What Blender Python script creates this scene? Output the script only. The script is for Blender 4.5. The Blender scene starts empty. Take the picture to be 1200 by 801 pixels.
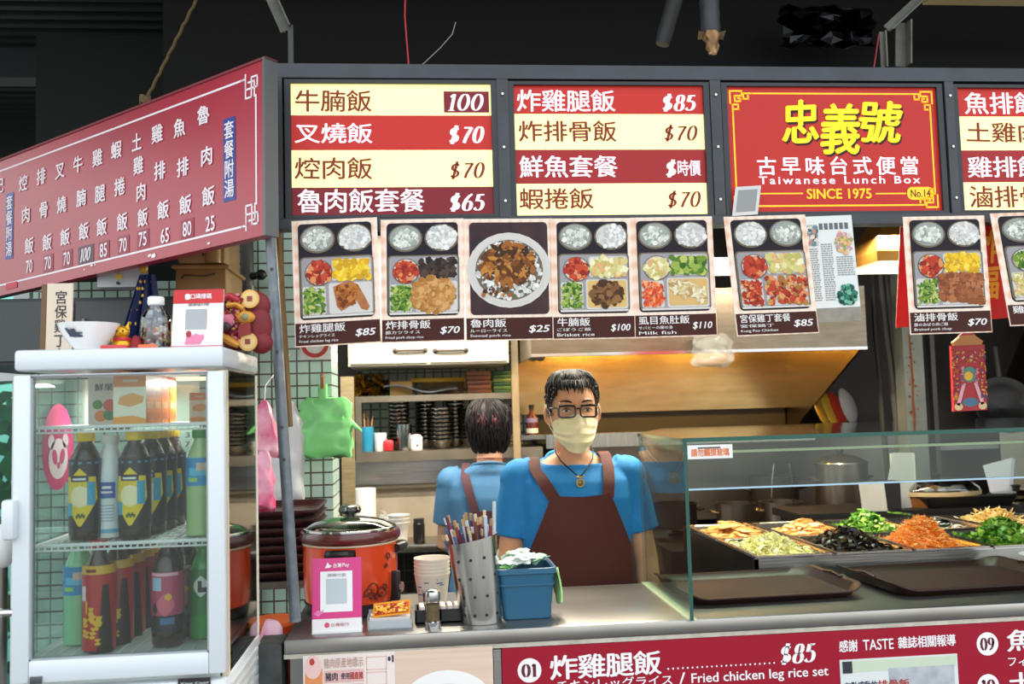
import bpy, math, random
from mathutils import Vector, Matrix
random.seed(7)
SC = bpy.context.scene
COL = SC.collection
R = math.radians

# ------------------------------------------------------------------ camera, sky, exposure
CAM = Vector((0.0, -2.2, 1.57))
FPX = 1100.0
YAW, PITCH, ROLL = R(5.5), R(3.95), R(1.6)
FWD = Vector((math.sin(YAW) * math.cos(PITCH), math.cos(YAW) * math.cos(PITCH), math.sin(PITCH)))
_r0 = Vector((math.cos(YAW), -math.sin(YAW), 0)); _u0 = _r0.cross(FWD)
RGT = _r0 * math.cos(ROLL) - _u0 * math.sin(ROLL)
UPV = _u0 * math.cos(ROLL) + _r0 * math.sin(ROLL)
cam_data = bpy.data.cameras.new('camera'); cam = bpy.data.objects.new('camera', cam_data); COL.objects.link(cam)
cam_data.sensor_fit = 'HORIZONTAL'; cam_data.sensor_width = 36.0; cam_data.lens = FPX / 1200 * 36
cam_data.clip_start = 0.05
cam.matrix_world = Matrix(((RGT.x, UPV.x, -FWD.x, CAM.x), (RGT.y, UPV.y, -FWD.y, CAM.y), (RGT.z, UPV.z, -FWD.z, CAM.z), (0, 0, 0, 1)))
cam_data.dof.use_dof = True; cam_data.dof.focus_distance = 2.5; cam_data.dof.aperture_fstop = 4.0
SC.camera = cam
vs = SC.view_settings
SC.display_settings.display_device = 'sRGB'
vs.view_transform = 'Standard'; vs.look = 'None'; vs.gamma = 1.0; vs.use_curve_mapping = False
vs.exposure = 0.08
SC.cycles.transparent_max_bounces = 24
SC.cycles.sample_clamp_indirect = 6.0
SC.cycles.use_denoising = True
try:
    SC.cycles.denoiser = 'OPENIMAGEDENOISE'
except Exception:
    pass

world = bpy.data.worlds.new('sky'); SC.world = world; world.use_nodes = True
wn = world.node_tree.nodes; wl = world.node_tree.links
bg = wn['Background']
tc = wn.new('ShaderNodeTexCoord'); sx = wn.new('ShaderNodeSeparateXYZ'); rp = wn.new('ShaderNodeValToRGB')
mp = wn.new('ShaderNodeMapRange'); mp.inputs[1].default_value = -0.6; mp.inputs[2].default_value = 0.8
wl.new(tc.outputs['Generated'], sx.inputs[0]); wl.new(sx.outputs['Z'], mp.inputs[0]); wl.new(mp.outputs[0], rp.inputs[0]); wl.new(rp.outputs[0], bg.inputs[0])
e = rp.color_ramp.elements
e[0].position = 0.0; e[0].color = (0.22, 0.22, 0.21, 1)
e[1].position = 1.0; e[1].color = (0.85, 0.97, 1.1, 1)
q = e.new(0.40); q.color = (0.42, 0.43, 0.42, 1)
q = e.new(0.50); q.color = (1.0, 1.02, 1.0, 1)
bg.inputs[1].default_value = 1.95

def area_light(name, loc, target, size, size_y, power, color):
    d = bpy.data.lights.new(name, 'AREA'); d.shape = 'RECTANGLE'; d.size = size; d.size_y = size_y; d.energy = power; d.color = color
    o = bpy.data.objects.new(name, d); COL.objects.link(o); o.location = loc
    o.rotation_euler = (Vector(target) - Vector(loc)).to_track_quat('-Z', 'Y').to_euler()
    return o
# the stall's own lamps: a warm lamp under the extractor hood, tubes above the serving counter
area_light('hood_lamp_light', (0.95, 1.80, 1.98), (0.95, 2.42, 1.55), 0.5, 0.10, 11, (1.0, 0.62, 0.14))
area_light('hood_lamp_light', (1.55, 1.80, 1.98), (1.6, 2.42, 1.55), 0.4, 0.10, 7, (1.0, 0.62, 0.14))
area_light('tube_lamp_light', (1.0, 0.95, 2.14), (1.0, 0.9, 0.9), 1.6, 0.06, 56, (1.0, 0.90, 0.72))
area_light('tube_lamp_light', (0.0, 1.45, 2.22), (0.0, 1.9, 1.0), 0.9, 0.06, 30, (1.0, 0.93, 0.82))

area_light('cooler_lamp_light', (-.575, -.06, 1.645), (-.575, -.14, 1.0), .28, .05, 2.2, (.95, 1.0, .97))

# ------------------------------------------------------------------ helpers: pixels -> places
def ray(px, py):
    return FWD + RGT * ((px - 600) / FPX) + UPV * ((400.5 - py) / FPX)
def at(px, py, Y):
    d = ray(px, py); return CAM + d * ((Y - CAM.y) / d.y)
def atz(px, py, z):
    d = ray(px, py); return CAM + d * ((z - CAM.z) / d.z)

# ------------------------------------------------------------------ helpers: materials
def lin(h):
    h = h.lstrip('#'); c = [int(h[i:i + 2], 16) / 255 for i in (0, 2, 4)]
    return tuple(x / 12.92 if x <= 0.04045 else ((x + 0.055) / 1.055) ** 2.4 for x in c) + (1.0,)
MATS = {}
def mat(hexc, rough=0.5, metal=0.0, hex2=None, scale=20.0, bump=0.0, emit=0.0, stretch=None, trans=0.0, detail=4.0, contrast=0.25, spec=0.5, bscale=None, coat=0.0):
    key = (hexc, rough, metal, hex2, scale, bump, emit, stretch, trans, detail, contrast, spec, bscale, coat)
    if key in MATS: return MATS[key]
    m = bpy.data.materials.new('surface_' + hexc.lstrip('#')); m.use_nodes = True
    nt = m.node_tree; b = nt.nodes['Principled BSDF']
    b.inputs['Base Color'].default_value = lin(hexc); b.inputs['Roughness'].default_value = rough; b.inputs['Metallic'].default_value = metal
    b.inputs['Specular IOR Level'].default_value = spec
    b.inputs['Transmission Weight'].default_value = trans
    b.inputs['Coat Weight'].default_value = coat
    src = None
    if hex2 or bump:
        t = nt.nodes.new('ShaderNodeTexCoord'); mpn = nt.nodes.new('ShaderNodeMapping'); nz = nt.nodes.new('ShaderNodeTexNoise')
        nz.inputs['Scale'].default_value = scale; nz.inputs['Detail'].default_value = detail
        if stretch: mpn.inputs['Scale'].default_value = stretch
        nt.links.new(t.outputs['Object'], mpn.inputs[0]); nt.links.new(mpn.outputs[0], nz.inputs['Vector'])
        if hex2:
            r = nt.nodes.new('ShaderNodeValToRGB'); el = r.color_ramp.elements
            el[0].position = 0.5 - contrast; el[0].color = lin(hexc); el[1].position = 0.5 + contrast; el[1].color = lin(hex2)
            nt.links.new(nz.outputs['Fac'], r.inputs[0]); nt.links.new(r.outputs[0], b.inputs['Base Color']); src = r.outputs[0]
        if bump:
            bp = nt.nodes.new('ShaderNodeBump'); bp.inputs['Strength'].default_value = min(1.0, bump); bp.inputs['Distance'].default_value = 0.004
            bsrc = nz
            if bscale:
                bsrc = nt.nodes.new('ShaderNodeTexNoise'); bsrc.inputs['Scale'].default_value = bscale; nt.links.new(mpn.outputs[0], bsrc.inputs['Vector'])
            nt.links.new(bsrc.outputs['Fac'], bp.inputs['Height']); nt.links.new(bp.outputs[0], b.inputs['Normal'])
    if emit:
        if src: nt.links.new(src, b.inputs['Emission Color'])
        else: b.inputs['Emission Color'].default_value = lin(hexc)
        b.inputs['Emission Strength'].default_value = emit
    MATS[key] = m
    return m
def lamp_mat(hexc, strength):       # a backlit film: gives off light, has a dull glossy face
    return mat(hexc, 0.35, 0, emit=strength, spec=0.3)
def glass_mat(hexc='f2fbf8', refl=1.0, rough=0.02, dirt=0.0):
    key = ('glass', hexc, refl, rough, dirt)
    if key in MATS: return MATS[key]
    m = bpy.data.materials.new('clear_pane'); m.use_nodes = True; nt = m.node_tree; nt.nodes.clear()
    o = nt.nodes.new('ShaderNodeOutputMaterial'); mx = nt.nodes.new('ShaderNodeMixShader'); t = nt.nodes.new('ShaderNodeBsdfTransparent')
    g = nt.nodes.new('ShaderNodeBsdfGlossy'); fr = nt.nodes.new('ShaderNodeFresnel'); ml = nt.nodes.new('ShaderNodeMath'); ml.operation = 'MULTIPLY_ADD'
    fr.inputs[0].default_value = 1.45; ml.inputs[1].default_value = refl; ml.inputs[2].default_value = dirt; ml.use_clamp = True
    t.inputs[0].default_value = lin(hexc); g.inputs['Roughness'].default_value = rough; g.inputs[0].default_value = (0.95, 0.98, 0.97, 1)
    nt.links.new(fr.outputs[0], ml.inputs[0]); nt.links.new(ml.outputs[0], mx.inputs[0]); nt.links.new(t.outputs[0], mx.inputs[1]); nt.links.new(g.outputs[0], mx.inputs[2]); nt.links.new(mx.outputs[0], o.inputs[0])
    MATS[key] = m
    return m
def film_mat(hexc, amount=0.5, rough=0.3):   # thin see-through plastic: bags, bottles, wrap
    key = ('film', hexc, amount, rough)
    if key in MATS: return MATS[key]
    m = bpy.data.materials.new('thin_plastic'); m.use_nodes = True; nt = m.node_tree; b = nt.nodes['Principled BSDF']; o = nt.nodes['Material Output']
    b.inputs['Base Color'].default_value = lin(hexc); b.inputs['Roughness'].default_value = rough
    t = nt.nodes.new('ShaderNodeBsdfTransparent'); mx = nt.nodes.new('ShaderNodeMixShader'); mx.inputs[0].default_value = amount
    t.inputs[0].default_value = tuple(0.5 + 0.5 * c for c in lin(hexc)[:3]) + (1,)
    nt.links.new(t.outputs[0], mx.inputs[1]); nt.links.new(b.outputs[0], mx.inputs[2]); nt.links.new(mx.outputs[0], o.inputs[0])
    MATS[key] = m
    return m
def grid_mat(h1, h2, hline, sx_, sz_, gap=0.07, rough=0.25, axes='XZ'):   # square wall tiles with grout
    m = bpy.data.materials.new('square_tiles'); m.use_nodes = True; nt = m.node_tree; b = nt.nodes['Principled BSDF']
    t = nt.nodes.new('ShaderNodeTexCoord'); sp = nt.nodes.new('ShaderNodeSeparateXYZ'); cb = nt.nodes.new('ShaderNodeCombineXYZ')
    nt.links.new(t.outputs['Object'], sp.inputs[0])
    ad = nt.nodes.new('ShaderNodeMath'); ad.operation = 'ADD'
    nt.links.new(sp.outputs['X'], ad.inputs[0]); nt.links.new(sp.outputs['Y'], ad.inputs[1])
    nt.links.new(ad.outputs[0], cb.inputs[0]); nt.links.new(sp.outputs['Z'], cb.inputs[1])
    br = nt.nodes.new('ShaderNodeTexBrick'); br.offset = 0.0; br.squash = 1.0
    br.inputs['Color1'].default_value = lin(h1); br.inputs['Color2'].default_value = lin(h2); br.inputs['Mortar'].default_value = lin(hline)
    br.inputs['Scale'].default_value = 1.0; br.inputs['Mortar Size'].default_value = gap * sx_; br.inputs['Brick Width'].default_value = sx_; br.inputs['Row Height'].default_value = sz_
    br.inputs['Mortar Smooth'].default_value = 0.1
    nt.links.new(cb.outputs[0], br.inputs[0]); nt.links.new(br.outputs[0], b.inputs['Base Color']); b.inputs['Roughness'].default_value = rough
    return m
STEEL = mat('b9b8b4', 0.28, 1.0, 'a09f9b', 6, 0.12, stretch=(1, 1, 40))
STEEL_H = mat('b5b0a8', 0.25, 1.0, '9a958c', 5, 0.10, stretch=(40, 1, 1.5))
STEELD = mat('8a8780', 0.35, 1.0, '6e6a64', 9, 0.15)
STEELB = mat('cfcfcf', 0.15, 1.0)
WHITE = mat('eeeeec', 0.45)
BLACK = mat('141414', 0.4)
CHROME = mat('d8d8d8', 0.1, 1.0)

# ------------------------------------------------------------------ helpers: mesh building
_GC = {}
def glyphs(s, bold=0.0, space=1.0):
    k = (s, bold, space)
    if k not in _GC:
        cu = bpy.data.curves.new('lettering', 'FONT'); cu.body = s; cu.resolution_u = 3; cu.space_character = space
        ob = bpy.data.objects.new('lettering', cu)
        me = ob.to_mesh()
        v = [(p.co.x, p.co.y, 0) for p in me.vertices]; f = [tuple(p.vertices) for p in me.polygons]
        ob.to_mesh_clear(); bpy.data.objects.remove(ob); bpy.data.curves.remove(cu)
        if bold:        # a heavier weight: the same outline struck again a hair to each side
            V, F = [], []
            for dx, dy in ((-1, 0), (1, 0), (0, -.6), (0, .6), (0, 0)):
                F += [tuple(i + len(V) for i in q) for q in f]; li = len(V) // len(v); V += [(x + dx * bold, y + dy * bold, li) for x, y, _ in v]
            v, f = V, F
        _GC[k] = (v, f)
    return _GC[k]

class Sheet:
    """A flat surface: origin O, unit axes u (along) and v (up), n out of its face."""
    def __init__(s, O, u, v, W=1.0, H=1.0):
        s.O = Vector(O); s.u = Vector(u).normalized(); s.v = Vector(v).normalized(); s.n = s.u.cross(s.v).normalized(); s.W = W; s.H = H
    def P(s, a, b, h=0.0): return s.O + s.u * a + s.v * b + s.n * h
    def px(s, x, y):
        d = ray(x, y); t = (s.O - CAM).dot(s.n) / d.dot(s.n); p = CAM + d * t - s.O
        uv = s.u.dot(s.v); pu = p.dot(s.u); pv = p.dot(s.v); k = 1 - uv * uv
        return ((pu - uv * pv) / k, (pv - uv * pu) / k)
def sheet_px(bl, br, tl, Y):
    a, b, c = at(*bl, Y), at(*br, Y), at(*tl, Y)
    return Sheet(a, b - a, c - a, (b - a).length, (c - a).length)

class MB:
    def __init__(s): s.v = []; s.f = []; s.m = []; s.mats = []
    def mi(s, m):
        if m not in s.mats: s.mats.append(m)
        return s.mats.index(m)
    def add(s, V, F, m):
        o = len(s.v); k = s.mi(m)
        s.v += [Vector(p) for p in V]
        for f in F: s.f.append(tuple(i + o for i in f)); s.m.append(k)
        return s
    # solids
    def box(s, c, d, m, rz=0.0, M=None, bev=0.0):
        x, y, z = d[0] / 2, d[1] / 2, d[2] / 2
        if bev > 0:
            bev = min(bev, x * .95, y * .95, z * .95); V = []; 
            def ring(zz, ins):
                X, Y = x - ins, y - ins; b_ = max(bev - ins, 1e-4); o = []
                for (sx_, sy_, a0) in ((1, 1, 0), (-1, 1, 90), (-1, -1, 180), (1, -1, 270)):
                    for q_ in (0, 45, 90):
                        a = R(a0 + q_); o.append((sx_ * (X - b_) + b_ * math.cos(a), sy_ * (Y - b_) + b_ * math.sin(a), zz))
                return o
            k = bev * 0.3
            rings = [ring(-z, bev), ring(-z + k, k), ring(-z + bev, 0), ring(z - bev, 0), ring(z - k, k), ring(z, bev)]
            n = 12; F = []
            for r_ in rings: V += r_
            for i in range(5):
                for j in range(n): F.append((i * n + j, i * n + (j + 1) % n, (i + 1) * n + (j + 1) % n, (i + 1) * n + j))
            F.append(tuple(range(n - 1, -1, -1))); F.append(tuple(range(5 * n, 6 * n)))
        else:
            V = [(sx_ * x, sy_ * y, sz_ * z) for sz_ in (-1, 1) for sx_, sy_ in ((-1, -1), (1, -1), (1, 1), (-1, 1))]
            F = [(3, 2, 1, 0), (4, 5, 6, 7), (0, 1, 5, 4), (1, 2, 6, 5), (2, 3, 7, 6), (3, 0, 4, 7)]
        if M is None: M = Matrix.Rotation(rz, 3, 'Z')
        return s.add([M @ Vector(p) + Vector(c) for p in V], F, m)
    def b2(s, lo, hi, m, bev=0.0):
        return s.box([(a + b) / 2 for a, b in zip(lo, hi)], [abs(b - a) for a, b in zip(lo, hi)], m, bev=bev)
    def tube(s, pts, r, m, n=8, cap=True, closed=False):
        pts = [Vector(p) for p in pts]; N = len(pts); rs = r if isinstance(r, (list, tuple)) else [r] * N
        V = []; F = []; ref = None
        for i, p in enumerate(pts):
            if closed: t = pts[(i + 1) % N] - pts[i - 1]
            else: t = pts[min(i + 1, N - 1)] - pts[max(i - 1, 0)]
            if t.length < 1e-9: t = Vector((0, 0, 1))
            t.normalize()
            if ref is None:
                ref = Vector((0, 0, 1)) if abs(t.z) < 0.9 else Vector((1, 0, 0))
            a = (ref - t * ref.dot(t)).normalized(); b = t.cross(a); ref = a
            for j in range(n):
                an = 2 * math.pi * j / n; V.append(p + (a * math.cos(an) + b * math.sin(an)) * rs[i])
        for i in range(N if closed else N - 1):
            k = (i + 1) % N
            for j in range(n): F.append((i * n + j, i * n + (j + 1) % n, k * n + (j + 1) % n, k * n + j))
        if cap and not closed: F.append(tuple(range(n - 1, -1, -1))); F.append(tuple(range((N - 1) * n, N * n)))
        return s.add(V, F, m)
    def cyl(s, p0, p1, r0, m, r1=None, n=16): return s.tube([p0, p1], [r0, r0 if r1 is None else r1], m, n)
    def lathe(s, prof, c, m, n=24, M=None, sx_=1.0, sy_=1.0, a0=0.0, a1=360.0):
        V = []; F = []; full = abs(a1 - a0) >= 359.9; k = n if full else n + 1
        for (r_, z) in prof:
            for j in range(k):
                a = R(a0 + (a1 - a0) * j / n); V.append(Vector((r_ * math.cos(a) * sx_, r_ * math.sin(a) * sy_, z)))
        for i in range(len(prof) - 1):
            for j in range(n):
                j2 = (j + 1) % k; F.append((i * k + j, i * k + j2, (i + 1) * k + j2, (i + 1) * k + j))
        if full:
            if prof[0][0] > 1e-4: F.append(tuple(range(k - 1, -1, -1)))
            if prof[-1][0] > 1e-4: F.append(tuple(range((len(prof) - 1) * k, len(prof) * k)))
        if M is not None: V = [M @ p for p in V]
        return s.add([p + Vector(c) for p in V], F, m)
    def ball(s, c, r, m, n=12, k=8, M=None):
        r = r if isinstance(r, (list, tuple)) else (r, r, r); V = [Vector((0, 0, -r[2]))]; F = []
        for i in range(1, k):
            t = math.pi * i / k
            for j in range(n):
                a = 2 * math.pi * j / n; V.append(Vector((r[0] * math.sin(t) * math.cos(a), r[1] * math.sin(t) * math.sin(a), -r[2] * math.cos(t))))
        V.append(Vector((0, 0, r[2]))); L = len(V) - 1
        for j in range(n):
            F.append((0, 1 + (j + 1) % n, 1 + j)); F.append((L, L - n + j, L - n + (j + 1) % n))
            for i in range(k - 2): F.append((1 + i * n + j, 1 + i * n + (j + 1) % n, 1 + (i + 1) * n + (j + 1) % n, 1 + (i + 1) * n + j))
        if M is not None: V = [M @ p for p in V]
        return s.add([p + Vector(c) for p in V], F, m)
    def loft(s, rings, m, cap=True, closed=True):
        n = len(rings[0]); V = [p for r_ in rings for p in r_]; F = []
        for i in range(len(rings) - 1):
            for j in range(n if closed else n - 1): F.append((i * n + j, i * n + (j + 1) % n, (i + 1) * n + (j + 1) % n, (i + 1) * n + j))
        if cap: F.append(tuple(range(n - 1, -1, -1))); F.append(tuple(range((len(rings) - 1) * n, len(rings) * n)))
        return s.add(V, F, m)
    def grid(s, rows, m, thick=None):
        """rows: list of lists of points; thick = vector or number giving it depth along its local normal"""
        nr, nc = len(rows), len(rows[0]); rows = [[Vector(p) for p in r_] for r_ in rows]
        F = [(i * nc + j, i * nc + j + 1, (i + 1) * nc + j + 1, (i + 1) * nc + j) for i in range(nr - 1) for j in range(nc - 1)]
        V = [p for r_ in rows for p in r_]
        if thick:
            B = []
            for i in range(nr):
                for j in range(nc):
                    du = rows[i][min(j + 1, nc - 1)] - rows[i][max(j - 1, 0)]; dv = rows[min(i + 1, nr - 1)][j] - rows[max(i - 1, 0)][j]
                    nn = du.cross(dv)
                    nn = nn.normalized() if nn.length > 1e-12 else Vector((0, -1, 0))
                    B.append(rows[i][j] - nn * thick)
            o = len(V); V += B; F2 = [tuple(reversed([q_ + o for q_ in f])) for f in F]
            ed = [(0 * nc + j, 0 * nc + j + 1) for j in range(nc - 1)] + [(i * nc + nc - 1, (i + 1) * nc + nc - 1) for i in range(nr - 1)]
            ed += [((nr - 1) * nc + j + 1, (nr - 1) * nc + j) for j in range(nc - 1)] + [((i + 1) * nc, i * nc) for i in range(nr - 1)]
            F = F + F2 + [(b, a, a + o, b + o) for a, b in ed]
        return s.add(V, F, m)
    def prism(s, S, pts, h0, h1, m):
        n = len(pts); V = [S.P(a, b, h0) for a, b in pts] + [S.P(a, b, h1) for a, b in pts]
        F = [tuple(range(n - 1, -1, -1)), tuple(range(n, 2 * n))] + [(i, (i + 1) % n, n + (i + 1) % n, n + i) for i in range(n)]
        return s.add(V, F, m)
    # flat print on a sheet
    def rect(s, S, a0, b0, a1, b1, h, m): return s.add([S.P(a0, b0, h), S.P(a1, b0, h), S.P(a1, b1, h), S.P(a0, b1, h)], [(0, 1, 2, 3)], m)
    def slab(s, S, a0, b0, a1, b1, h0, h1, m): return s.prism(S, [(a0, b0), (a1, b0), (a1, b1), (a0, b1)], h0, h1, m)
    def rpts(s, a0, b0, a1, b1, r, k=4):
        o = []
        for (ca, cb, d) in ((a1 - r, b1 - r, 0), (a0 + r, b1 - r, 90), (a0 + r, b0 + r, 180), (a1 - r, b0 + r, 270)):
            for i in range(k + 1): an = R(d + 90 * i / k); o.append((ca + r * math.cos(an), cb + r * math.sin(an)))
        return o
    def poly(s, S, pts, h, m): return s.add([S.P(a, b, h) for a, b in pts], [tuple(range(len(pts)))], m)
    def rrect(s, S, a0, b0, a1, b1, r, h, m): return s.poly(S, s.rpts(a0, b0, a1, b1, r), h, m)
    def ell(s, S, ca, cb, ra, rb, h, m, n=24, rot=0.0):
        c, w = math.cos(rot), math.sin(rot)
        return s.poly(S, [(ca + ra * math.cos(t) * c - rb * math.sin(t) * w, cb + ra * math.cos(t) * w + rb * math.sin(t) * c) for t in (2 * math.pi * i / n for i in range(n))], h, m)
    def line(s, S, pts, w, h, m, closed=False):
        n = len(pts)
        for i in range(n if closed else n - 1):
            a = Vector(pts[i]); b = Vector(pts[(i + 1) % n]); d = (b - a)
            if d.length < 1e-9: continue
            d.normalize(); p = Vector((-d.y, d.x)) * w / 2; a = a - d * w / 2; b = b + d * w / 2
            s.poly(S, [tuple(a - p), tuple(b - p), tuple(b + p), tuple(a + p)], h, m)
        return s
    def text(s, S, t, a0, b0, a1, b1, h, m, bold=0.0, shear=0.0, space=1.0, rot=0.0):
        V, F = glyphs(t, bold, space)
        if not V: return s
        Ls = [q_[2] for q_ in V]; V = [(x + y * shear, y) for x, y, _ in V]
        x0 = min(p[0] for p in V); x1 = max(p[0] for p in V); y0 = min(p[1] for p in V); y1 = max(p[1] for p in V)
        kx = (a1 - a0) / max(x1 - x0, 1e-6); ky = (b1 - b0) / max(y1 - y0, 1e-6)
        pts = [(a0 + (x - x0) * kx, b0 + (y - y0) * ky) for x, y in V]
        if rot:
            ca, cb = (a0 + a1) / 2, (b0 + b1) / 2; c, w = math.cos(rot), math.sin(rot)
            pts = [(ca + (x - ca) * c - (y - cb) * w, cb + (x - ca) * w + (y - cb) * c) for x, y in pts]
        return s.add([S.P(a, b, h + l_ * 8e-5) for (a, b), l_ in zip(pts, Ls)], F, m)
    def cjk(s, S, t, a0, b0, a1, b1, h, m, bold=0.012, fill=0.92, shear=0.0, wob=0.0):
        """one glyph per equal cell along the row"""
        w = (a1 - a0) / len(t)
        for i, ch in enumerate(t):
            V, F = glyphs(ch, bold)
            if not V: continue
            k = w * fill / 0.92; kh = (b1 - b0) / 0.92; rr = random.uniform(-wob, wob)
            ca, cb = a0 + w * (i + .5), (b0 + b1) / 2; c, q_ = math.cos(rr), math.sin(rr); pts = []
            xs = [p[0] for p in V]; xm = 0.5 if ord(ch) > 0x2000 else (min(xs) + max(xs)) / 2
            for x, y, l_ in V:
                x, y = (x - xm) * k, (y - 0.37) * kh; x += y * shear
                pts.append((ca + x * c - y * q_, cb + x * q_ + y * c, h + l_ * 8e-5))
            s.add([S.P(*q2) for q2 in pts], F, m)
        return s
    def vtext(s, S, t, ca, b0, b1, w, h, m, bold=0.012):
        hh = (b1 - b0) / len(t)
        for i, ch in enumerate(t): s.cjk(S, ch, ca - w / 2, b1 - hh * (i + 1) + hh * .04, ca + w / 2, b1 - hh * i - hh * .04, h, m, bold, 0.95)
        return s
    def price(s, S, t, a0, b0, a1, b1, h, m, wt=0.16, shear=0.22):
        """old-style italic numerals with thick uprights and thin turns, drawn with a broad pen"""
        adv = {'$': .78, '1': .5, ' ': .4}; tot = sum(adv.get(c, .72) for c in t); k = (b1 - b0); kx = (a1 - a0 - shear * k) / tot; x = a0
        for c in t:
            for path in PEN.get(c, []):
                P = [Vector((p[0], p[1])) for p in path]; L = []; Rr = []
                for i, p in enumerate(P):
                    d = P[min(i + 1, len(P) - 1)] - P[max(i - 1, 0)]
                    if d.length < 1e-9: d = Vector((0, 1))
                    d.normalize(); w = (0.045 + wt * abs(d.y) ** 1.6) / 2
                    nrm = Vector((-d.y, d.x)) * w; L.append(p + nrm); Rr.append(p - nrm)
                def tr(q_): return S.P(x + (q_.x) * kx + q_.y * k * shear, b0 + q_.y * k, h)
                V = [tr(q_) for q_ in L] + [tr(q_) for q_ in Rr]; n = len(P)
                s.add(V, [(i, i + 1, n + i + 1, n + i) for i in range(n - 1)], m)
            x += adv.get(c, .72) * kx
        return s
    def speck(s, S, a0, b0, a1, b1, h, mats, n, r0, r1, inside=None, shape=(1, 1), hh=0.0012):
        """an irregular printed picture of food: many small coloured patches, one over another"""
        n = int(n * 2.1); r0 *= .62; r1 *= .78
        for i in range(n):
            for _ in range(20):
                a, b = random.uniform(a0, a1), random.uniform(b0, b1)
                if inside is None or inside(a, b): break
            else: continue
            r_ = random.uniform(r0, r1); k = random.randint(5, 8); o = random.random() * 6.28; an = random.random() * 3.14
            pts = []
            for j in range(k):
                t = o + 2 * math.pi * j / k; q_ = r_ * random.uniform(.7, 1.15); x, y = q_ * math.cos(t) * shape[0], q_ * math.sin(t) * shape[1]
                pts.append((a + x * math.cos(an) - y * math.sin(an), b + x * math.sin(an) + y * math.cos(an)))
            s.poly(S, pts, h + hh * i / n, mats[random.randrange(len(mats))])
        return s
    def build(s, name, parent=None, smooth=True, angle=40, label=None):
        me = bpy.data.meshes.new(name)
        V = s.v
        if parent is not None:
            inv = wmat(parent).inverted(); V = [inv @ p for p in V]
        me.from_pydata([tuple(p) for p in V], [], s.f)
        for m in s.mats: me.materials.append(m)
        me.polygons.foreach_set('material_index', s.m)
        if smooth:
            me.polygons.foreach_set('use_smooth', [True] * len(s.f))
            try: me.set_sharp_from_angle(angle=R(angle))
            except Exception: pass
        me.update()
        o = bpy.data.objects.new(name, me); COL.objects.link(o)
        if parent is not None: o.parent = parent
        if label: o['label'] = label
        return o
def arc(cx, cy, rx, ry, d0, d1, n=14): return [(cx + rx * math.cos(R(d0 + (d1 - d0) * i / n)), cy + ry * math.sin(R(d0 + (d1 - d0) * i / n))) for i in range(n + 1)]
PEN = {
 '0': [arc(.33, .5, .24, .46, 0, 360, 28)],
 '1': [[(.25, .02), (.25, .96)], [(.08, .8), (.25, .96)], [(.08, .02), (.42, .02)]],
 '2': [arc(.3, .7, .22, .26, 160, -40, 14) + [(.1, .06)], [(.08, .04), (.56, .04)], [(.08, .09), (.55, .09)]],
 '5': [[(.52, .95), (.2, .95)], [(.5, .91), (.2, .91)], [(.18, .95), (.15, .55)], arc(.28, .32, .25, .28, 110, -150, 18)],
 '6': [arc(.33, .29, .22, .27, 0, 360, 22), [(.5, .97), (.32, .85), (.18, .65), (.11, .42), (.11, .29)]],
 '7': [[(.08, .93), (.58, .93)], [(.08, .88), (.57, .88)], [(.57, .93), (.42, .6), (.3, .3), (.26, .02)]],
 '8': [arc(.33, .73, .18, .23, 0, 360, 20), arc(.33, .26, .23, .25, 0, 360, 22)],
 '9': [arc(.33, .7, .22, .27, 0, 360, 22), [(.16, .02), (.34, .14), (.48, .34), (.55, .58), (.55, .7)]],
 '$': [arc(.33, .68, .2, .2, 30, 270, 14) + arc(.33, .28, .22, .2, 90, -150, 14), [(.3, -.04), (.36, 1.04)]],
}
def wmat(o):
    m = o.matrix_basis.copy()
    return wmat(o.parent) @ m if o.parent is not None else m
def tag(o, label=None, cat=None, group=None, kind=None):
    if label: o['label'] = label
    if cat: o['category'] = cat
    if group: o['group'] = group
    if kind: o['kind'] = kind
    return o
def thing(name, label, cat, loc=(0, 0, 0), group=None, rz=0.0):
    o = bpy.data.objects.new(name, None); COL.objects.link(o); o.empty_display_size = 0.05
    o.location = loc; o.rotation_euler = (0, 0, rz)
    return tag(o, label, cat, group)
def structure(mb, name, **k):
    o = mb.build(name, **k); o['kind'] = 'structure'; return o
def copy_thing(root, loc=None, rz=None, label=None):
    def rec(o, p):
        c = o.copy(); COL.objects.link(c); c.parent = p
        for ch in list(o.children): rec(ch, c)
        return c
    c = rec(root, None)
    if loc is not None: c.location = loc
    if rz is not None: c.rotation_euler = (0, 0, rz)
    if label: c['label'] = label
    return c
ORD = ['topmost', 'second', 'third', 'fourth', 'fifth', 'sixth', 'seventh', 'eighth', 'ninth', 'tenth', 'eleventh', 'twelfth', 'thirteenth', 'fourteenth']

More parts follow.
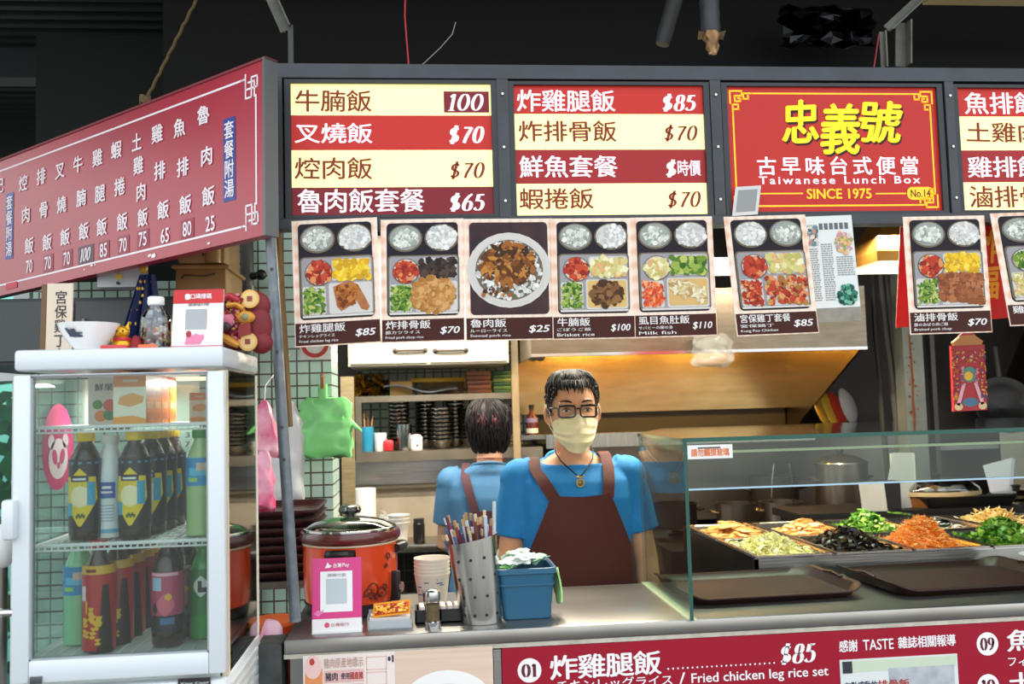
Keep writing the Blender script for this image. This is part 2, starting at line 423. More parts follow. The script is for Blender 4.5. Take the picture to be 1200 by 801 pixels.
# ================================================================== THE SETTING
m = MB(); m.b2((-4.5, -4.5, -0.05), (5, 4.2, 0), mat('6d6a66', 0.7, hex2='55524f', scale=6)); structure(m, 'floor')
DARK = mat('24292b', 0.8, hex2='1a1f21', scale=3)
m = MB(); m.b2((-3.4, -0.35, 3.0), (5, 4.2, 3.06), mat('0d1112', 0.8))
for i in range(30):
    y = 0.9 + i * 0.075
    m.b2((-3.4, y, 2.975), (5, y + 0.03, 3.0), mat('1d2527', 0.6))
structure(m, 'ceiling')
m = MB(); m.b2((-2.7, 1.42, 2.86), (0.6, 1.52, 2.975), mat('222b2d', 0.6)); structure(m, 'trim_1')
m = MB(); m.b2((-0.75, 2.6, 0), (4.5, 2.7, 3.0), mat('2f2b27', 0.7, hex2='221f1c', scale=5)); structure(m, 'wall_back')
m = MB(); m.b2((-3.9, 2.3, 2.72), (-1.3, 2.4, 3.0), mat('151b1c', 0.75)); m.b2((-1.3, 2.3, 0), (-0.75, 2.4, 3.0), mat('151b1c', 0.75, hex2='0f1415', scale=4)); structure(m, 'wall_left')
m = MB(); m.b2((4.4, 0.3, 0), (4.5, 2.6, 3.0), mat('2c2825', 0.7)); structure(m, 'wall_right')
# bulkhead over the kitchen behind the signs
m = MB(); m.b2((-0.75, 0.62, 2.5), (4.4, 0.68, 3.0), mat('060808', 0.9)); structure(m, 'wall_bulkhead')
DX0, DX1 = at(15, 400, 1.0).x, at(34, 400, 1.0).x
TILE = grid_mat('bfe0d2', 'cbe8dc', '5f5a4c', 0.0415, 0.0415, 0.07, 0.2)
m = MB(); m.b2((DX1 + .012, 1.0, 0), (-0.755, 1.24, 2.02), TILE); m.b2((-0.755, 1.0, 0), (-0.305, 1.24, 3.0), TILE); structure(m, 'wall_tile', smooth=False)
m = MB(); m.b2((DX1 + .012, 1.01, 2.02), (-0.755, 1.24, 2.86), mat('0e1415', .8, hex2='0a0f10', scale=3)); structure(m, 'wall_header')
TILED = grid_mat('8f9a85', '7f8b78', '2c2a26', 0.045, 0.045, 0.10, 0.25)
m = MB(); m.b2((-0.3, 2.555, 0.9), (0.55, 2.6, 2.3), TILED); structure(m, 'wall_niche', smooth=False)

# a glazed door frame at the far left, with the street and its greenery beyond
m = MB(); FR = mat('d9e2e2', 0.4)
for x0, x1, z0, z1 in ((-2.06, -2.0, 0, 2.3), (DX0, DX1, 0, 2.3), (-2.0, DX0, 1.70, 1.74), (-2.0, DX0, 0, .2), (-2.0, DX0, 2.24, 2.3)):
    m.b2((x0, 1.0, z0), (x1, 1.06, z1), FR)
d = structure(m, 'door_1')
m = MB(); m.b2((-2.0, 1.025, 0.2), (DX0, 1.033, 2.24), glass_mat('a9dcd4', 0.8, 0.05)); structure(m, 'door_1_pane', parent=d)
def leaf_cloud(c, r, n, mats, seed, size=0.06):
    rnd = random.Random(seed); m = MB()
    for i in range(n):
        while True:
            p = Vector([rnd.uniform(-1, 1) for _ in range(3)])
            if 0.3 < p.length < 1: break
        p = Vector((p.x * r[0], p.y * r[1], p.z * r[2])) + Vector(c); u = Vector([rnd.uniform(-1, 1) for _ in range(3)]).normalized(); w = u.orthogonal() * size * .45; u = u * size
        m.add([p - u, p + w, p + u, p - w], [(0, 1, 2, 3)], mats[rnd.randrange(len(mats))])
    return m
G1, G2, G3 = mat('3f7d4c', 0.5), mat('2c6a4c', 0.5), mat('67a060', 0.5)
t = thing('street_shrub', 'dark green leafy shrub on the street behind the glazed door frame', 'shrub', (-2.7, 2.9, 0))
m = leaf_cloud((-2.75, 2.95, 1.35), (1.0, 0.4, 1.35), 620, [G1, G2, G3], 3, .09); m.build('foliage', t)
m = MB(); m.tube([(-2.75, 2.95, 0), (-2.73, 2.96, .8), (-2.7, 2.95, 1.8)], [.04, .03, .015], mat('4a3a2b', .8)); m.build('stem', t)

# ================================================================== SERVING COUNTER
CZ = 1.06
t = thing('serving_counter', 'long stainless steel serving counter running along the front of the stall', 'counter', (0.9, 0.24, 0))
m = MB(); m.b2((-0.315, 0.03, 0.12), (3.2, 0.44, CZ - 0.02), mat('8e8d8a', .35, .9)); m.b2((-.28, .05, 0), (3.2, .42, .12), BLACK); m.build('counter_body', t)
m = MB(); m.b2((-0.325, 0.0, CZ - 0.034), (3.2, 0.47, CZ), mat('a9a6a1', .33, .92, '99958f', 6), bev=0.006); m.build('countertop', t)
m = MB(); m.b2((-0.325, 0.004, CZ - 0.044), (3.2, 0.03, CZ - 0.034), mat('cfc9bb', .5, hex2='a9a294', scale=30)); m.build('edge_strip', t, label='cream sealing strip under the steel nosing')
# the worn grey post at the counter's left end
t = MB().b2((-0.385, 0.0, 0), (-0.33, 0.10, CZ - .01), mat('4d524f', .7, hex2='2e3130', scale=25, bump=.4)).build('corner_post')
tag(t, 'worn dark grey post at the left end of the serving counter', 'post')

# ================================================================== SIGN FRAME AND LIGHTBOXES
FRM = mat('464b50', 0.55, 0.2, hex2='3b3f43', scale=12)
INN = mat('33363a', 0.6)
t = thing('sign_frame', 'grey steel frame that carries the row of lit menu signs', 'frame', (0.9, 0.06, 2.0))
m = MB(); m.b2((-0.362, 0, 2.358), (3.3, 0.05, 2.392), FRM); m.build('top_rail', t)
m = MB(); m.b2((-0.362, 0.002, 1.998), (3.3, 0.05, 2.022), FRM); m.build('bottom_rail', t)
PX = [(-0.362, -0.315), (0.192, 0.219), (0.718, 0.745), (1.325, 1.348), (1.94, 1.965), (2.5, 2.53)]
for x0, x1 in PX:
    m = MB(); m.b2((x0, 0.001, 2.022), (x1, 0.05, 2.358), FRM)
    for z in (2.06, 2.19, 2.32): m.cyl(((x0 + x1) / 2 , 0.0, z), ((x0 + x1) / 2, -0.003, z), 0.003, STEELB)
    m.build('post', t)
CREAM = lamp_mat('f6eda6', 0.62); RED1 = lamp_mat('b0221b', 0.34); RED_DIM = lamp_mat('921b20', 0.3); RED3 = lamp_mat('74141f', 0.26); TXW = lamp_mat('f2e2ea', 0.55)  # weaker backlight of the third sign rows is put into a darker red
TXB = lamp_mat('7e2412', 0.2); TXB2 = lamp_mat('7c1e1c', 0.2)
def lightbox(x0, x1, z0, z1, label):
    t = thing('lightbox_sign', label, 'sign', ((x0 + x1) / 2, 0.03, z0), 'lit menu signs')
    c = MB(); g = 0.014
    for a, b, e0, e1 in ((x0 - g, x0, z0 - g * .5, z1 + g * .6), (x1, x1 + g, z0 - g * .5, z1 + g * .6), (x0, x1, z1, z1 + g * .6), (x0, x1, z0 - g * .5, z0)):
        c.b2((a, 0.003, e0), (b, 0.048, e1), INN)
    c.b2((x0 - g, 0.048, z0 - g * .5), (x1 + g, 0.12, z1 + g * .6), INN); c.build('casing', t)
    return t, Sheet((x0, 0.012, z0), (1, 0, 0), (0, 0, 1), x1 - x0, z1 - z0)
def rows_sign(x0, x1, z0, z1, ys, cols, texts, label, names=None):
    t, S = lightbox(x0, x1, z0, z1, label)
    p = MB(); W, H = S.W, S.H; xm = ys['x']; bb = [S.px(xm, y)[1] for y in ys['y']]; bb[0] = H; bb[-1] = 0
    for i, c in enumerate(cols): p.slab(S, 0, bb[i + 1], W, bb[i], -0.03, 0, c)
    p.build('panel', t)
    for (s, kind, box, mm, extra) in texts:
        l = MB()
        X0, Y0, X1, Y1 = box; a0, _ = S.px(X0, (Y0 + Y1) / 2); a1, _ = S.px(X1, (Y0 + Y1) / 2); _, b1 = S.px((X0 + X1) / 2, Y0); _, b0 = S.px((X0 + X1) / 2, Y1)
        if extra is not None: l.rect(S, a0 - .006, b0 - .004, a1 + .006, b1 + .006, 0.0008, extra)
        if kind == 'c': l.cjk(S, s, a0, b0, a1, b1, 0.0016, mm, 0.014 if mm is TXW else 0.012, 0.93, wob=0.03)
        else: l.price(S, s, a0, b0, a1, b1, 0.0016, mm, wt=kind)
        l.build('dish_name' if kind == 'c' and s != '時價' else 'price', t, smooth=False)
    return t
P_ = 0.13; PB = 0.19
rows_sign(-0.296, 0.178, 2.030, 2.347, {'x': 458, 'y': (96, 135.2, 175.8, 219.2, 251)}, (CREAM, RED1, CREAM, RED3), [
    ('牛腩飯', 'c', (345, 106, 436, 131), TXB, None), ('100', P_, (523, 110, 570, 130), TXW, RED3),
    ('叉燒飯', 'c', (345, 145, 437, 168), TXW, None), ('$70', PB, (524, 148, 570, 168), TXW, None),
    ('焢肉飯', 'c', (345, 185, 437, 210), TXB, None), ('$70', P_, (525, 190, 571, 209), TXB2, None),
    ('魯肉飯套餐', 'c', (348, 222, 498, 249), TXW, None), ('$65', PB, (525, 227, 572, 247), TXW, None)],
    'leftmost lit sign, 牛腩飯 on its cream top row')
rows_sign(0.233, 0.702, 2.025, 2.345, {'x': 716, 'y': (98, 133.6, 175.2, 214.8, 250)}, (RED1, CREAM, RED_DIM, CREAM), [
    ('炸雞腿飯', 'c', (605, 106, 721, 131), TXW, None), ('$85', PB, (774, 111, 819, 130), TXW, None),
    ('炸排骨飯', 'c', (607, 142, 723, 166), TXB, None), ('$70', P_, (776, 147, 820, 165), TXB2, None),
    ('鮮魚套餐', 'c', (608, 183, 724, 208), TXW, None), ('$', PB, (778, 188, 797, 207), TXW, None), ('時價', 'c', (793, 188, 821, 206), TXW, None),
    ('蝦捲飯', 'c', (608, 221, 696, 245), TXB, None), ('$70', P_, (780, 224, 824, 243), TXB2, None)],
    'second lit sign from the left, 炸雞腿飯 on its red top row')
rows_sign(1.360, 1.925, 2.029, 2.343, {'x': 1165, 'y': (102, 136.5, 176, 213.5, 247)}, (RED1, CREAM, RED_DIM, CREAM), [
    ('魚排飯', 'c', (1129, 109, 1217, 134), TXW, None), ('土雞肉飯', 'c', (1131, 144, 1250, 167), TXB, None),
    ('雞排飯', 'c', (1133, 184, 1221, 208), TXW, None), ('滷排骨飯', 'c', (1135, 218, 1251, 243), TXB, None)],
    'rightmost lit sign, cut by the photo edge, 魚排飯 on top')

# the shop's own sign
t, S = lightbox(0.761, 1.305, 2.029, 2.344, 'red lit shop sign with yellow brush lettering and fret border')
W, H = S.W, S.H
MB().slab(S, 0, 0, W, H, -0.03, 0, lamp_mat('a8221d', 0.36)).build('panel', t)
l = MB(); YEL = lamp_mat('f0b428', 0.6); BR = lamp_mat('f2cc18', 0.65); SHD = lamp_mat('2c090c', 0.05)
def pb(X0, Y0, X1, Y1): return (S.px(X0, (Y0 + Y1) / 2)[0], S.px((X0 + X1) / 2, Y1)[1], S.px(X1, (Y0 + Y1) / 2)[0], S.px((X0 + X1) / 2, Y0)[1])
i0 = 0.016
for (q0, q1) in (((i0 + .05, H - i0), (W - i0 - .05, H - i0)), ((i0, H - i0 - .05), (i0, i0 + .05)), ((W - i0, H - i0 - .05), (W - i0, i0 + .05)), ((i0 + .05, i0), (W - i0 - .05, i0))):
    l.line(S, [q0, q1], 0.004, 0.0008, YEL)
for fx in (0, 1):
    for fy in (0, 1):
        def T(p): return (p[0] if not fx else W - p[0], p[1] if not fy else H - p[1])
        for path in ([(.016, .066), (.016, .044), (.03, .044), (.03, .056), (.022, .056)], [(.066, .016), (.044, .016), (.044, .03), (.056, .03), (.056, .022)],
                     [(.01, .04), (.01, .01), (.04, .01), (.04, .022), (.022, .022), (.022, .036), (.036, .036), (.036, .028), (.03, .028)]):
            l.line(S, [T(p) for p in path], 0.0042, 0.0008, YEL)
l.build('fret_border', t, smooth=False)
for ch, bx, rr in (('忠', (914, 117, 958, 168), .05), ('義', (960, 121, 1008, 181), .0), ('號', (1006, 118, 1058, 168), -.04)):
    a0, b0, a1, b1 = pb(*bx); l = MB()
    l.text(S, ch, a0 + .004, b0 - .005, a1 + .004, b1 - .005, 0.0008, SHD, 0.045, .12, rot=rr)
    l.text(S, ch, a0, b0, a1, b1, 0.0016, BR, 0.028, .12, rot=rr); l.build('brush_character', t, smooth=False)
l = MB(); a0, b0, a1, b1 = pb(884, 184, 1079, 205); l.cjk(S, '古早味台式便當', a0, b0, a1, b1, 0.0016, TXW, 0.018, .78); l.build('chinese_subtitle', t, smooth=False); l = MB()
a0, b0, a1, b1 = pb(889, 206.5, 1078, 215.5); l.text(S, 'Taiwanese Lunch Box', a0, b0, a1, b1, 0.0016, TXW, 0.015, space=1.3); l.build('english_subtitle', t, smooth=False); l = MB()
a0, b0, a1, b1 = pb(945, 221, 1021, 233); l.text(S, 'SINCE 1975', a0, b0, a1, b1, 0.0016, YEL, 0.025)
for X0, X1 in ((890, 941), (1026, 1062)):
    a0, b0, a1, b1 = pb(X0, 226, X1, 227.5); l.rect(S, a0, b0, a1, b1, 0.0008, YEL)
l.build('founding_line', t, smooth=False); l = MB()
a0, b0, a1, b1 = pb(1063, 219, 1094, 234); l.rrect(S, a0, b0, a1, b1, .0135, 0.0008, YEL)
a0, b0, a1, b1 = pb(1067, 222, 1090, 231); l.text(S, 'No.14', a0, b0, a1, b1, 0.0016, SHD, 0.01)
l.build('number_badge', t, smooth=False)

# ================================================================== THE ANGLED RED MENU BOARD, hung from the ceiling
A = Vector((-0.342, -0.10, 1.965)); Bp = Vector((-1.30, 0.70, 1.928))
S = Sheet(Bp, A - Bp, (0.004, 0.0, 1.0), (A - Bp).length, 0.397)
t = thing('menu_board', 'angled crimson hanging menu board with white columns of dishes', 'sign', tuple(Bp))
BRED = mat('b01030', 0.30, hex2='9a1030', scale=3, spec=0.9)
W, H = S.W, S.H
MB().slab(S, 0, 0, W, H, -0.03, 0, BRED).build('panel', t)
m = MB(); ALU = mat('6a6c6e', .4, .6)
m.slab(S, W, -.002, W + .008, H + .004, -.034, .004, ALU); m.slab(S, 0, H, W + .008, H + .006, -.034, .003, mat('7a2230', .5)); m.slab(S, -.008, -.002, 0, H + .004, -.034, .004, ALU)
m.build('edge_frame', t)
l = MB(); TW = mat('f3e8ee', 0.45); PAT = mat('93153a', .3); PATD = mat('4a1838', .3); BLU = mat('17418f', .3)
o = .03
l.line(S, [(.06, H - o), (W - .07, H - o)], .005, .001, TW); l.line(S, [(W - .025, H - .075), (W - .025, .075)], .005, .001, TW); l.line(S, [(.07, o), (W - .075, o)], .005, .001, TW)
for fx, fy in ((1, 1), (1, 0), (0, 0)):
    def T(p): return (W - p[0] if fx else p[0], H - p[1] if fy else p[1])
    for path in ([(.075, .03), (.06, .03), (.06, .055), (.02, .055), (.02, .03), (.04, .03), (.04, .075), (.06, .075), (.06, .02)], [(.03, .075), (.03, .04), (.05, .04)]):
        l.line(S, [T(p) for p in path], .0045, .001, TW)
l.build('white_border', t, smooth=False)
cols = [(((239, 135), (243, 183), (245, 230)), '魯肉飯', (247, 262), '25', None), (((211, 150), (215, 196), (218, 240)), '魚排飯', (220, 268), '80', PAT),
        (((185, 157), (188, 200), (192, 246)), '雞排飯', (194, 276), '65', None), (((161, 167), (163, 194), (166, 225), (168, 255)), '土雞肉飯', (168, 280), '75', PAT),
        (((137, 176), (141, 219), (144, 260)), '蝦捲飯', (145, 287), '70', PAT), (((115, 185), (118, 227), (120, 266)), '雞腿飯', (122, 293), '85', PAT),
        (((92, 193), (96, 232), (99, 271)), '牛腩飯', (101, 298), '100', PATD), (((71, 200), (73, 240), (77, 278)), '叉燒飯', (79, 303), '70', PAT),
        (((49, 207), (52, 246), (56, 284)), '排骨飯', (57, 308), '70', PAT), (((28, 215), (31, 252), (35, 288)), '焢肉飯', (35, 312), '70', None)]
for ps, s, npx, num, patch in cols:
    l = MB()
    for (x, y), ch in zip(ps, s):
        a, b = S.px(x, y); k = .0235 if len(s) == 3 else .0215
        l.cjk(S, ch, a - k, b - .022, a + k, b + .0225, .002, TW, .026); l.build('dish_character', t, smooth=False); l = MB()
    a, b = S.px(*npx); w = .0165 if len(num) == 2 else .0275
    if patch: l.rect(S, a - w - .008, b - .024, a + w + .008, b + .024, .001, patch)
    if num == '100': l.price(S, num, a - w, b - .018, a + w, b + .018, .002, TW)
    else: l.text(S, num, a - w, b - .018, a + w, b + .018, .002, TW, .02)
    l.build('price', t, smooth=False)
l = MB(); a, b1 = S.px(269, 138); _, b0 = S.px(271, 235); l.rect(S, a - .021, b0, a + .021, b1, .001, BLU); l.vtext(S, '套餐附湯', a, b0 + .006, b1 - .006, .034, .002, TW, .02); l.build('blue_tag', t, smooth=False); l = MB()
a, b1 = S.px(12, 226); _, b0 = S.px(12, 303); l.rect(S, a - .021, b0, a + .021, b1, .001, BLU); l.vtext(S, '套餐附湯', a, b0 + .006, b1 - .006, .034, .002, TW, .02); l.build('blue_tag', t, smooth=False); l = MB()
a, b = S.px(0, 218); l.cjk(S, '記', a - .024, b - .022, a + .024, b + .022, .002, TW, .02)
# scuffs and a strip of tape along the lower edge
for X, Y, r_ in ((108, 311, .006), (112, 310, .004), (99, 316, .004), (245, 285, .008), (180, 300, .012), (176, 299, .009)):
    a, b = S.px(X, Y); l.poly(S, [(a + r_ * math.cos(j * 1.05) * random.uniform(.6, 1.3), b + .5 * r_ * math.sin(j * 1.05) * random.uniform(.6, 1.3)) for j in range(6)], .0015, TW)
a, b = S.px(14, 334); l.rect(S, a - .03, b - .01, a + .03, b + .008, .0015, mat('c4103a', .4))
l.build('scuffs_and_tape', t, smooth=False)
# rope that holds the board
p0 = at(170, 119, .24); p1 = at(237, -14, .24)
m = MB(); N = 24; m.tube([p0.lerp(p1, i / N) + Vector((.0015 * math.cos(i * 2.2), .0015 * math.sin(i * 2.2), 0)) for i in range(N + 1)], .0042, mat('6d5c3c', .9, hex2='4b3f2a', scale=200), 6)
for k in range(5): m.tube([p0 + Vector((.012 * math.cos(an), .006 * math.sin(an), -.004 * k + .012 + .004 * math.sin(2 * an))) for an in [i * math.pi / 5 for i in range(10)]], .003, mat('6d5c3c', .9), 5, closed=True)
tag(m.build('hanging_rope'), 'brown rope knotted above the angled red menu board', 'rope')

# ================================================================== DISH POSTERS
def chk_mat():
    mt = bpy.data.materials.new('checked_paper'); mt.use_nodes = True; nt = mt.node_tree; b = nt.nodes['Principled BSDF']; tcn = nt.nodes.new('ShaderNodeTexCoord')
    sp = nt.nodes.new('ShaderNodeSeparateXYZ'); nt.links.new(tcn.outputs['Object'], sp.inputs[0]); outs = []
    for ax, f in (('X', 260.), ('Z', 190.)):
        a = nt.nodes.new('ShaderNodeMath'); a.operation = 'MULTIPLY'; a.inputs[1].default_value = f; nt.links.new(sp.outputs[ax], a.inputs[0])
        s_ = nt.nodes.new('ShaderNodeMath'); s_.operation = 'SINE'; nt.links.new(a.outputs[0], s_.inputs[0]); outs.append(s_.outputs[0])
    ad = nt.nodes.new('ShaderNodeMath'); ad.operation = 'ADD'; nt.links.new(outs[0], ad.inputs[0]); nt.links.new(outs[1], ad.inputs[1])
    r = nt.nodes.new('ShaderNodeValToRGB'); r.color_ramp.elements[0].position = .35; r.color_ramp.elements[0].color = lin('f0dccb'); r.color_ramp.elements[1].position = 1.0; r.color_ramp.elements[1].color = lin('e5b294')
    mr = nt.nodes.new('ShaderNodeMapRange'); mr.inputs[1].default_value = -2; mr.inputs[2].default_value = 2; nt.links.new(ad.outputs[0], mr.inputs[0]); nt.links.new(mr.outputs[0], r.inputs[0]); nt.links.new(r.outputs[0], b.inputs['Base Color'])
    b.inputs['Roughness'].default_value = .5
    return mt
CHK = chk_mat()
def cm(*hs): return [mat(h, .55, spec=.25) for h in hs]
KIM = cm('a8301c', 'c2482a', '8a2318', 'd98a5a', 'b53a22'); MAN = cm('e8c02a', 'd9a818', 'f0d24c', 'c99a1c'); GRN = cm('6f8f2e', '4f7a2a', '92a84a', 'b3bd66', '35601f')
RICE = cm('dcdad6', 'cfcdc8', 'e8e8e4', 'bdbdbc'); LEG = cm('a35a1e', '8a4716', 'b97030', '6f3510'); CUT = cm('c08a4c', 'b07a3c', 'cf9c60', 'a06c34'); FUN = cm('2e2420', '3a2c26', '1f1815', '4d3c32')
BEEF = cm('5e3a20', '4a2c18', '7a5230', '8c6238'); CAB = cm('dcd29a', 'cfc27e', 'e8e2b8', 'b8b060', 'd9a870'); FISH = cm('d8c9a0', 'c9b07c', 'e6dcc0', 'b5935a'); SOUP = cm('b9beb4', 'd4d6cc', '9aa29a', 'e4e4dc')
CAR = cm('d5532a', 'e8703c', 'c23f1c', 'f0a070'); BRAISE = cm('9a5a34', '8a4c2a', 'ad6c44', '7c4426'); LUR = cm('7a4318', '9a5c22', '5c3212', 'b87c34', '3e2410')
DKT = mat('221c26', .55, spec=.2); TRAYM = mat('98959a', .5, spec=.3); TRAYL = mat('cdc8c2', .5, spec=.3); RIM = mat('6b6250', .5, spec=.3); CAPT = mat('43201a', .55, spec=.2); PTX = mat('ece6e4', .5)
def ine(ca, cb, ra, rb): return lambda a, b: ((a - ca) / ra) ** 2 + ((b - cb) / rb) ** 2 < 1
def dish_poster(S, label, title, jp, en, price, foods, main, name='menu_poster', glare=False, group='dish posters under the signs'):
    W, H = S.W, S.H
    t = thing(name, label, 'poster', tuple(S.P(W / 2, 0)), group)
    MB().slab(S, 0, 0, W, H, -.0015, 0, CHK).build('sheet', t)
    p = MB(); ca = .195 * H
    def e(a, b, ra, rb, h, mm): p.ell(S, a * W, b * H, ra * W, rb * H, h, mm)
    def rr(a0, b0, a1, b1, r_, h, mm): p.rrect(S, a0 * W, b0 * H, a1 * W, b1 * H, r_ * W, h, mm)
    if main == 'bowl':
        rr(.06, .21, .94, .97, .05, .0006, mat('4b3330', .55, hex2='2e2430', scale=18, spec=.2))
        e(.5, .575, .47, .31, .0012, TRAYL); e(.5, .565, .42, .275, .0016, mat('c9c4be', .4)); e(.5, .575, .38, .25, .002, RIM)
        p.speck(S, .12 * W, .33 * H, .88 * W, .82 * H, .0024, RICE, 130, .004, .010, ine(.5 * W, .575 * H, .36 * W, .235 * H))
        p.speck(S, .16 * W, .4 * H, .84 * W, .8 * H, .004, LUR, 110, .005, .014, ine(.48 * W, .62 * H, .30 * W, .17 * H), (1.5, .7))
        p.speck(S, .2 * W, .36 * H, .5 * W, .42 * H, .004, LUR, 8, .004, .008)
    else:
        rr(.07, .21, .93, .97, .05, .0006, DKT)
        for k, (a, mm) in enumerate(((.295, SOUP), (.73, RICE))):
            if foods.get('swap'): a = 1.03 - a
            e(a, .845, .205, .112, .0012, RIM); e(a, .848, .185, .1, .0016, TRAYL if k else mat('8f948f', .35))
            p.speck(S, (a - .17) * W, .76 * H, (a + .17) * W, .94 * H, .002, mm, 60, .004, .009, ine(a * W, .845 * H, (.15 if k == 0 else .175) * W, (.07 if k == 0 else .092) * H))
        rr(.08, .222, .94, .705, .05, .0012, RIM); rr(.10, .235, .925, .695, .045, .0016, TRAYM)
        e(.30, .575, .165, .105, .002, RIM); e(.30, .577, .15, .095, .0023, TRAYL)
        rr(.45, .51, .91, .68, .03, .002, TRAYL); rr(.105, .245, .375, .47, .03, .002, TRAYL); rr(.41, .245, .915, .49, .03, .002, TRAYL)
        p.speck(S, .16 * W, .48 * H, .44 * W, .67 * H, .0026, foods['a'], 45, .006, .012, ine(.30 * W, .575 * H, .13 * W, .082 * H))
        p.speck(S, .48 * W, .525 * H, .88 * W, .665 * H, .0026, foods['b'], 60, .006, .014)
        p.speck(S, .13 * W, .265 * H, .35 * W, .455 * H, .0026, foods['c'], 70, .004, .010, None, (1.4, .6))
        if main == 'leg':
            LG = mat('96501c', .35, hex2='b8702e', scale=60)
            p.poly(S, [(x * W, y * H) for x, y in ((.46, .46), (.55, .485), (.66, .50), (.75, .47), (.82, .38), (.88, .29), (.85, .26), (.78, .275), (.74, .33), (.68, .37), (.62, .29), (.55, .265), (.5, .3), (.48, .38))], .0026, LG)
            p.speck(S, .5 * W, .31 * H, .72 * W, .46 * H, .003, LEG, 34, .004, .011)
        elif main == 'cutlet':
            p.speck(S, .35 * W, .235 * H, .9 * W, .52 * H, .0026, CUT, 240, .005, .012, ine(.62 * W, .385 * H, .26 * W, .145 * H))
        elif main == 'beef':
            rr(.43, .26, .9, .48, .03, .0023, mat('d3ae62', .4)); p.speck(S, .48 * W, .26 * H, .84 * W, .47 * H, .0028, BEEF, 70, .006, .013, ine(.66 * W, .37 * H, .19 * W, .1 * H))
        elif main == 'fish':
            rr(.43, .26, .9, .48, .03, .0023, mat('cfa863', .4)); p.speck(S, .46 * W, .29 * H, .86 * W, .46 * H, .0028, FISH, 90, .005, .012, lambda a, b: abs(b - (.39 * H - (a - .65 * W) * .35)) < .035 * H + .02 * H * (1 - abs(a / W - .62) / .25), (1.7, .6))
        elif main == 'braise':
            p.speck(S, .38 * W, .235 * H, .9 * W, .51 * H, .0026, BRAISE, 200, .006, .014, lambda a, b: b / H < .50 and b / H > .30 - (a / W - .4) * .12 and a / W > .39)
        elif main == 'kungpao':
            p.speck(S, .43 * W, .26 * H, .9 * W, .48 * H, .0028, KIM + CUT, 90, .005, .012)
        # stainless lower lip of the tray
        p.rect(S, .1 * W, .225 * H, .92 * W, .24 * H, .0024, mat('c9c6c2', .3, .3))
    p.build('picture', t, smooth=False)
    c = MB(); c.slab(S, .01 * W, .01 * H, .99 * W, .185 * H, 0, .0006, CAPT); c.build('caption_strip', t, smooth=False); c = MB()
    n = len(title); tw = min(.135 * n, .62)
    c.cjk(S, title, .05 * W, .108 * H, (.05 + tw) * W, .175 * H, .0014, PTX, .012); c.build('dish_name', t, smooth=False); c = MB()
    if jp: c.text(S, jp, .05 * W, .068 * H, .46 * W, .095 * H, .0014, PTX, .005)
    if en: c.text(S, en, .05 * W, .025 * H, .5 * W, .052 * H, .0014, PTX, .005)
    if jp: c.build('translation', t, smooth=False)
    c = MB(); c.text(S, price, .70 * W, .055 * H, .94 * W, .12 * H, .0014, PTX, .02, .2); c.build('price', t, smooth=False)
    return t
YP = -0.012
def shp(bl, br, tl, dy=0.0): return sheet_px(bl, br, tl, YP + dy)
dish_poster(shp((346, 407), (447, 401), (341.5, 259)), 'poster of fried chicken leg tray at 85, leftmost of the row', '炸雞腿飯', 'チキンレッグライス', 'Fried chicken leg rice', '$85', dict(a=KIM, b=MAN, c=GRN), 'leg')
dish_poster(shp((447, 402), (545, 399), (446, 257.5), -.002), 'poster of breaded pork cutlet tray at 70', '炸排骨飯', '豚カツライス', 'Fried pork chop rice', '$70', dict(a=KIM, b=FUN, c=GRN), 'cutlet')
dish_poster(shp((546, 399.5), (651, 397.5), (543, 256.5)), 'poster of braised pork in a round white bowl at 25', '魯肉飯', 'ルーローライス', 'Stewed pork rice', '$25', {}, 'bowl')
dish_poster(shp((648, 398), (745, 396), (645, 256), -.002), 'poster of stewed beef chunks tray at 100', '牛腩飯', 'ごぼうご飯', 'Brisket rice', '$100', dict(a=KIM, b=CAB, c=GRN), 'beef')
dish_poster(shp((744, 396), (841, 393), (738, 255)), 'poster of pale fish belly tray at 110, rightmost of five in a row', '虱目魚肚飯', 'サバヒーの腹の身', 'Milk fish', '$110', dict(a=CAB, b=GRN, c=CAR), 'fish')
dish_poster(shp((864, 394), (960, 390), (848, 254), -.03), 'tilted poster of kung pao tray in front of the newspaper clipping', '宮保雞丁套餐', '宮保鶏丁', 'Kung Pao Chicken', '$85', dict(a=KIM, b=CAB, c=KIM, swap=1), 'kungpao')
dish_poster(shp((1067, 392), (1163, 389), (1058, 254), -.03), 'poster of brown braised pork chop tray left of the gilt lettering', '滷排骨飯', '豚のあばら肉ご飯', 'Braised pork chop', '$70', dict(a=KIM, b=MAN, c=GRN), 'braise')
dish_poster(shp((1184, 382), (1292, 377), (1160, 250), -.03), 'poster at the right photo edge, mostly cut off', '雞丁飯', '', '', '$80', dict(a=GRN, b=MAN, c=CAB), 'kungpao')
# newspaper clipping
S = shp((950, 378), (1010, 375), (938, 254), .004); W, H = S.W, S.H
t = thing('newspaper_clipping', 'laminated newspaper clipping hanging beside the tilted poster', 'clipping', tuple(S.P(W / 2, 0)))
MB().slab(S, 0, .12 * H, W, H, -.0012, 0, mat('d9dcda', .4, coat=.4)).build('sheet', t)
MB().slab(S, .0, 0, W, .13 * H, -.003, .001, mat('9a958a', .6, hex2='7d776b', scale=40)).build('backing_board', t)
m = MB(); PT = mat('8a9094', .6)
for c0, c1 in ((.04, .28), (.34, .56), (.62, .96)):
    for i in range(26):
        b = .2 + i * .021
        if c0 > .6 and (b < .42 or b > .62): continue
        if c0 < .3 and b > .70: continue
        x = c0
        while x < c1 - .02:
            w = random.uniform(.02, .07); m.rect(S, x * W, b * H, min(x + w, c1) * W, (b + .011) * H, .0007, PT); x += w + .012
for i in range(6): m.rect(S, (.34 + .1 * i) * W, .87 * H, (.34 + .1 * i + .07) * W, .93 * H, .0007, mat('5c6266', .6))
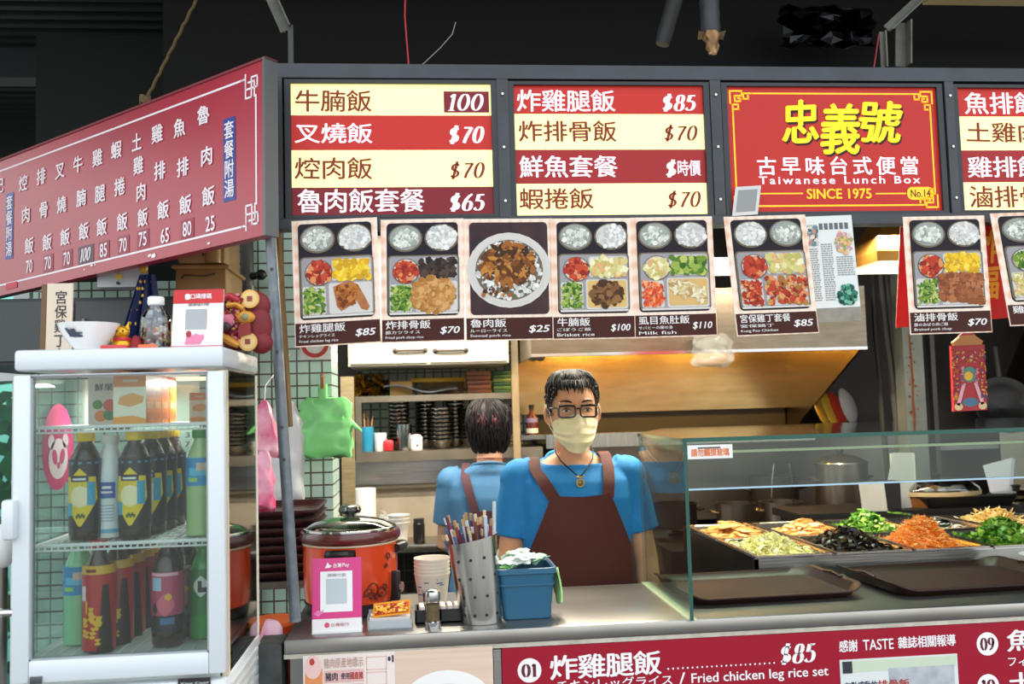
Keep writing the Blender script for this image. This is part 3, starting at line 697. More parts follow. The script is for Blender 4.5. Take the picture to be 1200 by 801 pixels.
m.rect(S, .04 * W, .72 * H, .3 * W, .92 * H, .0007, mat('9fb6b8', .5)); m.speck(S, .06 * W, .74 * H, .28 * W, .9 * H, .001, cm('3d5a6a', 'c08a80', '6a8a90', 'e0d4cc'), 24, .004, .009)
m.speck(S, .64 * W, .64 * H, .95 * W, .84 * H, .001, cm('c98aa0', 'e0b080', '9aa060', 'd9c8c0'), 40, .005, .01, ine(.8 * W, .74 * H, .16 * W, .1 * H))
m.speck(S, .58 * W, .16 * H, .95 * W, .34 * H, .001, cm('1f5a4c', '2d7a60', '143c38', '6fb094'), 50, .005, .01, ine(.77 * W, .25 * H, .19 * W, .095 * H))
m.build('newsprint', t, smooth=False)
# small laminated sheet taped to the lightbox corner (its square code is left plain)
S = sheet_px((858, 253), (888, 251), (862, 219), -.006)
t = thing('laminated_note', 'small grey laminated note taped under the shop sign corner', 'note', tuple(S.P(S.W / 2, 0)))
MB().slab(S, 0, 0, S.W, S.H, -.001, 0, mat('c9c9c9', .3, coat=.5)).build('sheet', t)
MB().slab(S, .12 * S.W, .12 * S.H, .88 * S.W, .88 * S.H, 0, .0006, mat('8d8f91', .45)).build('print_area', t)
# red hanging banner with gilt characters behind the right posters
S = sheet_px((1050, 384), (1182, 372), (1056, 250), .07); W, H = S.W, S.H
t = thing('red_banner', 'red banner with gilt characters behind the right-hand posters', 'banner', tuple(S.P(W / 2, 0)))
MB().slab(S, 0, 0, W, H, -.003, 0, mat('d3121c', .4)).build('sheet', t)
m = MB(); a0, b0 = S.px(1146, 340); a1, b1 = S.px(1180, 280); m.vtext(S, '炸福', (a0 + a1) / 2 - .01, b0 - .03, b1 + .03, .06, .001, mat('f0b040', .3, .3), .03); m.build('gilt_lettering', t, smooth=False)

# ================================================================== COUNTER FRONT PANELS
S = Sheet((0.168, 0.001, 0.45), (1, 0, 0), (0, 0, 1), 2.6, 0.565)
t = thing('menu_signboard', 'long crimson menu panel on the counter front with white numbers', 'panel', (1.4, 0.015, 0.45))
MB().slab(S, 0, 0, 2.6, .565, -.028, 0, mat('98122a', .5, spec=.25)).build('board', t)
l = MB(); TW2 = mat('f4eef0', .5); MRN = mat('5d0f1e', .5)
def bx(X0, Y0, X1, Y1): return pbx(S, X0, Y0, X1, Y1)
def pbx(S, X0, Y0, X1, Y1): return (S.px(X0, (Y0 + Y1) / 2)[0], S.px((X0 + X1) / 2, Y1)[1], S.px(X1, (Y0 + Y1) / 2)[0], S.px((X0 + X1) / 2, Y0)[1])
def disc(cx, cy, n):
    l = MB()
    a, b = S.px(cx, cy); l.ell(S, a, b, .0275, .0275, .0006, TW2, 32); l.price(S, n, a - .018, b - .015, a + .019, b + .015, .0012, MRN, wt=.2, shear=.0); l.build('number_badge', t, smooth=False)
disc(620.5, 785, '01'); disc(1157, 754, '09'); disc(1158, 803, '10'); disc(622, 838, '02')
def rowt(s, X0, X1, Y, h, kind):
    l = MB()
    a0 = S.px(X0, Y)[0]; a1 = S.px(X1, Y)[0]; b = S.px((X0 + X1) / 2, Y)[1]
    if kind == 'c': l.cjk(S, s, a0, b - h / 2, a1, b + h / 2, .0008, TW2, .022, .95)
    elif kind == 'p': l.price(S, s, a0, b - h / 2, a1, b + h / 2, .0008, TW2, wt=.2)
    else: l.text(S, s, a0, b - h / 2, a1, b + h / 2, .0008, TW2, kind)
    l.build('price' if kind == 'p' else ('dish_name' if h > .04 else 'small_text'), t, smooth=False)
rowt('炸雞腿飯', 644, 775, 779, .054, 'c'); rowt('$85', 912, 960, 765, .045, 'p')
rowt('チキンレッグライス', 652, 788, 799.5, .024, .012); rowt('/', 796, 803, 794, .026, .01); rowt('Fried chicken leg rice set', 810, 971, 791.5, .029, .014)
a0, b0 = S.px(783, 781); a1, b1 = S.px(907, 774.5); bm = (b0 + b1) / 2
for i in range(23): l.ell(S, a0 + (a1 - a0) * i / 22, bm - .004, .0022, .0022, .0006, TW2, 8)
rowt('感謝', 983, 1005, 756.5, .027, 'c'); rowt('TASTE', 1011, 1047, 754.5, .025, .012); rowt('雜誌相關報導', 1052, 1120, 751, .027, 'c')
l.build('dotted_line', t, smooth=False)
rowt('魚排飯', 1179, 1282, 748, .05, 'c'); rowt('フィレオフィッシュ', 1181, 1290, 772, .022, .012); rowt('土雞肉飯', 1180, 1310, 797, .05, 'c')
c = MB(); a0 = S.px(984, 780)[0]; a1 = S.px(1122, 780)[0]; b1 = S.px(1053, 769)[1]
c.slab(S, a0, b1 - .2, a1, b1, 0, .0015, mat('d9dcda', .35, coat=.3)); c.rect(S, a0 + .004, b1 - .03, a1 - .004, b1 - .004, .002, mat('c4d0b8', .4)); c.rect(S, a0 + .006, b1 - .032, a0 + .03, b1 - .004, .0024, mat('2c2f36', .5))
c.rect(S, a0 + .12, b1 - .075, a1 - .01, b1 - .025, .0022, mat('9aa0a6', .4, hex2='c4c8cc', scale=30)); c.cjk(S, '有點感動的', a0 + .008, b1 - .075, a0 + .09, b1 - .052, .003, mat('2a3552', .5), .02); c.cjk(S, '排骨飯', a0 + .09, b1 - .075, a0 + .17, b1 - .052, .003, mat('b0342c', .5), .02)
c.build('article_sheet', t, smooth=False, label='pale magazine article print')
# steel gap strip
tag(MB().b2((0.149, 0.0, .5), (0.166, .03, 1.014), STEEL).build('steel_divider'), 'narrow steel upright between the notice posters and the red menu panel', 'strip')
# two notices at the left of the counter front
S = Sheet((-.282, -.002, .52), (1, 0, 0), (0, 0, 1), .205, .503)
t = thing('origin_notice', 'pork origin notice with an orange strip, lower left counter front', 'notice', (-.18, 0, .52)); W, H = S.W, S.H
MB().slab(S, 0, 0, W, H, -.0015, 0, mat('f0e2da', .4, coat=.3)).build('sheet', t)
l = MB(); ORG = mat('e8945a', .4); DKB = mat('3a3440', .5); RDT = mat('b83a34', .5); PKB = mat('e7b8b4', .45)
l.rect(S, .004, 0, .043, H - .03, .0006, ORG); l.ell(S, .022, H - .026, .019, .026, .0008, mat('f2c8c4', .4)); l.ell(S, .02, H - .014, .006, .008, .0012, RDT, 8)
l.cjk(S, '豬肉原產地標示', .046, H - .03, .135, H - .008, .0012, mat('c9a09a', .5), .012)
for i in range(5):
    b = H - .058 - i * .032
    l.rect(S, .046, b - .005, .135, b + .023, .0006, PKB)
    l.cjk(S, '豬肉', .049, b, .078, b + .018, .0012, DKB, .03); l.cjk(S, '使用', .084, b + .002, .104, b + .016, .0012, DKB, .03); l.cjk(S, '國產豬', .104, b + .001, .134, b + .017, .0012, RDT, .03)
for i in range(4): l.line(S, [(.142, H - .038 - i * .034), (.186, H - .038 - i * .034), (.186, H - .01 - i * .034), (.142, H - .01 - i * .034)], .002, .0008, PKB, True)
l.ell(S, .193, H - .016, .0035, .0055, .0012, DKB, 8); l.rect(S, .199, H - .024, .203, H - .008, .0012, DKB)
l.build('print', t, smooth=False)
S = Sheet((-.077, -.002, .52), (1, 0, 0), (0, 0, 1), .224, .503)
t = thing('noodle_bowl_poster', 'poster of a white bowl on pale wood, lower counter front', 'poster', (.03, 0, .52)); W, H = S.W, S.H
MB().slab(S, 0, 0, W, H, -.0015, 0, mat('e6cdbb', .4, hex2='d9b8a2', scale=5, stretch=(1, 1, 24), coat=.3)).build('sheet', t)
l = MB(); cb = S.px(523, 815)[1]; ca = S.px(523, 800)[0]
l.ell(S, ca, cb - .04, .115, .098, .0008, mat('f2efec', .35), 40); l.ell(S, ca, cb - .038, .09, .066, .0014, mat('d8d2cc', .35), 40)
l.speck(S, ca - .085, cb - .1, ca + .085, cb + .03, .002, cm('b5471c', '8c3015', 'd27a30', 'e0a050', '6e2410'), 220, .004, .011, ine(ca, cb - .038, .08, .058))
l.build('bowl_picture', t, smooth=False)

# ================================================================== GLASS DISPLAY CASE
GX = 0.612; GZ = 1.476; GL = glass_mat('eef7f4', 1.0, .015, .015); GE = mat('0d4f42', .12, coat=.6)
t = thing('glass_display_case', 'frameless green-edged glass guard standing on the right of the counter', 'glass case', (1.6, .23, CZ))
m = MB(); m.b2((GX, -.010, CZ), (GX + .007, .46, GZ), glass_mat('e9f4f0', .38, .02, .02)); m.build('side_pane', t)
m = MB(); zl = at(806, 573, -.01).z; m.b2((GX + .007, -.012, zl), (3.1, -.004, GZ), GL); m.build('front_pane', t)
m = MB(); top = [(GX, -.014), (3.1, -.014), (3.1, .92), (.80, .92), (GX, .46)]
m.add([(x, y, GZ) for x, y in top] + [(x, y, GZ + .008) for x, y in top], [(4, 3, 2, 1, 0), (5, 6, 7, 8, 9)] + [(i, (i + 1) % 5, 5 + (i + 1) % 5, 5 + i) for i in range(5)], glass_mat('dcece6', 1.7, .06, .12)); m.build('top_pane', t, smooth=False)
m = MB(); m.b2((GX, -.0165, GZ - .001), (3.1, -.0135, GZ + .009), GE); m.b2((GX - .0025, -.014, GZ), (GX, .46, GZ + .008), GE); m.b2((GX - .001, -.013, CZ), (GX + .0075, -.010, GZ), GE); m.tube([(GX, .461, GZ + .004), (.80, .921, GZ + .004), (3.1, .921, GZ + .004)], .003, GE, 6)
m.build('polished_edge', t, label='dark green polished glass edges')
m = MB(); SEAL_REFL = mat('d9dbb4', .4); m.b2((GX - .006, -.008, CZ), (GX + .014, .46, CZ + .004), SEAL_REFL); m.b2((GX + .007, -.004, GZ - .03), (3.1, .0, GZ - .024), SEAL_REFL); m.b2((GX + .008, -.0125, zl - .003), (3.1, -.0035, zl + .001), mat('a8c6d8', .2)); m.build('seal_and_reflection', t, label='cream silicone sealant, and a strip painted as a reflected line')  # the upper cream strip stands in for a reflected line in the front glass
S = Sheet((0, -.0125, 0), (1, 0, 0), (0, 0, 1)); a0, b0 = S.px(806, 538); a1, b1 = S.px(858, 520)
t = thing('glass_sticker', 'white paper strip with orange writing stuck on the front glass', 'sticker', tuple(S.P((a0 + a1) / 2, b0)))
MB().slab(S, a0, b0, a1, b1, 0, .0008, mat('e9e6e2', .5)).build('paper', t)
m = MB(); m.cjk(S, '請勿觸摸玻璃', a0 + .008, b0 + .006, a1 - .008, b0 + .024, .0014, mat('e2773c', .5), .03); m.rect(S, a0 + .025, b1 - .009, a1 - .03, b1 - .005, .0012, mat('5a5a60', .5)); m.build('writing', t, smooth=False)

# ================================================================== BAIN-MARIE WITH FOOD PANS (stands behind the counter)
WZ = 1.105; wx0, wy0, wy1 = 0.955, 0.505, 1.27
t = thing('food_warmer', 'stainless bain-marie cart that holds the rows of food pans', 'food warmer', (1.7, .9, .1))
m = MB(); WS = mat('77706a', .3, 1.0, '5d564f', 4, .1); m.b2((wx0, wy0, .25), (2.9, wy0 + .012, WZ), STEEL); m.b2((wx0, wy0, .25), (wx0 + .012, wy1, WZ), WS); m.b2((wx0, wy1 - .012, .25), (2.9, wy1, WZ), WS); m.b2((2.888, wy0, .25), (2.9, wy1, WZ), WS); m.b2((wx0, wy0, .25), (2.9, wy1, .28), WS)
for x in (wx0 + .05, 2.8):
    for y in (wy0 + .05, wy1 - .05): m.cyl((x, y, 0), (x, y, .25), .02, STEELD)
m.build('tank', t)
m = MB(); cell = .247; pd = .372
for i in range(9): m.b2((wx0 + i * cell - .004 if i else wx0, wy0, WZ), (wx0 + i * cell + .004 if i else wx0 + .012, wy1, WZ + .004), STEELB if i == 0 else STEELD)
for y in (wy0, wy0 + pd + .002, wy1 - .01): m.b2((wx0, y, WZ), (2.9, y + .009, WZ + .0042), STEELB)
m.build('rim_grid', t)
def pan(i, j, label):
    x0, x1 = wx0 + i * cell + .012, wx0 + (i + 1) * cell - .008; y0 = wy0 + .012 + j * (pd + .004); y1 = y0 + pd - .012; z1 = WZ + .008; m = MB()
    def rg(ins, z): return [Vector((a, b, z)) for a, b in m.rpts(x0 + ins, y0 + ins, x1 - ins, y1 - ins, .02 if ins > 0 else .012)]
    m.loft([rg(-.006, z1 - .003), rg(-.006, z1), rg(.008, z1), rg(.012, z1 - .004), rg(.02, z1 - .06), rg(.03, z1 - .065)], mat('d6d0c6', .25, 1.0, 'c4bdb2', 10), cap=False)
    m.poly(Sheet((0, 0, z1 - .065), (1, 0, 0), (0, 1, 0)), m.rpts(x0 + .03, y0 + .03, x1 - .03, y1 - .03, .018), 0, STEELD)
    tag(m.build('food_pan'), label, 'pan', 'food pans in the bain-marie'); return x0, x1, y0, y1, z1
def pile(name, label, box, peak, mats, n, shape, size, cover=1.0, base=None, seed=1, off=(0, 0), low=-.02):
    """a heap of cooked food: a mound with n separate pieces lying over it, one uncountable mass"""
    rnd = random.Random(seed); x0, x1, y0, y1, z1 = box; cx, cy = (x0 + x1) / 2 + off[0], (y0 + y1) / 2 + off[1]; rx, ry = (x1 - x0) / 2 - .018, (y1 - y0) / 2 - .018; m = MB(); rx *= cover; ry *= cover
    def hgt(u, v): q_ = min(1, math.sqrt(u * u + v * v) * .95); return z1 + low + peak * (math.cos(q_ * math.pi) * .5 + .5)
    N = 14; rows = []
    for i in range(N + 1):
        r_ = []
        for j in range(N + 1):
            u, v = -1 + 2 * j / N, -1 + 2 * i / N; r_.append((cx + u * rx, cy + v * ry, hgt(u, v) - .004 + rnd.uniform(-.002, .002)))
        rows.append(r_)
    m.grid(rows, base or mats[0])
    for i in range(n):
        u, v = rnd.uniform(-1, 1), rnd.uniform(-1, 1); p = Vector((cx + u * rx, cy + v * ry, hgt(u, v) + rnd.uniform(0, .006))); mm = mats[rnd.randrange(len(mats))]
        d = Vector((rnd.uniform(-1, 1), rnd.uniform(-1, 1), rnd.uniform(-.45, .45))).normalized(); s = size * rnd.uniform(.6, 1.3); w = d.orthogonal().normalized(); w = (Matrix.Rotation(rnd.uniform(0, 6.28), 3, d) @ w)
        if shape == 'strip':
            bnd = w * s * rnd.uniform(-.3, .3); m.tube([p - d * s, p + bnd, p + d * s], [s * .07, s * .1, s * .07], mm, 4)
        elif shape == 'leaf':
            k = d.cross(w) * s * .25; m.grid([[p - d * s, p - d * s * .9 + w * .001], [p - d * s * .3 - w * s * .35 + k, p - d * s * .3 + w * s * .35 + k], [p + d * s * .4 - w * s * .4, p + d * s * .4 + w * s * .4], [p + d * s + k, p + d * s + w * .001 + k]], mm)
        elif shape == 'curl':
            k = d.cross(w); pts = [p + d * s * math.cos(a) + w * s * math.sin(a) * .7 + k * s * .2 * math.sin(2 * a) for a in (0, .8, 1.6, 2.4, 3.1)]
            m.grid([[q_, q_ + k * s * .5 + w * .002] for q_ in pts], mm, .0012)
        elif shape == 'slab':
            a_ = rnd.uniform(0, 6.28); K = 9; top_ = [p + Vector((s * rnd.uniform(.75, 1.1) * math.cos(6.28 * j / K), s * rnd.uniform(.38, .6) * math.sin(6.28 * j / K), rnd.uniform(-.002, .002))) for j in range(K)]; Rm = Matrix.Rotation(a_, 3, 'Z') @ Matrix.Rotation(rnd.uniform(-.35, .35), 3, 'X'); top_ = [p + Rm @ (q_ - p) for q_ in top_]; dn = Vector((0, 0, -.008)); m.loft([[p + (q_ - p) * .8 + dn for q_ in top_], [q_ + dn * .5 for q_ in top_], [p + (q_ - p) * .82 for q_ in top_], [p + (q_ - p) * .3 + Vector((0, 0, .002)) for q_ in top_]], mm)
        else:
            m.ball(p, (s, s * rnd.uniform(.5, .8), s * rnd.uniform(.35, .6)), mm, 7, 5, Matrix.Rotation(rnd.uniform(0, 6.28), 3, 'Z') @ Matrix.Rotation(rnd.uniform(-.4, .4), 3, 'X'))
    return tag(m.build(name), label, 'food', None, 'stuff')
def fm(*hs): return [mat(h, .35, spec=.6) for h in hs]
P = [pan(0, 0, 'front pan of pale cabbage, leftmost of the front row'), pan(1, 0, 'front pan of black fungus beside the cabbage'), pan(2, 0, 'front pan heaped with orange carrot'), pan(3, 0, 'front pan of green leaves at the right'),
     pan(0, 1, 'rear pan of fried fillets, leftmost of the back row'), pan(1, 1, 'rear pan of fried strips behind the black fungus'), pan(2, 1, 'rear pan of green stir-fry behind the carrot'), pan(3, 1, 'nearly empty rear pan with a few onion slices'), pan(4, 1, 'rear pan of pale yellow bamboo shoots')]
pan(4, 0, 'front pan cut by the right photo edge')
pile('cabbage', 'pale yellow shredded stir-fried cabbage in the left front pan', P[0], .045, fm('f6ecb4', 'efe29c', 'fbf6da', 'f2e8ac', 'e8dc88'), 520, 'curl', .016, seed=2)
pile('black_fungus', 'dark brown black fungus strips in the second front pan', P[1], .055, fm('1f1512', '2c1d18', '140e0c', '3a2418'), 420, 'curl', .018, base=mat('1a1210', .4), seed=3)
pile('shredded_carrot', 'bright orange shredded carrot heap in the front pan', P[2], .085, fm('ff9a2c', 'fa8418', 'ffab48', 'f57a14', 'ffbe6c'), 1500, 'strip', .017, .95, seed=4)
pile('leafy_greens', 'bright green cut leaves and stalks in the right front pan', P[3], .07, fm('5a9a28', '3d7c1c', '8cbc3a', 'a9cc5a', '2f6818'), 420, 'leaf', .022, .85, seed=5, off=(.03, 0))
pile('fried_fillet', 'golden brown fried fillets in the left rear pan', P[4], .05, fm('d09a58', 'bc8444', 'deb074', 'a87038', 'c48e4c'), 75, 'slab', .042, seed=6)
pile('fried_strips', 'light brown fried tofu strips in the rear pan behind black fungus', P[5], .05, fm('dca05c', 'c98a48', 'ecc088', 'b87838'), 120, 'slab', .026, seed=7, off=(.01, -.03))
pile('green_stir_fry', 'bright green stir-fried vegetable heap in the rear pan', P[6], .065, fm('6aa83a', '4c8a22', '94c04a', '3a7018', 'b0d070'), 520, 'leaf', .02, .9, seed=8, off=(-.01, -.02))
pile('onion_slices', 'few translucent onion slices left in the almost empty rear pan', P[7], .02, fm('e4ddc8', 'd8d0b8', 'f0ead8'), 50, 'curl', .016, .6, base=mat('a49c90', .4), seed=9, low=-.035, off=(.04, -.05))
pile('bamboo_shoots', 'pale yellow sliced bamboo shoots in the right rear pan', P[8], .05, fm('f0d48c', 'e8c470', 'f6e2ac', 'dcb45c'), 420, 'strip', .026, seed=10)
pile('leafy_greens', 'green leaves in the pan cut by the right photo edge', (wx0 + 4 * cell + .012, wx0 + 5 * cell - .008, P[0][2], P[0][3], P[0][4]), .06, fm('5a9a28', '3d7c1c', '8cbc3a'), 160, 'leaf', .022, seed=11)
# steel ladle lying over the rear pans
m = MB(); m.tube([at(1040, 598, .98), at(1065, 601, .95), at(1098, 612, .90)], [.007, .008, .008], CHROME, 8); m.ball(at(1104, 613, .88), (.03, .022, .014), CHROME)
tag(m.build('serving_spoon'), 'shiny steel serving spoon resting between the rear pans', 'spoon')

# ================================================================== BROWN SERVING TRAYS on the counter
TRB = mat('3a2220', .6, hex2='412825', scale=8, spec=.2, bump=.05, bscale=300); TRR = mat('301c1a', .42, spec=.35)
def serving_tray(cx, cy, w, d, rz, label):
    t = thing('serving_tray', label, 'tray', (cx, cy, CZ), 'serving trays on the counter', rz); m = MB(); M = Matrix.Translation((cx, cy, CZ)) @ Matrix.Rotation(rz, 4, 'Z')
    def rg(ins, z, up=0.0):
        o = []
        for a, b in m.rpts(-w / 2 + ins, -d / 2 + ins, w / 2 - ins, d / 2 - ins, .05):
            k = max(0, (abs(a) / (w / 2) - .86) / .14); o.append(M @ Vector((a, b, z + up * k)))
        return o
    m.loft([rg(.025, 0), rg(.012, .004), rg(.0, .016, .012), rg(-.006, .017, .012), rg(-.006, .020, .012), rg(.004, .021, .012), rg(.016, .008), rg(.03, .005)], TRR, cap=False)
    m.poly(Sheet((0, 0, 0), (1, 0, 0), (0, 1, 0)), [(p.x, p.y) for p in rg(.025, 0)][::-1], CZ, TRR); m.build('rim', t)
    m = MB(); r_ = rg(.03, .005); m.add(r_, [tuple(range(len(r_)))], TRB); m.build('surface', t, smooth=False)
    for s in (-1, 1):
        h = MB(); h.tube([M @ Vector((s * (w / 2 - .002), q_ * .05, .031 + .005 * (1 - abs(q_)))) for q_ in (-1, -.5, 0, .5, 1)], .005, TRR, 6); h.build('handle', t)
serving_tray(.875, .30, .46, .345, R(2), 'dark brown serving tray nearest the glass side pane, in front of cabbage')
serving_tray(1.43, .295, .50, .36, R(3), 'dark brown serving tray on the right, in front of the carrot pan')
m = MB(); p = atz(1208, 662, CZ + .02); m.lathe([(.03, -.02), (.034, -.017), (.06, -.004), (.075, .004), (.078, .006), (.074, .006), (.058, -.001), (.03, -.013), (.0001, -.013)], (p.x + .02, .30, CZ + .052), WHITE, 32)
tag(m.build('saucer'), 'white saucer on the right tray, cut by the photo edge', 'saucer')

# ================================================================== THINGS ON THE COUNTER, LEFT HALF
# orange stew pot
cx, cy = -.196, .30
t = thing('electric_stew_pot', 'orange electric stew pot with a dark dragon print and glass lid', 'pot', (cx, cy, CZ)); OR = mat('d9481c', .22, hex2='cf3f15', scale=3, coat=.5)
m = MB(); m.lathe([(.105, .026), (.116, .03), (.119, .05), (.121, .12), (.120, .165), (.121, .172)], (cx, cy, CZ), OR, 40); m.build('body', t)
m = MB(); m.lathe([(.108, 0), (.112, .002), (.116, .02), (.119, .028), (.112, .031)], (cx, cy, CZ), mat('1d1817', .4), 40); m.build('base', t)
m = MB(); m.lathe([(.118, .172), (.122, .173), (.123, .178), (.118, .179)], (cx, cy, CZ), mat('d8c8a8', .4), 40); m.build('trim_ring', t)
m = MB(); m.lathe([(.112, .176), (.124, .178), (.129, .184), (.130, .196), (.126, .205), (.117, .206), (.112, .200)], (cx, cy, CZ), mat('5c2320', .25, coat=.4), 40); m.build('pot_rim', t, label='dark maroon pot rim')
m = MB(); m.lathe([(.117, .206), (.116, .212), (.095, .224), (.06, .233), (.02, .2375), (.001, .238)], (cx, cy, CZ), glass_mat('b8b4ac', 1.6, .05, .12), 40); ld = m.build('lid', t)
m = MB(); m.lathe([(.117, .205), (.1195, .207), (.1195, .212), (.116, .213)], (cx, cy, CZ), CHROME, 40); m.build('lid_rim', ld)
m = MB(); m.lathe([(.012, .237), (.012, .244), (.027, .247), (.03, .254), (.026, .264), (.014, .268), (.0001, .268)], (cx, cy, CZ), mat('161515', .2, coat=.4), 24); m.build('knob', ld)
def onpot(an, z, r_=.1225): a = R(an); return Vector((cx + r_ * math.sin(a), cy - r_ * math.cos(a), CZ + z))
for an in (-7, 90, ):
    m = MB(); rows = []
    m.tube([onpot(an + k, .1565 + (.003 if abs(k) < 12 else 0), .124 + (.014 if abs(k) < 14 else 0)) for k in (-17, -14, -7, 0, 7, 14, 17)], .0115, mat('121111', .3), 8); m.build('handle', t)
m = MB(); rnd = random.Random(5)
def scroll(an, z, s, turns=1.3, d=1):
    return [onpot(an + d * s * 40 * (1 - k / 14) * math.cos(k / 14 * turns * 6.28), z + s * .1 * (1 - k / 14) * math.sin(k / 14 * turns * 6.28), .1222) for k in range(14)]
DKO = mat('5a1c0c', .4)
for an, z, s, d in ((24, .058, .15, 1), (32, .064, .22, -1), (42, .056, .17, 1), (48, .066, .12, -1), (36, .045, .1, 1), (29, .05, .12, 1), (50, .118, .08, 1), (55, .14, .12, -1), (-30, .06, .15, 1), (-38, .058, .12, -1), (-22, .056, .1, 1)): m.tube(scroll(an, z, s, 1.4, d), .0016, DKO, 5)
m.tube([onpot(18 + k * 3.2, .05 + .006 * math.sin(k * 1.3), .1222) for k in range(12)], .0014, DKO, 5); m.build('dragon_print', t, label='dark scrolling print')
m = MB(); m.box(onpot(66, .065, .124), (.016, .03, .075), mat('1b1b1c', .35), R(66), bev=.004); m.cyl(onpot(70, .06, .128), onpot(70, .06, .142), .013, CHROME, n=20); m.build('control_dial', t)
# pink payment stand (square code left out)
def pay_stand(base, w, h, rz, tilt, front, foot, label, top=None, logo='', gname='payment_stand'):
    t = thing(gname, label, 'sign stand', base, 'scan-to-pay stands', rz); u = Vector((math.cos(rz), math.sin(rz), 0)); bk = Vector((-math.sin(rz), math.cos(rz), 0)); v = Vector((0, 0, math.cos(tilt))) + bk * math.sin(tilt)
    S = Sheet(Vector(base) - u * w / 2 + Vector((0, 0, .004)), u, v, w, h); MB().slab(S, 0, 0, w, h, -.004, 0, front).build('panel', t)
    m = MB(); m.prism(Sheet(Vector(base) - u * w / 2, u, bk), [(0, -.004), (w, -.004), (w, .05), (0, .05)], 0, .004, foot); m.build('foot', t); return t, S
t, S = pay_stand((-.2095, .045, CZ), .114, .165, 0, R(6), mat('d81b7e', .3, coat=.4), WHITE, 'hot pink scan-to-pay stand in front of the orange pot')
W, H = S.W, S.H; m = MB(); m.rect(S, 0, 0, W, .028, .0006, mat('eeeaea', .35)); m.rect(S, .019, .043, .093, .135, .0006, mat('f4f2f2', .35)); m.rect(S, .032, .061, .08, .118, .001, mat('c3ccd0', .5))
m.cjk(S, '台灣', .048, .143, .068, .153, .001, TW2, .03); m.text(S, 'Pay', .070, .142, .086, .153, .001, TW2, .02); m.poly(S, [(.03, .143), (.036, .156), (.04, .15), (.046, .147), (.04, .143)], .001, TW2)
m.cjk(S, '台灣銀行', .042, .01, .085, .018, .001, mat('c77a8a', .5), .01); m.ell(S, .034, .014, .006, .006, .001, mat('d84a70', .5), 16); m.cjk(S, '掃碼付款', .035, .122, .079, .130, .001, mat('9a9aa0', .5), .01)
m.poly(S, [(.004, .04), (.012, .048), (.022, .046), (.027, .05), (.024, .041), (.014, .034)], .001, mat('e87ab4', .4)); m.build('print', t, smooth=False)
# box of cards
t = thing('card_box', 'clear plastic box of small coupon cards beside the pink stand', 'box', (-.088, .085, CZ)); CLR = film_mat('dfe6e8', .35, .1)
m = MB()
for lo, hi in (((-.14, .05, CZ), (-.036, .12, CZ + .003)), ((-.14, .05, CZ), (-.138, .12, CZ + .03)), ((-.038, .05, CZ), (-.036, .12, CZ + .03)), ((-.14, .05, CZ), (-.036, .052, CZ + .022)), ((-.14, .118, CZ), (-.036, .12, CZ + .034))): m.b2(lo, hi, CLR)
m.build('tray', t); m = MB(); m.box((-.088, .085, CZ + .0145), (.094, .06, .023), mat('cfc9c4', .6)); m.build('card_stack', t)
m = MB(); cs = Sheet((-.128, .06, CZ + .027), (1, .04, .07), (0, .9, .45), .088, .052); m.slab(cs, 0, 0, .088, .052, -.001, 0, mat('d9922c', .35)); m.rect(cs, .004, .006, .084, .044, .0006, mat('c8501c', .35)); m.speck(cs, .006, .01, .08, .04, .001, cm('f0b83a', '8c1c20', 'e89a2c', 'b02a28', 'f4d070'), 60, .003, .007); m.build('top_card', t, label='orange and red top card')
# black box with sachets
t = thing('toothpick_holder', 'low black holder with white packets behind the pepper shaker', 'holder', (.03, .125, CZ))
m = MB(); BK2 = mat('17171a', .4); m.b2((-.03, .09, CZ), (.092, .16, CZ + .004), BK2)
for lo, hi in (((-.03, .09), (.092, .094)), ((-.03, .156), (.092, .16)), ((-.03, .09), (-.026, .16)), ((.088, .09), (.092, .16)), ((.029, .09), (.033, .16))): m.b2((*lo, CZ), (*hi, CZ + .032), BK2)
m.build('tray', t); m = MB()
for k in range(6): m.box((-.014 + k * .017, .122, CZ + .026), (.012, .05, .026), mat('e5d9d2', .6), R(4), bev=.002)
m.build('packets', t)
# pepper shaker
sxp, syp = .012, .042
t = thing('pepper_shaker', 'small clear pepper shaker with steel cap and base', 'shaker', (sxp, syp, CZ))
m = MB(); m.lathe([(.0185, .0), (.019, .002), (.019, .016), (.017, .018)], (sxp, syp, CZ), CHROME); m.build('base', t)
m = MB(); m.lathe([(.0165, .018), (.0165, .064)], (sxp, syp, CZ), glass_mat('f0f2f0', .6, .03, .02)); m.build('glass_tube', t)
m = MB(); m.lathe([(.0155, .0185), (.0155, .056), (.0001, .058)], (sxp, syp, CZ), mat('8d7444', .9, hex2='5e4e34', scale=300)); m.build('pepper', t)
m = MB(); m.lathe([(.018, .064), (.0185, .066), (.0185, .080), (.017, .085), (.010, .089), (.0001, .09)], (sxp, syp, CZ), mat('b8b8b8', .2, 1.0)); m.build('cap', t)
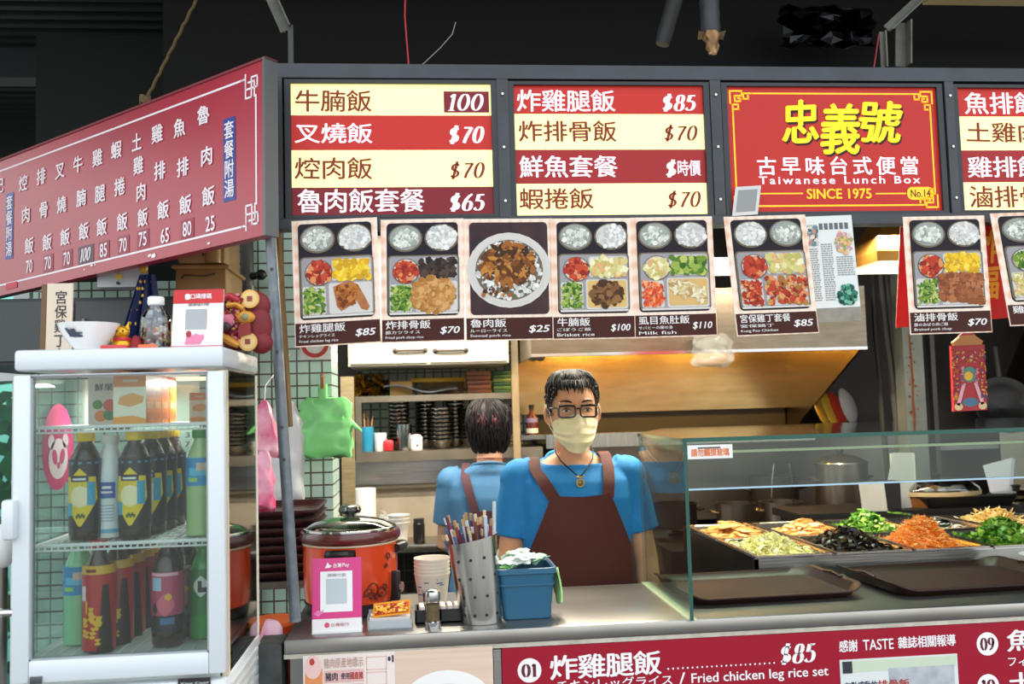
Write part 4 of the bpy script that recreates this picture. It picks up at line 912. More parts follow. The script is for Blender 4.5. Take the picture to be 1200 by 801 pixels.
# nested paper cups
def paper_cup(z, label, first):
    c_ = (.014, .315, CZ + z); o = thing('paper_cup', label, 'cup', c_, 'nested paper cups'); m = MB(); PC = mat('e9dfd0', .55)
    m.lathe([(.034, .002), (.0345, 0), (.0355, .0), (.0462, .078), (.0475, .080), (.0472, .083), (.0455, .0825), (.0445, .078), (.034, .006), (.0001, .006)], c_, PC, 32); m.build('shell', o)
    m = MB(); BLN = mat('2b3c86', .5)
    for an, zz, s in ((-50, .05, 1), (-20, .062, 1), (25, .06, 1.4), (34, .055, 1), (-48, .03, 1.6), (-30, .035, 1.2)):
        r_ = .0358 + .0105 * zz / .078 ; a = R(an); S2 = Sheet(Vector(c_) + Vector((r_ * math.sin(a), -r_ * math.cos(a), zz)), (math.cos(a), math.sin(a), 0), (0, 0, 1)); m.slab(S2, -.006 * s, -.001, .006 * s, .0012, -.0003, .0006, BLN)
    a = R(-32); r_ = .0395; S2 = Sheet(Vector(c_) + Vector((r_ * math.sin(a), -r_ * math.cos(a), .022)), (math.cos(a), math.sin(a), 0), (0, 0, 1)); m.slab(S2, -.004, -.008, .004, .008, -.001, .0008, mat('4b2a66', .5)); m.build('print', o); return o
for k in range(5): paper_cup(k * .0095, ['outermost paper cup at the bottom of the nest, its whole side showing', 'second paper cup from the bottom of the nest', 'middle paper cup of the nest of five', 'fourth paper cup from the bottom of the nest', 'uppermost paper cup of the nest, open mouth showing'][k], k == 0)
# perforated steel chopstick holder
t = thing('chopstick_holder', 'leaning perforated steel cylinder full of wrapped chopsticks', 'holder', (.128, .085, CZ)); ST2 = mat('c2c0bc', .2, 1.0, 'aeaca8', 5, .03, stretch=(20, 20, 1))
hb, ht = Vector((.128, .085, CZ)), Vector((.112, .09, CZ + .198)); m = MB(); n = 32
def hring(f, r_): c_ = hb.lerp(ht, f); return [c_ + Vector((r_ * 1.06 * math.cos(2 * math.pi * j / n), r_ * .98 * math.sin(2 * math.pi * j / n), 0 + (.012 * math.cos(2 * math.pi * j / n) * f))) for j in range(n)]
m.loft([hring(0, .044), hring(.01, .046), hring(.3, .05), hring(1, .057), hring(1.0, .055), hring(.3, .048), hring(.02, .043)], ST2); m.build('cylinder', t)
m = MB()
for k, f in enumerate((.12, .34, .56, .78)):
    for an in (-140, -108, -76, -40):
        a = R(an + (6 if k % 2 else 0)); c_ = hb.lerp(ht, f); r_ = .046 + .0112 * f; nrm = Vector((math.cos(a), math.sin(a), 0)); p = c_ + Vector((r_ * 1.06 * nrm.x, r_ * .98 * nrm.y, .012 * nrm.x * f)); m.cyl(p - nrm * .001, p + nrm * .0012, .0038, mat('1c1815', .7), n=10)
m.build('holes', t)
rnd = random.Random(11); CW = [mat('c9a876', .6), mat('b98f5c', .6), mat('d9c2a0', .6), mat('a88058', .6)]; CB = [mat('4a3350', .4), mat('8a3a44', .4), mat('5a6a8a', .35), mat('d8d4d8', .35), mat('6b4a3a', .4)]
for k in range(46):
    an = rnd.uniform(0, 6.28); rr_ = .04 * math.sqrt(rnd.random()); px_ = Vector((math.cos(an) * rr_, math.sin(an) * rr_, 0)); p0 = hb + px_ * .6 + Vector((0, 0, .03)); tp = ht + px_ * 1.22 + Vector((rnd.uniform(-.016, .010), rnd.uniform(-.01, .01), rnd.uniform(.012, .062)))
    if px_.x < -.012: tp += Vector((-.022, 0, -.012))
    m = MB(); d = (tp - p0); q0 = p0 + d * .84; m.tube([p0, tp], [.0034, .0034], CB[k % 5], 4); m.tube([q0, tp + d.normalized() * .004], [.0029, .0038], CW[k % 4] if k % 3 else CB[(k * 2) % 5], 4)
    tag(m.build('chopstick_pair', smooth=False), 'wrapped disposable chopsticks standing in the perforated steel cylinder', 'chopsticks', 'wrapped chopsticks in the steel holder')
t = MB().tube([hb + Vector((.03, .0, .02)), Vector((.165, .07, CZ + .285))], [.0045, .0045], film_mat('e4ecf0', .5, .1), 8).build('drinking_straw'); tag(t, 'single pale straw sticking out at the right of the chopstick holder', 'straw')
t = MB().tube([hb + Vector((.02, .0, .02)), Vector((.142, .06, CZ + .252))], [.0045, .0045], mat('b8c4d4', .3), 8).build('drinking_straw'); tag(t, 'shorter bluish straw among the chopsticks in the holder', 'straw')
# blue plastic bin with bag of wrapped spoons
t = thing('blue_bin', 'blue plastic bin stuffed with white wrapped packets', 'bin', (.24, .15, CZ)); BL = mat('27607f', .4, hex2='225673', scale=4); m = MB(); bx0, bx1, by0, by1 = .178, .300, .078, .215
def br(ins, z): return [Vector((a, b, CZ + z)) for a, b in m.rpts(bx0 + ins, by0 + ins, bx1 - ins, by1 - ins, .014)]
m.loft([br(.006, 0), br(.003, .003), br(-.006, .108), br(-.012, .110), br(-.012, .122), br(-.007, .123), br(-.003, .119), br(.006, .008)], BL); m.build('shell', t)
m = MB(); m.loft([br(-.0035, .082), br(-.0075, .082), br(-.0075, .086), br(-.0040, .086)], BL, cap=False); m.build('moulded_band', t)
from mathutils import noise as wnoise
m = MB(); rnd = random.Random(4); WR = [mat('f1f4f0', .25, coat=.3), mat('e2ece6', .25, coat=.3), mat('4fa048', .35), mat('9cc9a4', .3)]
for k in range(26):
    p = Vector((rnd.uniform(bx0 + .022, bx1 - .022), rnd.uniform(by0 + .022, by1 - .022), CZ + .108)); p.z += .026 * (1 - abs(p.x - .23) / .08) + rnd.uniform(0, .008)
    Rm = Matrix.Rotation(rnd.uniform(0, 3.14), 3, 'Z') @ Matrix.Rotation(rnd.uniform(-.5, .5), 3, 'X'); mm = WR[(0, 1, 0, 3, 0, 2, 1)[k % 7]]; rows = []
    for a_ in range(7):
        rows.append([])
        for b_ in range(9):
            q_ = Vector(((a_ / 6 - .5) * .034, (b_ / 8 - .5) * .056, .010 * math.cos((a_ / 6 - .5) * 3) * math.cos((b_ / 8 - .5) * 3))); q_ += wnoise.noise_vector(q_ * 90 + Vector((k, 0, 0))) * .005; rows[-1].append(p + Rm @ q_)
    m.grid(rows, mm, .002)
tag(m.build('wrapped_cutlery'), 'mass of white and green wrapped packets filling the blue bin', 'packets', None, 'stuff')
m = MB(); rows = []
for i in range(9):
    f = i / 8; rows.append([Vector((bx1 + .012 + .012 * math.sin(f * 3 + j) * .5 + .010 * f, by0 + .02 + .016 * j, CZ + .112 - .082 * f + .004 * math.sin(j * 2.1 + i))) for j in range(5)])
m.grid(rows, mat('bfe49a', .8, hex2='a6d07e', scale=40), .004); tag(m.build('dish_cloth'), 'light green cloth hanging over the right side of the blue bin', 'cloth')

# ================================================================== GLASS DRINKS COOLER at the left
def cshape(m, c, r, an, z0, z1, wf, mm, n=8, k=6):
    """a printed shape wrapped on a bottle: wf(f) = half width in metres at height fraction f"""
    rows = []
    for i in range(n + 1):
        f = i / n; w = max(wf(f), 1e-5) / r
        rows.append([Vector((c[0] + r * math.sin(R(an) + w * (2 * j / k - 1)), c[1] - r * math.cos(R(an) + w * (2 * j / k - 1)), c[2] + z0 + (z1 - z0) * f)) for j in range(k + 1)])
    m.grid(rows, mm)
fx0, fx1, fy0, fy1 = -.768, -.381, -.35, .03; fz0, fz1 = 1.085, 1.703
zs1 = at(140, 499, -.335).z; zs2 = at(140, 639, -.335).z; zf = at(140, 771, -.335).z
FW = mat('d3d9de', .3, coat=.3); GF = glass_mat('eef4f2', .7, .02, .01)
t = thing('drinks_cooler', 'white framed glass drinks cooler full of bottles at the left', 'refrigerator', ((fx0 + fx1) / 2, -.16, .55))
m = MB(); m.b2((fx0, fy0, fz1 - .040), (fx1, fy1, fz1), FW, bev=.007); m.build('top', t)
m = MB(); m.b2((fx0, fy0 + .006, .56), (fx1, fy1, fz0 - .012), FW, bev=.006); bs = m.build('base_cabinet', t)
m = MB()
for i in range(9): m.b2((fx1 - .001, fy0 + .05, fz0 - .2 + i * .02), (fx1 + .004, fy1 - .05, fz0 - .192 + i * .02), mat('c4c6c4', .4))
m.build('vent_grille', bs)
m = MB(); m.b2((at(208, 800, -.35).x, -.3475, at(228, 812, -.35).z), (at(246, 800, -.35).x, -.3435, at(228, 795, -.35).z), mat('1c1d20', .4)); S = Sheet((0, -.348, 0), (1, 0, 0), (0, 0, 1)); a0, b0 = S.px(212, 803); a1, b1 = S.px(244, 797.5); m.text(S, 'King Cool', a0, b0, a1, b1, .0003, mat('d8d8d8', .4), .02); m.build('name_plate', bs, smooth=False)
m = MB(); PST = mat('dcd9cf', .35)
for x in (fx0 + .012, fx1 - .012):
    m.b2((x - .010, fy1 - .022, fz0 - .012), (x + .010, fy1, fz1 - .045), PST)
m.b2((fx1 - .016, fy0 + .03, fz0 - .012), (fx1, fy0 + .045, fz1 - .045), mat('d9c9ae', .35)); m.b2((fx0, fy0 + .03, fz0 - .012), (fx0 + .016, fy0 + .045, fz1 - .045), PST); m.build('corner_post', t)
m = MB(); m.b2((fx1 - .007, fy0 + .045, fz0 - .012), (fx1 - .003, fy1 - .02, fz1 - .045), glass_mat('8f9c94', 1.2, .05, .10)); m.build('right_glass', t)
m = MB(); m.b2((fx0 + .003, fy0 + .045, fz0 - .012), (fx0 + .007, fy1 - .02, fz1 - .045), glass_mat('dfeae8', .5, .03, .02)); lg = m.build('left_glass', t)
m = MB(); m.b2((fx0 + .02, fy1 - .009, fz0 - .012), (fx1 - .02, fy1 - .005, fz1 - .045), glass_mat('e6efec', .5, .03, .01)); m.build('rear_glass', t)
# the door: white frame round a pane
m = MB(); wx0_, wz0_ = at(33, 775, -.35).x, at(130, 770, -.35).z; wx1_, wz1_ = at(243.5, 600, -.35).x, at(140, 438, -.35).z
for lo, hi in (((fx0, fy0, fz0), (wx0_, fy0 + .028, fz1 - .048)), ((wx1_, fy0, fz0), (fx1, fy0 + .028, fz1 - .048)), ((wx0_, fy0, wz1_), (wx1_, fy0 + .028, fz1 - .048)), ((wx0_, fy0, fz0), (wx1_, fy0 + .028, wz0_))): m.b2(lo, hi, FW, bev=.003)
dr = m.build('door', t)
m = MB(); m.b2((wx0_, fy0 + .010, wz0_), (wx1_, fy0 + .014, wz1_), GF); m.build('door_glass', dr)
m = MB(); GAS = mat('9aa0a2', .5)
for lo, hi in (((wx0_, fy0 + .004, wz0_), (wx0_ + .003, fy0 + .02, wz1_)), ((wx1_ - .003, fy0 + .004, wz0_), (wx1_, fy0 + .02, wz1_)), ((wx0_, fy0 + .004, wz1_ - .003), (wx1_, fy0 + .02, wz1_)), ((wx0_, fy0 + .004, wz0_), (wx1_, fy0 + .02, wz0_ + .003))): m.b2(lo, hi, GAS)
m.build('gasket', dr)
m = MB(); hz0, hz1 = at(15, 632, -.36).z, at(15, 585, -.36).z; m.b2((fx0 - .012, fy0 - .022, hz0), (fx0 + .012, fy0 + .002, hz1), FW, bev=.006); m.build('handle', dr)
m = MB(); p = at(42, 788, -.351); m.box((p.x, fy0 - .001, fz0 + .006), (.022, .004, .014), mat('4a4d50', .3), bev=.001); m.build('badge', dr)
m = MB(); hp = at(8, 719, -.34); m.cyl((fx0 - .03, -.33, hp.z), (fx0 + .005, -.33, hp.z), .007, CHROME); m.ball((fx0 - .03, -.33, hp.z), .010, CHROME); m.build('lock_pin', t)
# wire shelves
WIRE = mat('eef1f2', .35)
for zz in (zs1, zs2):
    m = MB(); x0, x1, y0, y1 = fx0 + .022, fx1 - .022, fy0 + .05, fy1 - .03
    m.tube([(x0, y0, zz), (x1, y0, zz), (x1, y1, zz), (x0, y1, zz)], .0035, WIRE, 6, closed=True); m.tube([(x0, y0 + .002, zz - .010), (x1, y0 + .002, zz - .010)], .002, WIRE, 5)
    for i in range(28): x = x0 + (x1 - x0) * (i + .5) / 28; m.tube([(x, y0, zz - .008), (x, y0, zz + .0015), (x, y1, zz + .0015)], .0015, WIRE, 4)
    for i in range(5): y = y0 + (y1 - y0) * (i + 1) / 6; m.tube([(x0, y, zz - .0015), (x1, y, zz - .0015)], .002, WIRE, 5)
    m.build('wire_shelf', t)
m = MB(); m.b2((fx0 + .012, fy0 + .03, fz0 - .012), (fx1 - .012, fy1 - .01, zf), mat('cfd8d8', .3)); 
for i in range(12): m.b2((fx0 + .03 + i * .028, fy0 + .04, zf), (fx0 + .034 + i * .028, fy1 - .02, zf + .0015), mat('eef2f2', .3))
m.build('floor_liner', t)
m = MB(); m.b2((fx0 + .05, fy1 - .05, fz1 - .053), (fx1 - .05, fy1 - .02, fz1 - .045), mat('f2f0e0', .4, emit=.8)); m.build('light_strip', t)
# pink delivery-service emblem on the left glass
S = Sheet((fx0 + .009, fy0, 0), (0, 1, 0), (0, 0, 1)); m = MB(); ca, cb = S.px(68, 523); PKE = mat('cf2a70', .4); a_, b1 = S.px(68, 473); a_, b0 = S.px(68, 574)
m.ell(S, ca, (b0 + b1) / 2, .085, (b1 - b0) / 2, .0006, PKE, 36); hc = cb - .025; m.ell(S, ca, hc, .052, .042, .001, mat('f0dfe4', .4), 24)
for s in (-1, 1): m.ell(S, ca + s * .038, hc + .036, .017, .015, .001, mat('f0dfe4', .4), 14); m.ell(S, ca + s * .020, hc + .004, .013, .017, .0014, PKE, 14, s * -.5)
m.ell(S, ca, hc - .014, .009, .007, .0014, PKE, 12); m.build('emblem', lg, smooth=False)
t2 = thing('cooler_stand', 'steel stand under the drinks cooler', 'stand', ((fx0 + fx1) / 2, -.16, 0)); m = MB(); m.b2((fx0, fy0, .52), (fx1, fy1, .56), STEELD); m.build('top_plate', t2)
for x in (fx0 + .03, fx1 - .03):
    for y in (fy0 + .03, fy1 - .03): MB().cyl((x, y, 0), (x, y, .52), .015, STEELD).build('leg', t2)

# ---- drinks
def bottle(label, px, py, Y, zz, kind, h=.212, group='drinks in the cooler'):
    p = at(px, py, Y); c = (p.x, Y, zz); t = thing('drink_bottle', label, 'bottle', c, group); k = h / .212; m = MB(); r = .0305 * (.95 if kind in ('white', 'green') else 1)
    liq = {'lemon': mat('2a1a14', .12, coat=.6), 'white': mat('e9eef0', .35, coat=.3), 'green': mat('a9c98a', .15, coat=.6), 'red': mat('3a1210', .15, coat=.6), 'pink': mat('2e1a16', .15, coat=.6), 'lime': mat('3f9a48', .15, coat=.6), 'greenclear': mat('8fd0a0', .15, coat=.6)}[kind]
    prof = [(.024, 0), (.029, .003), (r, .010), (r, .04), (r * .95, .05), (r * .95, .10), (r, .115), (r, .145), (r * .9, .162), (r * .62, .182), (.0135, .190), (.0135, .196)] if kind in ('lemon', 'pink') else [(.024, 0), (.029, .003), (r, .010), (r, .13), (r * .96, .145), (r * .75, .168), (.0135, .188), (.0135, .196)]
    m.lathe([(a, b * k) for a, b in prof], c, liq, 22); m.build('bottle_body', t)
    capc = {'lemon': mat('f2cc1c', .35), 'white': WHITE, 'green': mat('2f9a3c', .35), 'red': mat('c51f26', .35), 'pink': mat('e8e4e4', .35), 'lime': mat('2f9a3c', .35), 'greenclear': mat('2f9a3c', .35)}[kind]
    m = MB(); m.lathe([(.0165, .194 * k), (.017, .196 * k), (.017, .210 * k), (.0155, .212 * k), (.0001, .212 * k)], c, capc, 20)
    for i in range(20): a = 2 * math.pi * i / 20; m.cyl((c[0] + .0168 * math.cos(a), c[1] + .0168 * math.sin(a), zz + .196 * k), (c[0] + .0168 * math.cos(a), c[1] + .0168 * math.sin(a), zz + .209 * k), .0008, capc, n=4)
    m.build('cap', t); m = MB(); q_ = r + .0006
    if kind == 'lemon':
        m.lathe([(q_ * .97, .022), (q_, .03), (q_, .16)], c, mat('27222c', .3, coat=.4), 22); YE = mat('f0cf1e', .3, coat=.3); CY = mat('3aa7d0', .3)
        cshape(m, c, q_ + .0004, 0, .03, .082, lambda f: .003 + .031 * f, YE); cshape(m, c, q_ + .0004, 0, .082, .125, lambda f: .034 - .004 * f, YE); cshape(m, c, q_ + .0008, 0, .066, .108, lambda f: .02 * math.sqrt(max(0, 1 - (2 * f - 1) ** 2)), mat('f8ecc0', .35), 12)
        cshape(m, c, q_ + .0008, 38, .07, .115, lambda f: .008, CY); cshape(m, c, q_ + .0008, -42, .05, .075, lambda f: .007, CY); cshape(m, c, q_ + .001, -3, .116, .126, lambda f: .018, mat('2a2a60', .3)); cshape(m, c, q_ + .0012, -3, .119, .123, lambda f: .013, WHITE); cshape(m, c, q_ + .001, 0, .128, .142, lambda f: .014 * (1 - f), YE); cshape(m, c, q_ + .0006, 0, .150, .154, lambda f: .05, mat('5a84a8', .3))
        for i in range(5): cshape(m, c, q_ + .001, -10 + i * 6, .045 + .003 * (i % 2), .052 + .003 * (i % 2), lambda f: .002, mat('3a5a2a', .4))
    elif kind == 'white':
        m.lathe([(q_, .03), (q_, .12)], c, mat('e4eaf0', .3), 22); cshape(m, c, q_ + .0006, 5, .08, .112, lambda f: .016, mat('2a63b0', .3)); cshape(m, c, q_ + .001, 5, .09, .094, lambda f: .011, WHITE); cshape(m, c, q_ + .001, 5, .099, .104, lambda f: .009, WHITE); cshape(m, c, q_ + .0006, -35, .07, .115, lambda f: .004, mat('c45a6a', .3)); m.lathe([(q_ + .0004, .012), (q_ + .0004, .02)], c, mat('66b8d8', .3), 22)
        for i in range(6): cshape(m, c, q_ + .0006, 8, .035 + i * .006, .037 + i * .006, lambda f: .013, mat('9fb0c4', .3))
    elif kind in ('green', 'greenclear'):
        m.lathe([(q_, .10), (q_, .155)], c, mat('2790d0', .3, coat=.3), 22); cshape(m, c, q_ + .0006, 0, .12, .135, lambda f: .018, mat('5fc0e8', .3)); cshape(m, c, q_ + .0008, 14, .13, .145, lambda f: .010, mat('d8c0b0', .3)); cshape(m, c, q_ + .0008, -20, .108, .116, lambda f: .010, mat('a4d86a', .3))
    elif kind == 'red':
        m.lathe([(q_, .006), (q_, .15)], c, mat('b81a1e', .3, coat=.4), 22); m.lathe([(q_ + .0005, .150), (q_ * .98, .166)], c, mat('d8a82a', .3, coat=.3), 22); cshape(m, c, q_ + .0006, 40, .0, .13, lambda f: .006 + .010 * (1 - f), mat('251214', .3))
        rnd = random.Random(3)
        for i in range(16): f_ = rnd.random(); cshape(m, c, q_ + .001, rnd.uniform(-38, 24), .016 + f_ * .055, .028 + f_ * .06, lambda f: .0035 + .003 * math.sin(f * 9), mat('e6b422', .35), 4, 2)
        cshape(m, c, q_ + .001, -26, .075, .10, lambda f: .0015 + .001 * f, mat('e6b422', .35), 3, 2); cshape(m, c, q_ + .0008, -40, .10, .128, lambda f: .006, mat('e4d8dc', .35)); cshape(m, c, q_ + .001, -10, .154, .160, lambda f: .010, mat('7a1c18', .3))
    elif kind == 'pink':
        m.lathe([(q_, .03), (q_, .145)], c, mat('b9446a', .3, coat=.4), 22); m.lathe([(q_ + .0004, .03), (q_ + .0004, .062)], c, mat('2b2430', .3), 22); cshape(m, c, q_ + .0008, -28, .11, .135, lambda f: .011, mat('a8c4e0', .3)); cshape(m, c, q_ + .0008, 5, .06, .105, lambda f: .018 * math.sin(f * 3.1), mat('d86a7a', .3)); cshape(m, c, q_ + .001, 16, .09, .105, lambda f: .007 * math.sin(f * 3.1), mat('e8b020', .3)); cshape(m, c, q_ + .0008, 0, .138, .144, lambda f: .028, mat('e8b4c4', .3)); cshape(m, c, q_ + .001, -34, .062, .088, lambda f: .006 * math.sin(f * 3.1), mat('2a2430', .4)); cshape(m, c, q_ + .001, 12, .045, .058, lambda f: .014, mat('4a6a9a', .4))
    else:
        m.lathe([(q_, .05), (q_, .14)], c, mat('1f7a36', .3, coat=.4), 22); cshape(m, c, q_ + .0008, 0, .085, .128, lambda f: .016 * math.sin(f * 3.1), mat('d8e4dc', .3), 10); cshape(m, c, q_ + .0012, -4, .095, .118, lambda f: .004, mat('2a2a2a', .3)); cshape(m, c, q_ + .0012, 10, .095, .105, lambda f: .006, mat('2a2a2a', .3))
    m.build('label_sleeve', t); return t
zA = zs2 + .003; zB = zf + .0015
bottle('lemon tea bottle on its own, left of the white bottle on the middle shelf', 100, 622, -.25, zA, 'lemon'); bottle('white capped milky drink bottle on the middle shelf', 129, 622, -.225, zA, 'white', .205)
for i, (px, Y) in enumerate(((158, -.265), (177, -.195), (190, -.125), (201, -.055))): bottle(['front lemon tea bottle of the row of four on the middle shelf', 'second lemon tea bottle from the front in the row of four', 'third lemon tea bottle from the front in the row of four', 'rearmost lemon tea bottle of the row of four'][i], px, 622, Y, zA, 'lemon')
bottle('pale green soda with blue label, right end of the middle shelf', 236, 622, -.245, zA, 'green')
bottle('pale green bottle with blue label at the left of the bottom shelf', 93, 760, -.20, zB, 'greenclear')
for i, (px, Y) in enumerate(((116, -.27), (138, -.205), (152, -.14), (163, -.075), (172, -.012))): bottle(['front red and gold tea bottle on the bottom shelf', 'second red and gold tea bottle in the row', 'third red and gold tea bottle in the row', 'fourth red and gold tea bottle in the row', 'rearmost red and gold tea bottle in the row'][i], px, 762, Y, zB, 'red')
bottle('pink and black labelled tea bottle with white cap, bottom shelf', 197, 760, -.25, zB, 'pink'); bottle('second pink labelled bottle behind the first, bottom shelf', 216, 752, -.165, zB, 'pink'); bottle('green labelled bottle at the right of the bottom shelf', 240, 752, -.20, zB, 'lime', .195)
def carton(label, px, Y, w, d, h, rz, kind):
    p = at(px, 495, Y); c = Vector((p.x, Y, zs1 + .003)); t = thing('drink_carton', label, 'carton', c, 'cartons on the top cooler shelf'); u = Vector((math.cos(rz), math.sin(rz), 0)); m = MB(); m.box(c + Vector((0, 0, h / 2)), (w, d, h), mat('e9872a' if kind else 'e6e4dc', .4, coat=.2), rz); m.build('carton_body', t)
    S = Sheet(c - u * w / 2 + Vector((math.sin(rz), -math.cos(rz), 0)) * d / 2, u, (0, 0, 1)); m = MB()
    if kind:
        m.rect(S, 0, 0, w, h * .74, .0005, mat('f0ead8', .4)); m.poly(S, [(0, 0), (w, 0), (w, h * .1), (w * .6, h * .17), (0, h * .14)], .001, mat('f09a2c', .4)); m.poly(S, [(.15 * w, h * .40), (.5 * w, h * .34), (.9 * w, h * .42), (.95 * w, h * .54), (.6 * w, h * .62), (.2 * w, h * .55)], .001, mat('e8a050', .4)); m.rect(S, .3 * w, .84 * h, .75 * w, .89 * h, .001, mat('f4d8b0', .4))
        u2 = Vector((-u.y, u.x, 0)); S2 = Sheet(S.O + u * w, u2, (0, 0, 1))
        for k in range(4): m.rect(S2, d * .1, h * (.08 + .22 * k), d * .9, h * (.22 + .22 * k), .0005, mat(['c8662a', 'e0b080', 'c8662a', 'b85a24'][k], .4))
    else:
        m.ell(S, .4 * w, .18 * h, .2 * w, .12 * h, .0006, mat('e8862a', .4), 16); m.ell(S, .68 * w, .2 * h, .2 * w, .12 * h, .001, mat('3a8a3a', .4), 16); m.ell(S, .7 * w, .4 * h, .22 * w, .13 * h, .0012, mat('d8503a', .4), 16); m.ell(S, .3 * w, .42 * h, .16 * w, .1 * h, .0012, mat('4a9a3a', .4), 16); m.cjk(S, '鮮果', .2 * w, .7 * h, .8 * w, .86 * h, .001, mat('5a5a5a', .4), .02)
    m.build('print', t, smooth=False)
for i in range(4): carton(['front orange juice carton of the row on the top shelf', 'second orange juice carton in the row', 'third orange juice carton in the row', 'rearmost orange juice carton in the row'][i], 157 + i * 9.5, -.27 + i * .062, .062, .055, .098, R(0), 1)
carton('white carton printed with fruit left of the orange cartons', 126, -.16, .062, .05, .098, R(2), 0)
carton('orange juice carton alone at the right end of the top shelf', 235, -.10, .04, .055, .062, R(8), 1)
# calendar sheet behind the cooler
S = sheet_px((186, 588), (234, 584), (186, 440), .085); W, H = S.W, S.H; t = thing('wall_calendar', 'white calendar sheet seen through the back of the cooler', 'calendar', tuple(S.P(W / 2, 0)))
MB().slab(S, -.06, -.02, W, H, -.001, 0, mat('e6e8e6', .6)).build('sheet', t); m = MB()
for i in range(5):
    for j in range(4): m.text(S, str(1 + i * 4 + j), .012 + j * .024, H - .15 - i * .022, .024 + j * .024, H - .138 - i * .022, .0006, mat('6a6e72', .6), .01)
m.rect(S, -.05, .0, W - .005, .028, .0006, mat('c86a78', .5)); m.build('dates', t, smooth=False)
t.location.y += 0

# ================================================================== ON TOP OF THE COOLER
TZ = fz1
t = thing('cardboard_sign', 'narrow upright cardboard sign lettered 宮保雞丁套餐 behind the bowl', 'sign', (at(68, 400, -.06).x, -.06, TZ)); S = Sheet((at(53, 400, -.06).x, -.06, TZ), (1, 0, 0), (0, .06, 1)); w = at(83, 400, -.06).x - at(53, 400, -.06).x; h = .168
MB().slab(S, 0, 0, w, h, -.006, 0, mat('d9c8b4', .8)).build('board', t); m = MB(); m.vtext(S, '宮保雞丁套', w * .56, -.008, h - .016, .026, .0006, mat('3a3438', .6), .016); m.build('lettering', t, smooth=False)
m = MB(); m.slab(S, -.012, 0, -.001, h * .99, -.008, 0, mat('6e5338', .7)); m.build('side_strip', t)
# bowl
c = at(103, 400, -.24); c = Vector((c.x, -.235, TZ)); t = thing('rice_bowl', 'white china bowl with a dark bird print on the cooler', 'bowl', c); m = MB(); m.lathe([(.024, 0), (.025, .006), (.034, .014), (.05, .036), (.0585, .056), (.0595, .058), (.057, .058), (.048, .038), (.032, .017), (.0001, .012)], c, mat('eeeceb', .2, coat=.5), 36); m.build('bowl_body', t)
m = MB(); PR = mat('3c4450', .4)
for an, z, w_, hh in ((-14, .034, .012, .006), (-22, .036, .005, .014), (-6, .030, .010, .004), (-2, .036, .007, .003), (-12, .04, .004, .008), (-25, .042, .003, .008)):
    rr_ = .0345 + (z - .014) * .78; rows = [[Vector((c.x + (.0352 + (zz - .014) * .76) * math.sin(a), c.y - (.0352 + (zz - .014) * .76) * math.cos(a), TZ + zz)) for a in (R(an) - w_ / .05, R(an), R(an) + w_ / .05)] for zz in (z - hh / 2, z + hh / 2)]
    m.grid(rows, PR)
m.build('bird_print', t)
# gold lucky cat
c = Vector((at(143, 400, -.22).x, -.22, TZ)); t = thing('lucky_cat', 'small golden beckoning cat figurine with red cape', 'figurine', c); GD = mat('d9a11e', .25, .6); m = MB()
m.lathe([(.014, 0), (.018, .004), (.019, .016), (.015, .028), (.010, .033)], c, GD, 20); m.ball(c + Vector((0, -.002, .041)), (.016, .014, .0135), GD)
for s in (-1, 1): m.cyl(c + Vector((s * .010, 0, .048)), c + Vector((s * .013, 0, .061)), .006, GD, .0005, 8); m.ball(c + Vector((s * .008, -.016, .005)), (.006, .008, .005), GD)
m.tube([c + Vector((-.015, -.004, .024)), c + Vector((-.024, -.008, .034)), c + Vector((-.023, -.010, .048))], [.006, .005, .006], GD, 8); m.build('cat_body', t)
m = MB(); BKk = mat('2a1a10', .4); 
for s in (-1, 1): m.ball(c + Vector((s * .006, -.0148, .043)), (.002, .0015, .003), BKk, 6, 4)
m.ball(c + Vector((0, -.016, .038)), (.002, .0015, .0015), mat('b03030', .4), 6, 4); m.build('face', t); m = MB(); m.lathe([(.016, .030), (.0185, .026), (.018, .023)], c, mat('b8202a', .4), 18); m.build('collar', t)
m = MB(); p = c + Vector((.026, .004, 0)); m.lathe([(.014, 0), (.016, .008), (.012, .022), (.006, .032), (.0001, .035)], p, mat('8c1420', .7), 14); tag(m.build('red_pouch'), 'small dark red pouch beside the golden cat', 'pouch')
for k, (pxx, w_, col, lb) in enumerate(((134, .05, 'c8242a', 'flat red packet lying in front of the golden cat'), (173, .034, 'e2622a', 'flat orange packet lying in front of the sweets bottle'))):
    q_ = at(pxx, 404, -.29); m = MB(); m.box((q_.x, -.285, TZ + .005), (w_, .03, .010), mat(col, .35, coat=.3), R(4), bev=.003); o_ = m.build('snack_packet'); tag(o_, lb, 'packet')
# clear bottle of sweets
c = Vector((at(183, 400, -.2).x, -.2, TZ)); t = thing('sweets_bottle', 'clear plastic bottle half full of wrapped sweets', 'bottle', c); m = MB(); m.lathe([(.022, 0), (.029, .003), (.031, .012), (.031, .062), (.028, .076), (.015, .094), (.0145, .10)], c, glass_mat('eef2f4', 1.6, .04, .06), 24); m.build('bottle_body', t); m = MB(); m.lathe([(.0155, .098), (.0165, .10), (.0165, .113), (.015, .115), (.0001, .115)], c, WHITE, 20); m.build('cap', t)
m = MB(); rnd = random.Random(2); SW = cm('b01c2c', 'e8e0d8', 'd84a6a', '3a2a2a', 'e0c070', 'f0f0f0')
for k in range(70): a = rnd.uniform(0, 6.28); rr_ = .022 * math.sqrt(rnd.random()); m.box(c + Vector((rr_ * math.cos(a), rr_ * math.sin(a), rnd.uniform(.006, .052))), (.012, .007, .006), SW[rnd.randrange(6)], M=Matrix.Rotation(rnd.uniform(0, 3), 3, 'X') @ Matrix.Rotation(rnd.uniform(0, 3), 3, 'Z'), bev=.002)
tag(m.build('sweets', t), None, None, None, 'stuff')
m = MB()
